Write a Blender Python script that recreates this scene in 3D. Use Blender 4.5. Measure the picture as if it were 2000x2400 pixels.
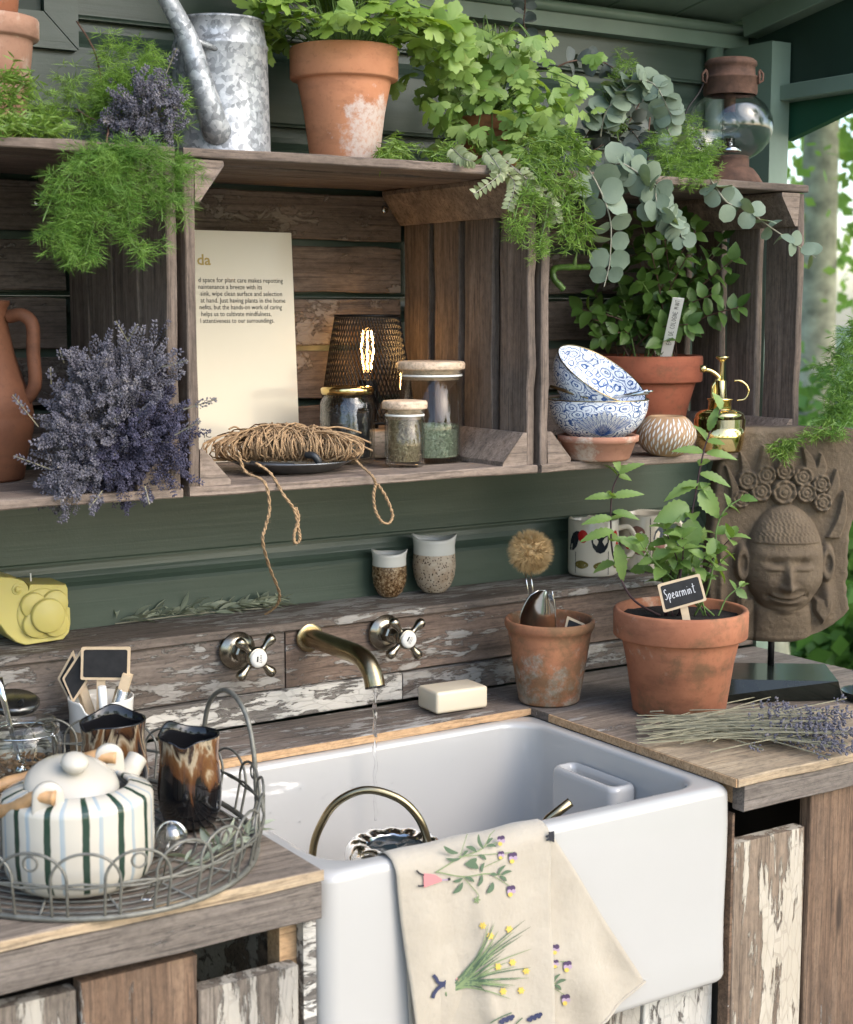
import bpy, math, random
import numpy as np
from mathutils import Vector, Matrix, noise as mnoise
random.seed(7)
for o in list(bpy.data.objects): bpy.data.objects.remove(o)
scene = bpy.context.scene
COL = scene.collection
PI = math.pi; R = math.radians

# ------------------------------------------------------------------ camera
FPX, CXP, CYP = 3712.0, 1000.0, 1200.0          # focal length and centre in photograph pixels
YAW, PIT = R(33.18), R(7.245)
CAM = Vector((0, 0, 1.5))
FW = Vector((math.sin(YAW)*math.cos(PIT), math.cos(YAW)*math.cos(PIT), -math.sin(PIT)))
RT = Vector((math.cos(YAW), -math.sin(YAW), 0)); UP = RT.cross(FW)
FH = Vector((math.sin(YAW), math.cos(YAW), 0))
cam_d = bpy.data.cameras.new('camera'); cam_o = bpy.data.objects.new('camera', cam_d); COL.objects.link(cam_o)
cam_d.sensor_fit = 'HORIZONTAL'; cam_d.sensor_width = 36; cam_d.lens = 36*FPX/2000
cam_d.clip_start = .05; cam_d.clip_end = 500
cam_o.matrix_world = Matrix(((RT.x, UP.x, -FW.x, CAM.x), (RT.y, UP.y, -FW.y, CAM.y), (RT.z, UP.z, -FW.z, CAM.z), (0, 0, 0, 1)))
cam_d.dof.use_dof = True; cam_d.dof.focus_distance = 2.22; cam_d.dof.aperture_fstop = 9.5
scene.camera = cam_o

# ------------------------------------------------------------------ sky, sun, exposure
SUN_AZ, SUN_EL = R(155), R(38)      # azimuth from +Y towards +X, elevation
w = bpy.data.worlds.new('World'); scene.world = w; w.use_nodes = True
nt = w.node_tree; bg = nt.nodes['Background']
sky = nt.nodes.new('ShaderNodeTexSky'); sky.sky_type = 'NISHITA'; sky.sun_disc = False
sky.sun_elevation = SUN_EL; sky.sun_rotation = SUN_AZ; sky.air_density = 1.0; sky.dust_density = 1.9; sky.ozone_density = .8
nt.links.new(sky.outputs[0], bg.inputs[0]); bg.inputs[1].default_value = .15
sl = bpy.data.lights.new('sun', 'SUN'); sl.energy = .5; sl.angle = R(60); sl.color = (1, .99, .98)
so = bpy.data.objects.new('sun', sl); COL.objects.link(so)
sd = Vector((math.sin(SUN_AZ)*math.cos(SUN_EL), math.cos(SUN_AZ)*math.cos(SUN_EL), math.sin(SUN_EL)))
so.rotation_euler = (-sd).to_track_quat('-Z', 'Y').to_euler(); so.location = (3, -4, 6)
vs = scene.view_settings; vs.view_transform = 'Standard'; vs.look = 'None'; vs.exposure = 1.75; vs.gamma = 1; vs.use_curve_mapping = False

# ------------------------------------------------------------------ pixel -> place helpers
def ray(x, y): return FW + RT*((x-CXP)/FPX) - UP*((y-CYP)/FPX)
def onZ(x, y, z): d = ray(x, y); return CAM + d*((z-CAM.z)/d.z)
def onY(x, y, Y): d = ray(x, y); return CAM + d*((Y-CAM.y)/d.y)
def onX(x, y, X): d = ray(x, y); return CAM + d*((X-CAM.x)/d.x)
def onV(x, y, P):                                 # plane through P facing the camera heading
    d = ray(x, y); return CAM + d*((Vector(P)-CAM).dot(FH)/d.dot(FH))

# ------------------------------------------------------------------ object helpers
ABS = {}
def thing(name, label, cat, loc, group=None):
    o = bpy.data.objects.new(name, None); COL.objects.link(o); o.location = loc; o.empty_display_size = .02
    o['label'] = label; o['category'] = cat
    if group: o['group'] = group
    ABS[o] = Vector(loc); return o
def setting(name, loc=(0, 0, 0)):
    o = bpy.data.objects.new(name, None); COL.objects.link(o); o.location = loc; o['kind'] = 'structure'; ABS[o] = Vector(loc); return o
def tag(o, label, cat, group=None):
    o['label'] = label; o['category'] = cat
    if group: o['group'] = group
    return o
def newmesh(name, V, F, mats=None, smooth=False, midx=None):
    me = bpy.data.meshes.new(name)
    me.from_pydata([tuple(v) for v in V], [], F); me.update()
    if smooth: me.polygons.foreach_set('use_smooth', [True]*len(me.polygons))
    if mats is not None:
        for m in (mats if isinstance(mats, (list, tuple)) else [mats]): me.materials.append(m)
    if midx is not None: me.polygons.foreach_set('material_index', midx)
    return me
def part(name, VF, mat, parent=None, smooth=False, origin=None, midx=None):
    """a mesh from world coordinates; parent = thing or part; origin sets the object origin"""
    V, F = VF[0], VF[1]
    pa = ABS[parent] if parent else Vector((0, 0, 0))
    org = Vector(origin) if origin is not None else (pa if parent else Vector((0, 0, 0)))
    me = newmesh(name, [Vector(v)-org for v in V], F, mat, smooth, midx)
    o = bpy.data.objects.new(name, me); COL.objects.link(o); o.parent = parent
    o.location = org-pa; ABS[o] = org
    return o
def inst(name, me, M, parent=None):
    o = bpy.data.objects.new(name, me); COL.objects.link(o); o.parent = parent
    M = M.copy(); p = M.translation.copy()
    M.translation = p-(ABS[parent] if parent else Vector((0, 0, 0))); o.matrix_local = M
    ABS[o] = p; return o
def frame(x, y=None, z=None, o=(0, 0, 0)):
    """matrix with given local x axis and approximate z"""
    x = Vector(x).normalized(); z = Vector(z if z is not None else (0, 0, 1)); yv = z.cross(x)
    if yv.length < 1e-5: yv = Vector((0, 1, 0)).cross(x)
    yv.normalize(); z = x.cross(yv)
    return Matrix(((x.x, yv.x, z.x, o[0]), (x.y, yv.y, z.y, o[1]), (x.z, yv.z, z.z, o[2]), (0, 0, 0, 1)))
def T(*p): return Matrix.Translation(Vector(p[0]) if len(p) == 1 else Vector(p))
def xf(VF, M): return [M @ Vector(v) for v in VF[0]], VF[1]
def join(*parts_):
    V, F = [], []
    for v, f in parts_:
        n = len(V); V += list(v); F += [tuple(i+n for i in q) for q in f]
    return V, F
def box(x0, x1, y0, y1, z0, z1):
    V = [(x, y, z) for x in (x0, x1) for y in (y0, y1) for z in (z0, z1)]
    return V, [(0, 1, 3, 2), (4, 6, 7, 5), (0, 4, 5, 1), (2, 3, 7, 6), (0, 2, 6, 4), (1, 5, 7, 3)]
def rbox(hx, hy, hz, r, n=3):
    """rounded box about the origin"""
    loops = []
    for i in range(n+1):
        a = PI/2*i/n; loops.append((-hz+r-r*math.cos(a), r-r*math.sin(a)))
    prof = [(z, ins) for z, ins in loops]+[(-z, ins) for z, ins in loops[::-1]]
    L = [rrect(hx-i, hy-i, max(r-i, r*.3), z, n) for z, i in prof]
    return loft(L, True, True)
def rrect(hx, hy, r, z, n=4, cx=0, cy=0):
    P = []
    for k, (sx, sy) in enumerate(((1, 1), (-1, 1), (-1, -1), (1, -1))):
        for i in range(n+1):
            a = PI/2*(k+i/n); P.append((cx+sx*(hx-r)+r*math.cos(a), cy+sy*(hy-r)+r*math.sin(a), z))
    return P
def loft(L, cap0=False, cap1=False):
    V = [p for l in L for p in l]; n = len(L[0]); F = []
    for i in range(len(L)-1):
        for j in range(n):
            F.append((i*n+j, i*n+(j+1) % n, (i+1)*n+(j+1) % n, (i+1)*n+j))
    if cap0: F.append(tuple(range(n-1, -1, -1)))
    if cap1: F.append(tuple(range((len(L)-1)*n, len(L)*n)))
    return V, F
def lathe(prof, seg=40, fn=None):
    """profile of (r, z) turned about z; fn(r, z, a) -> (r, z) bends it"""
    V, F, rows = [], [], []
    for (r, z) in prof:
        if r < 1e-6: rows.append([len(V)]); V.append((0, 0, z)); continue
        row = []
        for j in range(seg):
            a = 2*PI*j/seg; rr, zz = (fn(r, z, a) if fn else (r, z))
            row.append(len(V)); V.append((rr*math.cos(a), rr*math.sin(a), zz))
        rows.append(row)
    for a, b in zip(rows, rows[1:]):
        for j in range(seg):
            k = (j+1) % seg
            if len(a) == 1 and len(b) == 1: break
            if len(a) == 1: F.append((a[0], b[k], b[j]))
            elif len(b) == 1: F.append((a[j], a[k], b[0]))
            else: F.append((a[j], a[k], b[k], b[j]))
    return V, F
def smooth_path(P, n=6, closed=False):
    P = [Vector(p) for p in P]; out = []
    N = len(P)
    for i in range(N if closed else N-1):
        p0, p1, p2, p3 = (P[(i-1) % N], P[i], P[(i+1) % N], P[(i+2) % N]) if closed else (P[max(i-1, 0)], P[i], P[i+1], P[min(i+2, N-1)])
        for k in range(n):
            t = k/n
            out.append(.5*((2*p1)+(p2-p0)*t+(2*p0-5*p1+4*p2-p3)*t*t+(3*p1-p0-3*p2+p3)*t**3))
    if not closed: out.append(P[-1])
    return out
def tube(P, r, seg=8, closed=False, caps=True):
    P = [Vector(p) for p in P]; n = len(P); V, F = [], []
    rr = r if isinstance(r, (list, tuple)) else [r]*n
    t = (P[1]-P[0]).normalized(); u = t.orthogonal().normalized()
    for i in range(n):
        if closed: t = (P[(i+1) % n]-P[i-1]).normalized()
        else: t = (P[min(i+1, n-1)]-P[max(i-1, 0)]).normalized()
        u = (u-t*u.dot(t)); u = u.normalized() if u.length > 1e-6 else t.orthogonal().normalized()
        v = t.cross(u); q = rr[min(int(i*len(rr)/n), len(rr)-1)] if len(rr) != n else rr[i]
        for j in range(seg):
            a = 2*PI*j/seg; V.append(P[i]+u*(q*math.cos(a))+v*(q*math.sin(a)))
    for i in range(n if closed else n-1):
        k = (i+1) % n
        for j in range(seg): F.append((i*seg+j, i*seg+(j+1) % seg, k*seg+(j+1) % seg, k*seg+j))
    if caps and not closed:
        F.append(tuple(range(seg-1, -1, -1))); F.append(tuple(range((n-1)*seg, n*seg)))
    return V, F
def plank_mesh(L, Wd, Th, n=7, jit=.0015, seed=0, chip=0.0):
    """board along local x, width y, thickness z, slightly uneven edges"""
    rnd = random.Random(seed); V, F = [], []
    for i in range(n+1):
        x = -L/2+L*i/n
        if 0 < i < n: x += rnd.uniform(-.3, .3)*L/n
        a, b = rnd.gauss(0, jit), rnd.gauss(0, jit); c = rnd.gauss(0, jit*.5); d = rnd.gauss(0, jit*.5)
        if chip and rnd.random() < .3: a += chip*rnd.random()
        e = min(.0015, Th*.15)
        ya, yb = -Wd/2+a, Wd/2+b
        V += [(x, ya, -Th/2+c+e), (x, ya+e, -Th/2+c), (x, yb-e, -Th/2+c), (x, yb, -Th/2+c+e), (x, yb, Th/2+d-e), (x, yb-e, Th/2+d), (x, ya+e, Th/2+d), (x, ya, Th/2+d-e)]
    for i in range(n):
        for j in range(8): F.append((i*8+j, (i+1)*8+j, (i+1)*8+(j+1) % 8, i*8+(j+1) % 8))
    F.append(tuple(range(8))); F.append(tuple(range(n*8+7, n*8-1, -1)))
    return V, F
_pl = [0]
def plank(name, c, xdir, ydir, L, Wd, Th, mat, parent, n=7, jit=.0012, chip=0.0, tilt=0.0):
    _pl[0] += 1
    V, F = plank_mesh(L, Wd, Th, n, jit, _pl[0], chip)
    x = Vector(xdir).normalized(); y = Vector(ydir).normalized(); z = x.cross(y)
    M = Matrix(((x.x, y.x, z.x, c[0]), (x.y, y.y, z.y, c[1]), (x.z, y.z, z.z, c[2]), (0, 0, 0, 1)))
    if tilt: M = M @ Matrix.Rotation(tilt, 4, 'Z')
    me = newmesh(name, V, F, mat)
    return inst(name, me, M, parent)
def fan(poly): return poly, [tuple(range(len(poly)))]
# ------------------------------------------------------------------ materials
class NT:
    def __init__(s, name):
        s.m = bpy.data.materials.new(name); s.m.use_nodes = True; s.t = s.m.node_tree; s.b = s.t.nodes['Principled BSDF']
        s.out = s.t.nodes['Material Output']
    def n(s, typ, **k):
        d = s.t.nodes.new('ShaderNode'+typ)
        for a, v in k.items():
            if a.startswith('i_'):
                key = a[2:]; key = int(key) if key.isdigit() else key.replace('_', ' ')
                s.set(d.inputs[key], v)
            else: setattr(d, a, v)
        return d
    def set(s, sock, v):
        if isinstance(v, bpy.types.NodeSocket): s.t.links.new(v, sock)
        else: sock.default_value = v
    def coords(s, scale=(1, 1, 1), rnd=True, kind='Object'):
        tc = s.n('TexCoord'); v = tc.outputs[kind]
        if rnd:
            oi = s.n('ObjectInfo'); mu = s.n('Math', operation='MULTIPLY', i_0=oi.outputs['Random'], i_1=37.0)
            v = s.n('VectorMath', operation='ADD', i_0=v, i_1=mu.outputs[0]).outputs[0]
        return s.n('Mapping', i_Vector=v, i_Scale=scale).outputs[0]
    def noise(s, vec, scale=1., detail=5., rough=.6, dist=0.):
        return s.n('TexNoise', i_Vector=vec, i_Scale=scale, i_Detail=detail, i_Roughness=rough, i_Distortion=dist).outputs[0]
    def ramp(s, fac, stops, interp='LINEAR'):
        r = s.n('ValToRGB', i_Fac=fac); e = r.color_ramp.elements; r.color_ramp.interpolation = interp
        while len(e) < len(stops): e.new(.5)
        for q, (p, c) in zip(e, stops):
            q.position = p; q.color = (c, c, c, 1) if isinstance(c, (int, float)) else (*c, 1)
        return r.outputs[0]
    def mix(s, f, a, b, blend='MIX'):
        m = s.n('Mix', data_type='RGBA', blend_type=blend); m.clamp_factor = True
        s.set(m.inputs[0], f); s.set(m.inputs[6], (*a, 1) if isinstance(a, tuple) and len(a) == 3 else a)
        s.set(m.inputs[7], (*b, 1) if isinstance(b, tuple) and len(b) == 3 else b); return m.outputs[2]
    def math(s, op, a, b=0.0, c=None):
        m = s.n('Math', operation=op); s.set(m.inputs[0], a); s.set(m.inputs[1], b)
        if c is not None: s.set(m.inputs[2], c)
        return m.outputs[0]
    def bump(s, h, strength=.3, dist=.002, prev=None):
        b = s.n('Bump', i_Strength=strength, i_Distance=dist, i_Height=h)
        if prev is not None: s.t.links.new(prev, b.inputs['Normal'])
        return b.outputs[0]
    def fin(s, color=None, rough=None, normal=None, metal=None, **k):
        b = s.b
        if color is not None: s.set(b.inputs['Base Color'], (*color, 1) if isinstance(color, tuple) else color)
        if rough is not None: s.set(b.inputs['Roughness'], rough)
        if metal is not None: s.set(b.inputs['Metallic'], metal)
        if normal is not None: s.set(b.inputs['Normal'], normal)
        for a, v in k.items(): s.set(b.inputs[a.replace('_', ' ')], v)
        return s.m
def M_simple(name, c, rough=.5, metal=0., bump=0., bs=60., var=0., vs=8., **k):
    t = NT(name); v = t.coords(); col = (*c, 1); nor = None
    if var:
        n1 = t.noise(v, vs, 5); a = tuple(x*(1-var) for x in c); b = tuple(min(1, x*(1+var)) for x in c)
        col = t.ramp(n1, [(.3, a), (.7, b)])
    if bump: nor = t.bump(t.noise(v, bs, 4), bump)
    t.set(t.b.inputs['Base Color'], col)
    return t.fin(None, rough, nor, metal, **k)
def M_wood(name, dark, mid, light, paint=None, thr=.56, grain=1., rough=.82, dirt=.4, dirtc=(.03, .022, .017), bump=.55, pstretch=(9, 34, 34), paint2=None):
    t = NT(name); tc = t.coords((1, 1, 1))
    def mp(sc): return t.n('Mapping', i_Vector=tc, i_Scale=sc).outputs[0]
    n1 = t.noise(mp((2.4*grain, 60*grain, 60*grain)), 1, 7, .66, .55)
    col = t.ramp(n1, [(.22, dark), (.5, mid), (.82, light)])
    n2 = t.noise(mp((11, 330, 330)), 1, 3, .6, .2)
    col = t.mix(t.ramp(n2, [(.34, .6), (.48, 0.)]), col, tuple(x*.45 for x in dark))
    n3 = t.noise(mp((5, 16, 16)), 1, 6, .68)
    col = t.mix(t.math('MULTIPLY', t.ramp(n3, [(.42, 0.), (.72, 1.)]), dirt), col, dirtc)
    n6 = t.noise(mp((70, 150, 150)), 1, 6, .75)            # crumbly surface, dust in the pores
    col = t.mix(1., col, t.ramp(n6, [(.3, .62), (.5, 1.), (.72, 1.25)]), 'MULTIPLY')
    kd = t.n('TexVoronoi', i_Vector=mp((2.6, 13, 13)), i_Scale=1.).outputs['Distance']
    col = t.mix(t.ramp(kd, [(.05, .8), (.11, 0.)]), col, tuple(x*.35 for x in dark))
    h = t.math('ADD', t.math('ADD', t.math('MULTIPLY', n1, .5), t.math('MULTIPLY', n2, .6)), t.math('MULTIPLY', n6, .5)); rg = rough
    nor = t.bump(h, bump, .0016)
    if paint is not None:
        n4 = t.noise(mp(pstretch), 1, 9, .72, .35); n5 = t.noise(mp((2.2, 7, 7)), 1, 3, .5)
        msk = t.math('ADD', t.math('MULTIPLY', n4, .62), t.math('MULTIPLY', n5, .38))
        cr = t.n('TexVoronoi', feature='DISTANCE_TO_EDGE', i_Vector=mp((28, 95, 95)), i_Scale=1., i_Randomness=1.).outputs[0]
        crk = t.ramp(cr, [(.015, 0.), (.05, 1.)])
        m = t.math('MULTIPLY', t.ramp(msk, [(thr, 0.), (thr+.018, 1.)]), t.math('MAXIMUM', crk, .82))
        pc = t.ramp(n3, [(.35, paint), (.65, paint2 or tuple(x*.72 for x in paint))])
        col = t.mix(m, col, pc); nor = t.bump(m, .9, .0018, nor)
    return t.fin(col, rg, nor)
def M_terracotta(name, c, c2, eff=.0, effc=(.55, .45, .4), moss=0., rough=.86, es=7., zsp=None):
    t = NT(name); v = t.coords((1, 1, 1))
    col = t.ramp(t.noise(v, 11, 6, .65), [(.3, c2), (.68, c)])
    n2 = t.noise(v, 140, 3); col = t.mix(t.ramp(n2, [(.33, .25), (.42, 0.)]), col, tuple(x*.6 for x in c2))
    stain = t.noise(t.n('Mapping', i_Vector=v, i_Scale=(14, 14, 40)).outputs[0], 1, 5, .6)
    col = t.mix(t.ramp(stain, [(.5, 0.), (.72, .5)]), col, tuple(x*.42 for x in c2))
    if eff:
        n3 = t.noise(v, es, 9, .7, .3); m = t.ramp(n3, [(.62-eff*.3, 0.), (.66-eff*.3+.02, .9)])
        fine = t.ramp(t.noise(v, 160, 4, .7), [(.35, .35), (.55, 1.)])
        m = t.math('MULTIPLY', m, fine)
        if zsp: # a bloom that keeps to one patch of the pot: (centre, radius)
            tc = t.n('TexCoord').outputs['Object']
            d = t.n('VectorMath', operation='DISTANCE', i_0=tc, i_1=zsp[0]).outputs['Value']
            dd = t.math('ADD', d, t.math('MULTIPLY', t.math('SUBTRACT', t.noise(v, 26, 8, .72), .5), .11))
            m = t.math('MULTIPLY', t.ramp(t.math('DIVIDE', dd, zsp[1]), [(.82, 1.), (1.0, 0.)]), fine)
        col = t.mix(m, col, effc)
    if moss:
        n4 = t.noise(v, 17, 7, .7); col = t.mix(t.ramp(n4, [(.6-moss*.2, 0.), (.74-moss*.2, .55)]), col, (.07, .065, .03))
    nor = t.bump(t.noise(v, 190, 4), .18, .001); nor = t.bump(t.noise(v, 22, 3), .2, .003, nor)
    return t.fin(col, rough, nor)
def M_leaf(name, a, b, tr=.35, rough=.45, vein=False, hue=.0, tint=1.5):
    t = NT(name); oi = t.n('ObjectInfo').outputs['Random']; v = t.coords()
    f = t.math('ADD', t.math('MULTIPLY', oi, .7), t.math('MULTIPLY', t.noise(v, 70, 3), .4))
    col = t.ramp(f, [(.1, a), (.95, b)])
    nor = t.bump(t.noise(v, 420 if vein else 160, 2), .35, .001)
    t.fin(col, rough, nor)
    tl = t.n('BsdfTranslucent'); tc = t.mix(1., col, (min(1, tint*1.0), min(1, tint), .35), 'MULTIPLY'); t.set(tl.inputs[0], tc)
    ms = t.n('MixShader', i_Fac=tr); t.t.links.new(t.b.outputs[0], ms.inputs[1]); t.t.links.new(tl.outputs[0], ms.inputs[2])
    t.t.links.new(ms.outputs[0], t.out.inputs[0]); return t.m
def M_fine(name, stops, scale=60., rough=.7, tr=0.):
    """colour that changes from tuft to tuft across one mesh"""
    t = NT(name); v = t.coords(); col = t.ramp(t.noise(v, scale, 4, .7), stops); t.fin(col, rough)
    if tr:
        tl = t.n('BsdfTranslucent'); t.set(tl.inputs[0], col); ms = t.n('MixShader', i_Fac=tr)
        t.t.links.new(t.b.outputs[0], ms.inputs[1]); t.t.links.new(tl.outputs[0], ms.inputs[2]); t.t.links.new(ms.outputs[0], t.out.inputs[0])
    return t.m
def M_glass(name, c=(1, 1, 1), rough=0., ior=1.45, bump=0., bs=30.):
    t = NT(name); nor = t.bump(t.noise(t.coords(), bs, 2), bump, .004) if bump else None
    return t.fin(c, rough, nor, None, Transmission_Weight=1., IOR=ior)
def M_thin(name, c=(.97, .98, .975), bump=0., bs=30., k=1.):
    """thin clear wall: mostly see-through, mirror-like at grazing angles"""
    t = NT(name); nor = t.bump(t.noise(t.coords(), bs, 2), bump, .004) if bump else None
    fr = t.n('LayerWeight', i_Blend=.5); tr = t.n('BsdfTransparent'); gl = t.n('BsdfGlossy'); gl.inputs['Roughness'].default_value = .015
    if nor is not None: t.t.links.new(nor, gl.inputs['Normal']); t.t.links.new(nor, fr.inputs['Normal'])
    t.set(tr.inputs[0], (*c, 1)); ms = t.n('MixShader'); t.set(ms.inputs[0], t.math('MULTIPLY', t.math('ADD', t.math('MULTIPLY', t.math('POWER', fr.outputs['Facing'], 2.8), .75), .05), k))
    t.t.links.new(tr.outputs[0], ms.inputs[1]); t.t.links.new(gl.outputs[0], ms.inputs[2]); t.t.links.new(ms.outputs[0], t.out.inputs[0]); t.t.nodes.remove(t.b); return t.m

MT = {}
MT['crate'] = M_wood('crate_wood', (.07, .05, .037), (.155, .115, .088), (.27, .21, .168), dirt=.5, bump=.8)
MT['crate_back'] = M_wood('crate_back_wood', (.06, .045, .036), (.135, .102, .082), (.22, .175, .145), dirt=.6, bump=.9, paint=(.23, .195, .165), thr=.55, pstretch=(18, 30, 30), dirtc=(.045, .034, .028))
MT['crate_light'] = M_wood('crate_cut_wood', (.1, .074, .055), (.22, .166, .128), (.36, .285, .225), dirt=.4)
MT['splash'] = M_wood('weathered_board', (.06, .046, .037), (.165, .132, .108), (.26, .215, .182), paint=(.38, .365, .335), thr=.5, paint2=(.2, .185, .165), dirt=.5, pstretch=(17, 70, 70), bump=.9)
MT['splash_white'] = M_wood('flaking_board', (.07, .06, .052), (.16, .145, .128), (.25, .23, .205), paint=(.56, .54, .49), thr=.475, paint2=(.4, .38, .34), dirt=.4, pstretch=(19, 66, 66), bump=.9)
MT['splash_red'] = M_wood('red_brown_board', (.065, .043, .032), (.165, .115, .086), (.26, .19, .15), paint=(.36, .335, .3), thr=.545, dirt=.5, bump=.9, pstretch=(16, 66, 66))
MT['pine'] = M_wood('pale_sawn_pine', (.2, .14, .085), (.39, .29, .18), (.53, .42, .28), dirt=.6, dirtc=(.15, .12, .09), grain=1.1, bump=.6)
MT['pine_end'] = M_wood('pine_end_grain', (.33, .19, .09), (.47, .3, .16), (.55, .38, .22), dirt=.1, grain=1.6, bump=.3)
MT['counter'] = M_wood('worn_counter_board', (.085, .066, .05), (.21, .165, .125), (.34, .275, .21), paint=(.36, .335, .3), thr=.585, dirt=.55, grain=1.2, bump=.8)
MT['grey_board'] = M_wood('grey_apron_board', (.07, .055, .045), (.165, .138, .115), (.27, .23, .198), paint=(.34, .325, .3), thr=.57, dirt=.5, bump=.8)
MT['cab_red'] = M_wood('red_cabinet_board', (.055, .032, .018), (.165, .1, .06), (.29, .195, .125), paint=(.44, .41, .36), thr=.585, dirt=.6, grain=1.1, pstretch=(6, 40, 40), bump=.9)
MT['cab_cream'] = M_wood('cream_cabinet_board', (.1, .07, .048), (.24, .178, .125), (.37, .29, .215), paint=(.5, .45, .37), thr=.455, paint2=(.42, .37, .29), dirt=.3, pstretch=(5, 34, 34))
MT['cab_grey'] = M_wood('grey_cabinet_board', (.075, .06, .046), (.18, .15, .12), (.28, .24, .195), paint=(.42, .385, .32), thr=.5, paint2=(.3, .28, .245), dirt=.5, pstretch=(6, 30, 30))
MT['inside_shade'] = M_simple('shaded_cabinet_inside', (.02, .016, .012), .9)  # near-black colour stands in for the shade inside cupboards and stand
MT['beige_wood'] = M_wood('beige_lid_wood', (.5, .36, .24), (.62, .47, .33), (.7, .56, .42), dirt=.05, grain=1.5, bump=.15, rough=.6)
t = NT('green_paint'); v = t.coords((1, 1, 1)); a = t.noise(t.n('Mapping', i_Vector=v, i_Scale=(3, 30, 30)).outputs[0], 1, 5)
col = t.ramp(a, [(.3, (.044, .068, .051)), (.7, (.064, .092, .07))])
wv = t.noise(t.n('Mapping', i_Vector=v, i_Scale=(2, 90, 90)).outputs[0], 1, 4, .6, 1.2)
kn = t.noise(t.n('Mapping', i_Vector=v, i_Scale=(5, 9, 9)).outputs[0], 1, 7, .75, .4)
col = t.mix(t.ramp(kn, [(.66, 0.), (.72, .7)]), col, (.025, .045, .022)); col = t.mix(t.ramp(t.noise(v, 4, 6, .7), [(.5, 0.), (.75, .14)]), col, (.13, .145, .125))
nor = t.bump(wv, .25, .0012); nor = t.bump(t.noise(v, 240, 3), .15, .0008, nor)
MT['green'] = t.fin(col, .36, nor)
MT['green_dark'] = M_simple('dark_green_paint', (.012, .03, .02), .5, var=.2)
MT['green_trim'] = M_simple('pale_green_trim', (.16, .22, .17), .45, var=.12, bump=.1)
t = NT('galvanised'); v = t.coords()
vo = t.n('TexVoronoi', i_Vector=v, i_Scale=105., i_Randomness=1.).outputs['Color']
sp = t.n('SeparateColor', i_Color=vo).outputs[0]
vo2 = t.n('TexVoronoi', i_Vector=t.n('VectorMath', operation='ADD', i_0=v, i_1=t.n('VectorMath', operation='SCALE', i_0=t.n('TexNoise', i_Vector=v, i_Scale=90.).outputs['Color'], i_Scale=.012).outputs[0]).outputs[0], i_Scale=150.).outputs['Color']
sp2 = t.n('SeparateColor', i_Color=vo2).outputs[1]
n = t.noise(v, 7, 4)
val = t.math('ADD', t.math('ADD', t.math('MULTIPLY', sp, .3), t.math('MULTIPLY', sp2, .4)), t.math('MULTIPLY', n, .5))
col = t.ramp(val, [(.3, (.15, .16, .17)), (.6, (.27, .285, .3)), (.85, (.46, .475, .49))])
MT['galv'] = t.fin(col, t.ramp(val, [(.3, .6), (.9, .45)]), t.bump(t.noise(v, 40, 3), .12, .003), .45)
MT['tin'] = M_simple('dull_tin', (.2, .21, .22), .42, .9, var=.3, vs=30)
MT['terra'] = M_terracotta('terracotta', (.4, .158, .08), (.29, .105, .052), eff=.14, effc=(.42, .3, .22), moss=.5, es=9.)
MT['terra_big'] = M_terracotta('terracotta_bloom', (.6, .27, .14), (.5, .2, .1), eff=.3, zsp=(Vector((.025, -.062, .035)), .062), effc=(.66, .54, .48))
MT['terra_old'] = M_terracotta('terracotta_aged', (.42, .18, .085), (.28, .11, .055), eff=.32, effc=(.36, .31, .25), moss=.9, es=13)
MT['terra_pale'] = M_terracotta('terracotta_pale', (.4, .235, .165), (.32, .165, .105), eff=.3, effc=(.46, .36, .29))
MT['terra_dark'] = M_terracotta('terracotta_deep', (.36, .11, .055), (.26, .075, .038), moss=.4)
MT['jug'] = M_terracotta('jug_clay', (.26, .105, .05), (.15, .058, .03), eff=.0, rough=.7)
t = NT('saucer_clay'); v = t.coords()
MT['saucer'] = M_terracotta('saucer_terracotta', (.4, .2, .13), (.34, .15, .09), eff=.3, effc=(.5, .4, .31), es=14)
MT['soil'] = M_simple('potting_soil', (.012, .009, .007), .95, var=.6, vs=200, bump=1., bs=300)
MT['sink'] = M_simple('fireclay', (.425, .415, .392), .07, bump=.012, bs=14, var=.012, vs=5, Coat_Weight=.3, Coat_Roughness=.03)
MT['cream'] = M_simple('cream_glaze', (.47, .435, .365), .14, bump=.03, bs=30)
MT['white_glaze'] = M_simple('white_glaze', (.66, .645, .6), .12)
MT['brass'] = M_simple('aged_brass', (.36, .285, .165), .27, 1., var=.18, vs=40, bump=.03, bs=200)
MT['nickel'] = M_simple('aged_nickel', (.30, .27, .215), .24, 1., var=.22, vs=60)
MT['gold'] = M_simple('polished_brass', (.78, .6, .27), .1, 1., var=.06)
MT['chrome'] = M_simple('steel', (.62, .62, .6), .13, 1.)
MT['steel_dark'] = M_simple('dark_steel', (.12, .12, .115), .25, .9, var=.2)
MT['rust'] = M_simple('rusty_iron', (.1, .052, .034), .82, .3, var=.5, vs=45, bump=.5, bs=120)
MT['wire'] = M_simple('grey_green_wire', (.165, .16, .135), .5, .45, var=.3, vs=80, bump=.2, bs=300)
MT['black'] = M_simple('black_metal', (.012, .012, .012), .45, .6)
MT['black_plastic'] = M_simple('black_plastic', (.02, .022, .024), .4)
MT['glass'] = M_thin('clear_glass', k=.85)
MT['glass_wavy'] = M_thin('pressed_glass', (.95, .965, .96), .5, 45, .85)
MT['water'] = M_glass('water', ior=1.33, bump=.15, bs=160)
MT['soap'] = M_simple('cream_soap', (.62, .545, .41), .42, Subsurface_Weight=.25, Subsurface_Radius=(.01, .008, .005), Subsurface_Scale=.6, bump=.06, bs=30)
MT['wax'] = M_simple('yellow_wax', (.55, .475, .15), .5, bump=.05, bs=40, Subsurface_Weight=.35, Subsurface_Radius=(.012, .009, .002), Subsurface_Scale=.5)
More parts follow.
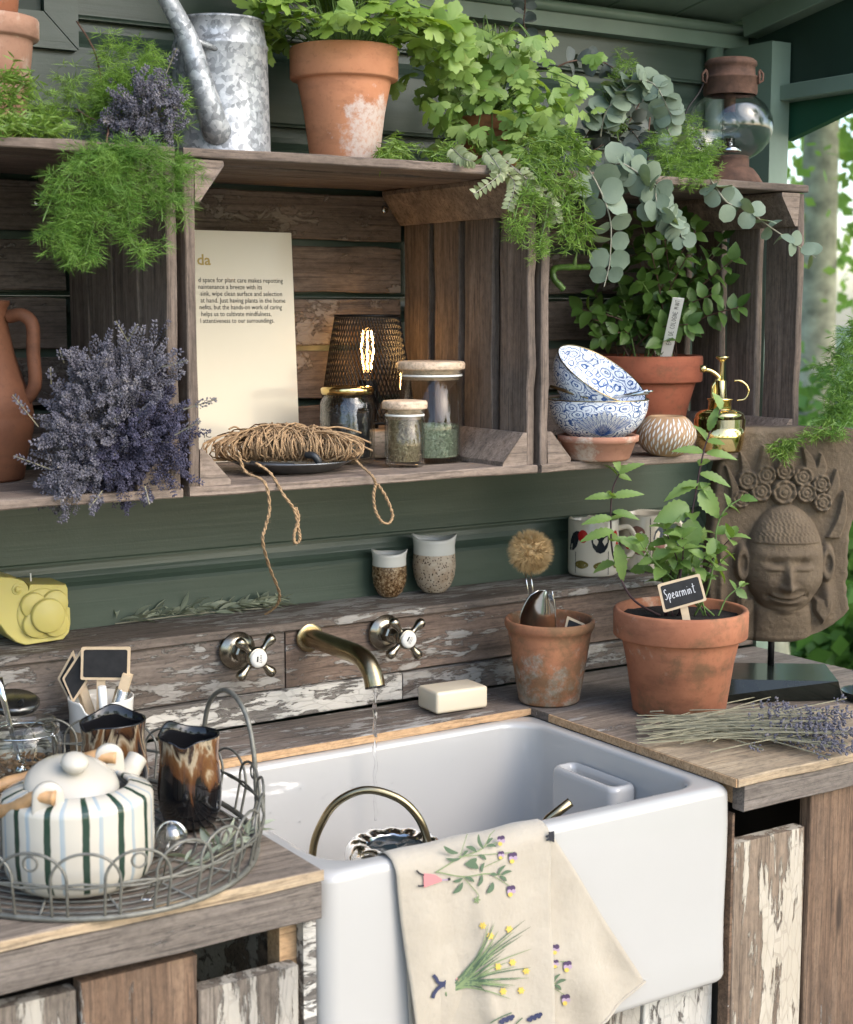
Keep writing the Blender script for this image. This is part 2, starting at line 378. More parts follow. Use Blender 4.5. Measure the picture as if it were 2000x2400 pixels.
MT['chalk'] = M_simple('chalkboard', (.014, .014, .015), .75, var=.4, vs=90)
MT['plywood'] = M_simple('plywood', (.6, .46, .3), .7, var=.12, vs=60)
MT['white_plastic'] = M_simple('white_tag', (.8, .8, .76), .4)
MT['ink'] = M_simple('black_ink', (.02, .02, .02), .6)
MT['chalk_white'] = M_simple('chalk_writing', (.62, .62, .64), .9)
MT['ochre_ink'] = M_simple('ochre_print', (.34, .24, .05), .5)
MT['jute'] = M_simple('jute', (.33, .215, .115), .95, var=.35, vs=160)
MT['bristle'] = M_fine('bristle', [(.3, (.4, .26, .11)), (.7, (.62, .45, .23))], 120)
MT['bamboo'] = M_simple('bamboo', (.46, .265, .12), .5, var=.25, vs=60)
# ------------------------------------------------------------------ ground
def grid_ground(name, x0, x1, y0, y1, z, mat, amp=.0, n=40):
    V, F = [], []
    for j in range(n+1):
        for i in range(n+1):
            x = x0+(x1-x0)*i/n; y = y0+(y1-y0)*j/n
            V.append((x, y, z+amp*mnoise.noise((x*.35, y*.35, 0))))
    for j in range(n):
        for i in range(n): a = j*(n+1)+i; F.append((a, a+1, a+n+2, a+n+1))
    o = part(name, (V, F), mat, smooth=True); o['kind'] = 'structure'; return o
MT['lawn'] = M_simple('lawn', (.06, .1, .03), .9, var=.5, vs=3, bump=.8, bs=60)
MT['paving'] = M_simple('paving', (.3, .265, .22), .85, var=.25, vs=6, bump=.4, bs=40)
grid_ground('ground', -120, 120, -120, 120, -.02, MT['lawn'], 0, 30)
grid_ground('terrace', -3, 3.4, -4.5, 2.3, 0, MT['paving'], 0, 8)

# ------------------------------------------------------------------ shed
WY = 2.112                                   # face of the clad wall
shed = thing('garden_shed', 'dark green painted timber shed with clad wall and sloping boarded roof', 'shed', (.75, 2.15, 0))
PITCH = .1242
XL, XR = -.55, 1.987
prof = [(0, 0), (-.0, .0025), (-.002, .005), (-.002, .086), (.0005, .091), (.006, .096), (.0105, .102), (.0135, .110), (.0145, .118), (.0145, .124), (.026, .124), (.026, 0)]
def clad_board(z0, x0=XL, x1=XR):
    n = 6; L = []
    for i in range(n+1):
        x = x0+(x1-x0)*i/n; L.append([(x, WY+y+random.uniform(-.0004, .0004), z0+z) for y, z in prof])
    V, F = loft(L, True, True)
    part('cladding_board', (V, F), MT['green'], shed, origin=((x0+x1)/2, WY, z0+PITCH/2))
k0 = 1.148-PITCH*9
for k in range(17):
    clad_board(k0+k*PITCH)
# corner post, return wall, top beam and quarter-round trim
part('corner_post', box(1.988, 2.032, 1.977, 2.14, 0, 1.951), MT['green_trim'], shed)
part('downpipe', xf(lathe([(0, 0), (.015, 0), (.015, .262), (0, .262)], 16), T(1.968, WY-.018, 1.69)), MT['green_trim'], shed, True)
part('wall_plate', box(XL, 2.034, WY-.032, WY+.02, 1.952, 1.986), MT['green_trim'], shed)
part('trim_bead', xf(tube([(XL, 0, 0), (1.9, 0, 0), (2.034, 0, 0)], .009, 10), T(0, WY-.034, 1.984)), MT['green_trim'], shed, True)
SL = R(10)
def roofz(y): return 1.992+(WY-y)*math.tan(SL)
yf = 1.74
for k in range(19):                      # roof boards run up the slope
    x = -.55+k*.1425+.07
    if x > 2.06: break
    yc = (WY+.06+yf)/2; L = (WY+.06-yf)/math.cos(SL)
    plank('roof_board', (x, yc, roofz(yc)+.012), (0, -math.cos(SL), math.sin(SL)), (1, 0, 0), L, .1385, .018, MT['green_trim'], shed, n=3, jit=.0004)  # paler paint than the wall, standing in for light the ceiling lacks
yc = (WY+.02+yf)/2; L = (WY+.02-yf)/math.cos(SL)
plank('roof_deck', (.75, yc, roofz(yc)+.035), (0, -math.cos(SL), math.sin(SL)), (1, 0, 0), L+.06, 2.9, .012, MT['green_dark'], shed, n=2, jit=0)
plank('rafter', (2.02, yc-.02, roofz(yc)-.008), (0, -math.cos(SL), math.sin(SL)), (1, 0, 0), L-.1, .036, .04, MT['green_trim'], shed, n=3, jit=.0003)
plank('rafter', (-.52, yc-.02, roofz(yc)-.008), (0, -math.cos(SL), math.sin(SL)), (1, 0, 0), L-.1, .036, .04, MT['green_trim'], shed, n=3, jit=.0003)
# gable end on the open right side: header, dark infill panel, brace
V = [(2.035, 2.13, 1.86), (2.035, yf+.01, 1.875), (2.035, yf+.01, roofz(yf)-.02), (2.035, 2.13, roofz(2.13)-.02)]
V += [(x+.014, y, z) for x, y, z in V]
part('gable_panel', (V, [(0, 1, 2, 3), (7, 6, 5, 4), (0, 4, 5, 1), (1, 5, 6, 2), (2, 6, 7, 3), (3, 7, 4, 0)]), MT['green_dark'], shed)
plank('header', (2.03, (2.0+yf)/2, 1.867), (0, -1, .006), (1, 0, 0), 2.0-yf, .042, .026, MT['green_trim'], shed, n=3, jit=.0003)
V = [(2.04, 2.0, 1.853), (2.04, 1.99, 1.79), (2.04, 1.75, 1.853)]; V += [(x+.018, y, z) for x, y, z in V]
part('brace_panel', (V, [(0, 1, 2), (5, 4, 3), (0, 3, 4, 1), (1, 4, 5, 2), (2, 5, 3, 0)]), M_simple('mid_green_paint', (.01, .07, .035), .5), shed)
part('front_post', box(-.56, -.51, yf+.03, yf+.08, 0, roofz(yf)-.03), MT['green_trim'], shed)
part('side_wall', box(XL-.03, XL, yf+.1, 2.13, 0, roofz(yf+.3)), MT['green'], shed)
# a mitred window frame on the wall, upper left
a = onY(86, 105, WY-.01); b = onY(180, 120, WY-.01)
fx1, fz0 = b.x, b.z
wf = thing('window_frame', 'dark green mitred window frame on the wall above stacked pots', 'window frame', (fx1-.2, WY, fz0))
wd = .047
def mitre(P, nm):
    V = [(x, WY-.016, z) for x, z in P]+[(x, WY-.001, z) for x, z in P]
    part(nm, (V, [(0, 1, 2, 3), (7, 6, 5, 4), (0, 4, 5, 1), (1, 5, 6, 2), (2, 6, 7, 3), (3, 7, 4, 0)]), MT['green'], wf)
mitre([(fx1-.4, fz0), (fx1, fz0), (fx1-wd, fz0+wd), (fx1-.4, fz0+wd)], 'bottom_rail')
mitre([(fx1+.001, fz0+.001), (fx1+.001, fz0+.25), (fx1-wd+.001, fz0+.25), (fx1-wd+.001, fz0+wd+.001)], 'side_stile')
part('frame_inset', box(fx1-.4, fx1-wd, WY-.006, WY-.002, fz0+wd, fz0+.25), MT['green_dark'], wf)

# ------------------------------------------------------------------ splashback with narrow shelf
SPY = 1.987; SHZ = 1.054; CZ = .913
sp = thing('splashback', 'weathered plank splashback with flaking white paint and narrow shelf on top', 'splashback', (1.1, SPY, CZ))
def hplank(nm, x0, x1, z0, z1, yfront, th, mat, par, **k):
    return plank(nm, ((x0+x1)/2, yfront+th/2, (z0+z1)/2), (1, 0, 0), (0, 0, 1), x1-x0, z1-z0, th, mat, par, **k)
xj = onY(672, 1600, SPY).x
hplank('board', -.3, xj-.001, .957, 1.041, SPY+.004, .02, MT['splash'], sp, n=12, jit=.0006)
hplank('board', xj+.001, 2.05, .957, 1.041, SPY+.004, .02, MT['splash_red'], sp, n=12, jit=.0006)
xk = onY(944, 1640, SPY-.004).x
hplank('batten', -.3, xk, .9145, .955, SPY-.003, .02, MT['splash_white'], sp, n=12, jit=.0007)
hplank('batten', xk+.002, 2.052, .9145, .955, SPY-.002, .02, MT['splash'], sp, n=9, jit=.0007)
plank('shelf_board', (.87, (SPY-.004+WY-.003)/2, SHZ-.006), (1, 0, 0), (0, 1, 0), 2.36, WY-.003-(SPY-.004), .012, MT['splash'], sp, n=16, jit=.0008, chip=.002)

# ------------------------------------------------------------------ cabinets left and right of the sink
SX0, SX1, SY0, SY1, SZ0, SZ1 = .797, 1.402, 1.424, 1.862, .637, .900
CF = 1.412                                    # front edge of the worktops
def counter_boards(par, x0, x1, ys, mats, z=CZ, th=.0125):
    for (ya, yb), m in zip(ys, mats):
        plank('worktop_board', ((x0+x1)/2, (ya+yb)/2, z-th/2), (1, 0, 0), (0, 1, 0), x1-x0, yb-ya-.002, th, m, par, n=9, jit=.0007)
cl = thing('cupboard', 'reclaimed plank cupboard with worktop under the wire tray', 'cupboard', (.3, 1.7, 0))
counter_boards(cl, -.3, .791, [(CF, 1.57), (1.57, 1.72), (1.72, 1.86)], [MT['counter'], MT['counter'], MT['grey_board']])
hplank('worktop_edge', -.3, .792, .9015, .9125, CF-.003, .003, MT['pine'], cl, n=14, jit=.0007)
hplank('apron', -.3, .7905, .859, .900, CF, .022, MT['grey_board'], cl, n=12, jit=.0008)
cr_ = thing('cupboard', 'reclaimed plank cupboard with flaking paint under the spearmint pot and statue', 'cupboard', (1.7, 1.7, 0))
counter_boards(cr_, 1.3935, 1.985, [(CF-.002, 1.605), (1.605, 1.80), (1.80, SPY-.005)], [MT['pine'], MT['counter'], MT['grey_board']])
part('end_grain', box(1.391, 1.3934, CF, 1.604, .9012, .9122), MT['pine_end'], cr_)
part('end_grain', box(1.391, 1.3934, 1.606, 1.80, .9012, .9122), MT['pine_end'], cr_)
hplank('apron', 1.4075, 1.985, .8665, .899, CF+.001, .022, MT['grey_board'], cr_, n=8, jit=.0006)
part('rail_end', box(1.409, 1.44, CF+.024, CF+.25, .872, .899), MT['pine_end'], cr_)
# the strip of worktop behind the sink
bk = thing('worktop_strip', 'dark worn board between the sink and the splashback', 'board', (1.1, 1.92, CZ))
plank('board', (1.0987, (1.849+SPY-.006)/2, CZ-.0068), (1, 0, 0), (0, 1, 0), .61, SPY-.006-1.849, .0115, MT['splash'], bk, n=12, jit=.0008)
plank('front_edge', (1.0987, 1.8472, CZ-.0068), (1, 0, 0), (0, 0, 1), .608, .011, .0028, MT['pine_end'], bk, n=12, jit=.0006)
plank('board', (.25, (1.861+SPY-.006)/2, CZ-.0062), (1, 0, 0), (0, 1, 0), 1.08, SPY-.006-1.861, .0115, MT['splash'], bk, n=12, jit=.0008)
# upright planks: (x0, x1, top z, material, y front)
def upright(par, x0, x1, z0, z1, mat, yfr=1.428, th=.02):
    plank('upright_plank', ((x0+x1)/2, yfr+th/2, (z0+z1)/2), (0, 0, 1), (1, 0, 0), z1-z0, x1-x0-.003, th, mat, par, n=9, jit=.0009)
xa = onY(184, 2304, 1.428).x; xb = onY(461, 2236, 1.428).x; xc = onY(704, 2272, 1.428).x
za = onY(184, 2314, 1.428).z; zb = onY(461, 2236, 1.428).z; zc = onY(600, 2290, 1.428).z
upright(cl, xa-.14, xa, 0, za-.004, MT['cab_grey'], 1.431)
upright(cl, xa, xb, 0, zb, MT['cab_red'], 1.425)
upright(cl, xb, xc, 0, zc, MT['cab_grey'], 1.429)
for k in range(4): upright(cl, xa-.14*(k+2), xa-.14*(k+1), 0, .835+.008*(k % 2), [MT['cab_red'], MT['cab_cream']][k % 2])
part('frame_post', box(xc-.012, xc+.014, 1.452, 1.48, 0, .858), MT['pine_end'], cl)
part('back_panel', box(-.3, .785, 1.76, 1.77, 0, .895), MT['inside_shade'], cl)
part('top_liner', box(-.3, .785, 1.46, 1.76, .888, .896), MT['inside_shade'], cl)
part('side_panel', box(.787, .7945, 1.45, 1.84, 0, .895), MT['cab_cream'], cl)
part('side_trim', box(.780, .7955, 1.4345, 1.4495, 0, .857), MT['splash_white'], cl)
x1 = onY(1890, 1940, 1.43).x; zr = onY(1740, 1975, 1.43).z
upright(cr_, 1.4085, x1, 0, zr, MT['cab_cream'], 1.43)
upright(cr_, x1+.001, x1+.135, 0, .8655, MT['cab_red'], 1.4255)
upright(cr_, x1+.137, x1+.27, 0, .8655, MT['cab_red'], 1.428)
upright(cr_, x1+.272, x1+.42, 0, .85, MT['cab_cream'], 1.427)
part('edge_strip', box(1.4045, 1.4085, 1.4305, 1.449, 0, .86), MT['cab_red'], cr_)
part('back_panel', box(1.41, 1.98, 1.76, 1.77, 0, .895), MT['inside_shade'], cr_)
part('top_liner', box(1.445, 1.98, 1.46, 1.76, .888, .896), MT['inside_shade'], cr_)
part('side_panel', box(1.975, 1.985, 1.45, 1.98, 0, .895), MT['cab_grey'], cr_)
part('side_panel', box(1.4095, 1.418, 1.452, 1.86, 0, .866), MT['inside_shade'], cr_)
us = thing('sink_stand', 'grey planks closing the stand under the white sink', 'sink stand', (1.1, 1.6, 0))
for k in range(5): upright(us, .801+k*.1205, .801+(k+1)*.1205, 0, .6355, MT['cab_grey'] if k % 2 else MT['splash_white'], 1.458+.003*(k % 2))
part('bearer', box(.8, 1.4, 1.5, 1.8, .58, .634), MT['inside_shade'], us)

# ------------------------------------------------------------------ sink
sk = thing('butler_sink', 'glossy white fireclay butler sink with a dripping brass spout above', 'sink', (1.0995, 1.643, SZ0))
hx, hy = (SX1-SX0)/2, (SY1-SY0)/2; scx, scy = (SX0+SX1)/2, (SY0+SY1)/2
L = []; nC = 8
def RL(ins, z, r): return rrect(hx-ins, hy-ins, r, z, nC, scx, scy)
L.append(RL(.06, SZ0, .01)); L.append(RL(.012, SZ0, .016))
for i in range(1, 5): a = PI/2*i/4; L.append(RL(.012-.012*math.sin(a), SZ0+.012-.012*math.cos(a), .022))
for k in range(1, 6): L.append(RL(.0008*math.sin(k), SZ0+.012+(SZ1-SZ0-.024)*k/6, .023))
rw, rr_ = .030, .012
for i in range(6): a = PI/2*i/5; L.append(RL(rr_-rr_*math.cos(a), SZ1-rr_+rr_*math.sin(a), .023))
for i in range(6):
    a = PI/2*i/5; L.append(RL(rw-.008+.008*math.sin(a), SZ1-.008+.008*math.cos(a), .05))
for k in range(1, 7): L.append(RL(rw+.006*k/6, SZ1-.008-(SZ1-.70)*k/6, .052))
for i in range(1, 6): a = PI/2*i/5; L.append(RL(rw+.006+.028-.028*math.cos(a), .700-.008-.028*math.sin(a), .052))
L.append(RL(.15, .662, .03)); L.append(RL(.2, .661, .012))
part('basin', loft(L, True, True), MT['sink'], sk, True)
# overflow weir on the right-hand wall: rounded box with a scooped slot
wx0, wy0, wy1, wz = 1.325, 1.575, 1.712, .868
Lw = []
def WL(ins, z, r=.014): return [(x, y, z) for x, y, _ in rrect((1.372-wx0)/2-ins, (wy1-wy0)/2-ins, max(r-ins*.5, .004), 0, 6, (1.372+wx0)/2, (wy0+wy1)/2)]
Lw.append(WL(0, .68)); Lw.append(WL(0, wz-.008))
for i in range(1, 5): a = PI/2*i/4; Lw.append(WL(.007-.007*math.cos(a), wz-.008+.008*math.sin(a)))
for i in range(1, 5): a = PI/2*i/4; Lw.append(WL(.007+.005*math.sin(a), wz-.004*(1-math.cos(a)) - .004*math.sin(a)))
Lw.append(WL(.0135, wz-.03)); Lw.append(WL(.016, wz-.05))
part('overflow_weir', loft(Lw, False, True), MT['sink'], sk, True)

# ------------------------------------------------------------------ apple crates on the wall
CY0, CY1, CZ0, CZ1 = 1.757, 2.103, 1.274, 1.692
def crate(x0, x1, label):
    c = thing('apple_crate', label, 'crate', ((x0+x1)/2, 1.93, CZ0), 'apple crates hung as shelves')
    th = .0115; D = CY1-CY0
    nb = 4; wdt = D/nb
    for k in range(nb):
        for z, nm in ((CZ0+th/2, 'floor_plank'), (CZ1-th/2, 'top_plank')):
            plank(nm, ((x0+x1)/2, CY0+wdt*(k+.5), z+random.uniform(-.001, .001)), (1, 0, 0), (0, 1, 0), x1-x0, wdt-random.uniform(.003, .007), th, MT['crate_light'] if (k == 0 and nm == 'floor_plank') else MT['crate'], c, n=9, jit=.0012, chip=.006 if k == 0 else 0)
    st = .0135
    for sgn in (0, 1):
        x = x0+st/2+.001 if sgn == 0 else x1-st/2-.001
        ys = CY0+.004; ns = 4; sw = (D-.016)/ns
        for k in range(ns):
            wsl = sw-random.uniform(.010, .017)
            plank('side_slat', (x, ys+sw*(k+.5)-.004*(k == 0), (CZ0+CZ1)/2), (0, 0, 1), (0, 1, 0), CZ1-CZ0-2*th-.002, wsl, st, MT['crate'], c, n=8, jit=.0010)
        # triangular corner battens along the depth
        for zt in (0, 1):
            xi = x0+st+.0015 if sgn == 0 else x1-st-.0015; s = 1 if sgn == 0 else -1
            zi = CZ0+th+.001 if zt == 0 else CZ1-th-.001; q = 1 if zt == 0 else -1
            a_, b_ = (.041, .045) if zt == 0 else (.038, .050)
            P = [(xi, zi), (xi+s*a_, zi), (xi+s*a_, zi+q*.006), (xi+s*.006, zi+q*b_), (xi, zi+q*b_)]
            V = [(x_, CY0+.006+random.uniform(0, .003), z_) for x_, z_ in P]+[(x_, CY1-.018, z_) for x_, z_ in P]
            F = [(i, (i+1) % 5, 5+(i+1) % 5, 5+i) for i in range(5)]+[(4, 3, 2, 1, 0), (5, 6, 7, 8, 9)]
            part('corner_batten', (V, F), MT['crate_light'], c, origin=((x0+x1)/2+s, 1.9, zi))
    hh = (CZ1-CZ0-2*th-.004)/5
    for k in range(5):
        wv_ = hh-random.uniform(.007, .014)
        plank('back_board', ((x0+x1)/2, CY1-.006, CZ0+th+.002+hh*(k+.5)), (1, 0, 0), (0, 0, 1), x1-x0-2*st-.006, wv_, .011, MT['crate_back'], c, n=8, jit=.0013)
    return c
c1 = crate(.268, .797, 'old brown apple crate holding the jug and large lavender bunch')
c2 = crate(.808, 1.336, 'old brown apple crate holding the lit mesh lamp and glass jars')
c3 = crate(1.342, 1.856, 'old brown apple crate holding the blue bowls and mint pot')
def screw(p, par_label):
    o = thing('screw', par_label, 'screw', p, 'screws fixing the crates')
    V, F = lathe([(0, .003), (.004, .003), (.0056, .0015), (.0058, 0), (0, 0)], 16)
    M = T(p) @ Matrix.Rotation(R(90), 4, 'X')
    part('head', xf((V, F), M), MT['chrome'], o, True)
    part('cross_slot', join(xf(box(-.003, .003, -.0006, .0006, .003, .0033), M), xf(box(-.0006, .0006, -.003, .003, .003, .0034), M)), MT['black'], o)
screw(onY(902, 492, CY1-.0135), 'bright cross-head screw in the back of the crate with the lamp')
screw(onY(87, 474, CY1-.0135), 'bright cross-head screw in the back of the crate with the jug')
screw(onY(1379, 623, CY1-.0135), 'dull cross-head screw in the back of the crate with the mint')
# ------------------------------------------------------------------ shared builders for the loose objects
def zat(x, y, P): return onV(x, y, P).z
def pot_vf(rt, rb, h, rim_h, rim_o=.005, wall=.006, seg=44, wob=.0):
    """flower pot standing on the origin: tapered wall, thick rim, open inside"""
    rr = rt-rim_o; zr = h-rim_h; rw = rb+(rr-rb)*zr/h
    pr = [(0, .002), (rb-.003, 0), (rb, .002), (rw, zr-.001), (rw+.0005, zr), (rt-.0025, zr+.0008), (rt-.0005, zr+.003), (rt, h-.004), (rt-.0015, h-.0008), (rt-.004, h), (rt-wall, h-.002), (rt-wall-.003, h-rim_h), (rb-.004, .008), (0, .008)]
    fn = (lambda r, z, a: (r*(1+wob*math.sin(2*a+1)+wob*.5*math.sin(5*a)), z+wob*.05*math.sin(a))) if wob else None
    return lathe(pr, seg, fn)
def soil_vf(r, z, seed=0, n=28):
    V, F = [(0, 0, z+.003)], []
    rings = 7
    for k in range(1, rings+1):
        for j in range(n):
            a = 2*PI*j/n; q = r*k/rings
            V.append((q*math.cos(a), q*math.sin(a), z+.004*mnoise.noise((q*math.cos(a)*90+seed, q*math.sin(a)*90, seed))))
    for j in range(n): F.append((0, 1+j, 1+(j+1) % n))
    for k in range(rings-1):
        for j in range(n): F.append((1+k*n+j, 1+(k+1)*n+j, 1+(k+1)*n+(j+1) % n, 1+k*n+(j+1) % n))
    return V, F
def standing(x, y, z, r):           # centre of a round thing whose front foot shows at pixel (x, y) on height z
    p = onZ(x, y, z); d = ray(x, y); d.z = 0; c = p+d.normalized()*r; return Vector((c.x, c.y, z))
def txt(name, s, M, size, mat, parent, width=None, shear=0., depth=.0, font_sp=1., bold=0.):
    cu = bpy.data.curves.new('t', 'FONT'); cu.body = s; cu.size = size; cu.shear = shear; cu.space_character = font_sp; cu.extrude = depth; cu.offset = bold; cu.resolution_u = 2
    ob = bpy.data.objects.new('t', cu); COL.objects.link(ob)
    bpy.context.view_layer.update()
    me = bpy.data.meshes.new_from_object(ob.evaluated_get(bpy.context.evaluated_depsgraph_get()))
    bpy.data.objects.remove(ob)
    xs = [v.co.x for v in me.vertices]
    if width and xs:
        k = width/(max(xs)-min(xs)); x0 = min(xs)
        for v in me.vertices: v.co.x = (v.co.x-x0)*k
    me.materials.clear(); me.materials.append(mat)
    return inst(name, me, M, parent)
STROKES = {   # small hand-lettering: strokes on a 0..1 box
 'S': [[(.8, .9), (.5, 1), (.2, .8), (.35, .58), (.65, .42), (.7, .15), (.4, 0), (.1, .12)]],
 'p': [[(.15, .5), (.2, -.35)], [(.18, .4), (.5, .52), (.68, .3), (.5, .05), (.2, .1)]],
 'e': [[(.15, .25), (.65, .32), (.5, .52), (.2, .45), (.15, .15), (.4, 0), (.75, .1)]],
 'a': [[(.65, .45), (.35, .52), (.12, .25), (.3, .02), (.62, .3), (.66, .5), (.66, .1), (.82, .02)]],
 'r': [[(.15, .5), (.2, 0)], [(.2, .3), (.4, .5), (.65, .46)]],
 'm': [[(.05, .5), (.08, 0)], [(.08, .36), (.26, .52), (.4, .36), (.42, 0)], [(.42, .36), (.62, .52), (.78, .36), (.82, 0)]],
 'i': [[(.3, .5), (.33, 0)], [(.34, .72), (.37, .76)]],
 'n': [[(.1, .5), (.14, 0)], [(.14, .33), (.4, .5), (.6, .35), (.64, 0)]],
 't': [[(.4, .95), (.4, .12), (.6, 0), (.75, .08)], [(.1, .62), (.75, .66)]],
 'E': [[(.8, 1), (.2, 1), (.15, 0), (.8, 0)], [(.18, .5), (.65, .52)]], 'A': [[(.05, 0), (.4, 1), (.8, 0)], [(.2, .4), (.65, .42)]],
 'U': [[(.1, 1), (.12, .2), (.4, 0), (.7, .2), (.75, 1)]], 'D': [[(.15, 0), (.15, 1), (.6, .85), (.75, .45), (.5, .05), (.12, 0)]],
 'C': [[(.75, .85), (.4, 1), (.1, .5), (.35, 0), (.75, .12)]], 'O': [[(.4, 1), (.1, .5), (.4, 0), (.75, .5), (.4, 1)]], 'L': [[(.2, 1), (.2, 0), (.75, .03)]],
 'G': [[(.75, .85), (.4, 1), (.1, .5), (.35, 0), (.72, .15), (.72, .45), (.45, .45)]], 'N': [[(.12, 0), (.15, 1), (.68, 0), (.72, 1)]],
 'M': [[(.08, 0), (.15, 1), (.42, .35), (.72, 1), (.8, 0)]], 'I': [[(.4, 1), (.4, 0)]], 'T': [[(.05, 1), (.8, 1)], [(.42, 1), (.42, 0)]], ' ': []}
def handwriting(s, cw, ch, pen):
    """strokes as thin flat ribbons in the local xy plane, starting at the origin"""
    V, F = [], []; x = 0
    for ch_ in s:
        wch = {'m': 1.25, 'i': .55, 'I': .6, 'M': 1.1, ' ': .8, 'r': .8}.get(ch_, .95)
        for st in STROKES[ch_]:
            P = smooth_path([(p[0]*cw*(wch if ch_ == 'm' else min(1, wch))+x, p[1]*ch+random.uniform(-.03, .03)*ch, 0) for p in st], 4) if len(st) > 2 else [Vector((p[0]*cw+x, p[1]*ch, 0)) for p in st]
            for i, p in enumerate(P):
                t_ = (P[min(i+1, len(P)-1)]-P[max(i-1, 0)]).normalized(); nn = Vector((-t_.y, t_.x, 0))*pen*.5
                V += [p+nn, p-nn]
                if i: b = len(V)-4; F.append((b, b+1, b+3, b+2))
        x += cw*wch
    return V, F

# ------------------------------------------------------------------ on top of the crates
TOPZ = CZ1+.0015
# stacked terracotta pots at far left
P0 = onY(-38, 240, 1.955)
sx, sy = P0.x, P0.y
hp = zat(-38, 42, P0)-TOPZ
pt = thing('flower_pot', 'pale chalky terracotta pot on the crate, below another nested pot', 'flower pot', (sx, sy, TOPZ), 'stacked terracotta pots')
part('body', xf(pot_vf(.069, .045, hp, .026), T(sx, sy, TOPZ)), MT['terra_pale'], pt, True)
part('base_soil', xf(soil_vf(.05, hp-.045), T(sx, sy, TOPZ)), MT['soil'], pt, True)
pt = thing('flower_pot', 'terracotta pot standing nested in the pale chalky pot', 'flower pot', (sx, sy, TOPZ+hp-.035), 'stacked terracotta pots')
part('body', xf(pot_vf(.056, .04, .12, .026), T(sx, sy, TOPZ+hp-.035)), MT['terra'], pt, True)

# galvanised watering can
P0 = onY(520, 330, 1.925); wcx, wcy = P0.x, P0.y
wc = thing('watering_can', 'galvanised metal watering can standing on the crate beside terracotta pot', 'watering can', (wcx, wcy, TOPZ))
hc = zat(525, 50, P0)-TOPZ; zb = zat(525, 112, P0)-TOPZ
pr = [(0, .003), (.064, .0), (.066, .003), (.066, .008), (.0645, .011), (.0615, zb-.004), (.0625, zb-.002), (.0625, zb+.001), (.061, zb+.003), (.0565, hc-.004), (.0585, hc-.003), (.0588, hc), (.0565, hc+.001), (.055, hc-.004), (.06, .01), (0, .01)]
part('body', xf(lathe(pr, 56, lambda r, z, a: (r*(1+.006*math.sin(2*a+.5)+.004*math.sin(3*a)), z)), T(wcx, wcy, TOPZ)), MT['galv'], wc, True)
qf = Vector((wcx, wcy, 0))-FH*.064
s0 = onV(505, 300, qf); s1 = onV(440, 90, Vector((wcx, wcy, 0))-FH*.085); s2 = onV(372, -40, Vector((wcx, wcy, 0))-FH*.10); s3 = onV(340, -110, Vector((wcx, wcy, 0))-FH*.11)
sp_ = smooth_path([s0+FH*.02, s0, s0.lerp(s1, .5)-FH*.006, s1, s2, s3], 5)
part('spout', tube(sp_, [.021-.011*min(1, i/(len(sp_)-1)*1.15) for i in range(len(sp_))], 16), MT['galv'], wc, True)
part('spout_brace', tube([s1-FH*.0, onV(470, 98, qf-FH*.012), onV(512, 116, qf)+FH*.008], .0036, 8), MT['galv'], wc, True)
hb = [Vector((wcx, wcy, TOPZ))+FH*q+Vector((0, 0, z)) for q, z in ((.06, .03), (.105, .06), (.11, .12), (.06, hc-.01))]
part('handle', tube(smooth_path(hb, 6), .006, 8), MT['galv'], wc, True)

# lantern
lp = standing(1707, 427, TOPZ, .052); lx, ly = lp.x, lp.y
ln = thing('lantern', 'rusty oil lantern with round clear glass globe on the crate end', 'lantern', lp)
def zl(y): return zat(1707, y, lp)-TOPZ
part('base', xf(lathe([(0, 0), (.052, 0), (.053, .003), (.046, .014), (.038, .024), (.0315, .027), (.031, zl(368)), (.028, zl(366)), (0, zl(366))], 40), T(lp)), MT['rust'], ln, True)
gz0, gz1 = zl(366), zl(222); gc = (gz0+gz1)/2-.002; gr = .067
pg = []
for i in range(17):
    a = -PI/2*.70+(PI/2*.70+PI/2*.66)*i/16; pg.append((gr*math.cos(a)*1.0, gc+gr*.83*math.sin(a)))
pgi = [(r-.002, z) for r, z in pg][::-1]
part('globe', xf(lathe(pg+pgi+[pg[0]], 48), T(lp)), MT['glass'], ln, True)
cz = zl(218)
part('cap', xf(lathe([(.040, cz-.004), (.0415, cz), (.0415, zl(188)), (.043, zl(186)), (.043, zl(182)), (.038, zl(178)), (.037, zl(158)), (.040, zl(155)), (.0395, zl(146)), (.034, zl(139)), (0, zl(137))], 40), T(lp)), MT['rust'], ln, True)
part('chimney_tube', xf(lathe([(.009, cz), (.0085, zl(262)), (.0, zl(262))], 16), T(lp)), MT['rust'], ln, True)
part('bulb', xf(lathe([(.004, zl(262)), (.007, zl(268)), (.014, zl(284)), (.0155, zl(295)), (.012, zl(306)), (.005, zl(311)), (0, zl(312))], 20), T(lp)), MT['glass'], ln, True)
part('burner', xf(lathe([(0, zl(325)), (.009, zl(325)), (.009, zl(340)), (.016, zl(345)), (.019, zl(352)), (.019, zl(357)), (0, zl(357))], 20), T(lp)), MT['chrome'], ln, True)
for s in (-1, 1):
    e = lp+RT*(.040*s)-FH*.018+Vector((0, 0, zl(183)))
    part('clasp', tube([e+Vector((0, 0, .010)), e+RT*.006*s+Vector((0, 0, .004)), e+RT*.006*s-Vector((0, 0, .006)), e-Vector((0, 0, .010)), e-FH*.004+Vector((0, 0, -.002)), e+Vector((0, 0, .008))], .0022, 6), MT['rust'], ln, True)
e = lp-RT*.040-FH*.01+Vector((0, 0, zl(186)))
bl = [e, onV(1640, 215, lp-FH*.03), onV(1615, 250, lp-FH*.045), onV(1605, 275, lp-FH*.05), onV(1608, 288, lp-FH*.05)]
part('bail_handle', tube(smooth_path(bl, 6), .0016, 6), MT['black'], ln, True)

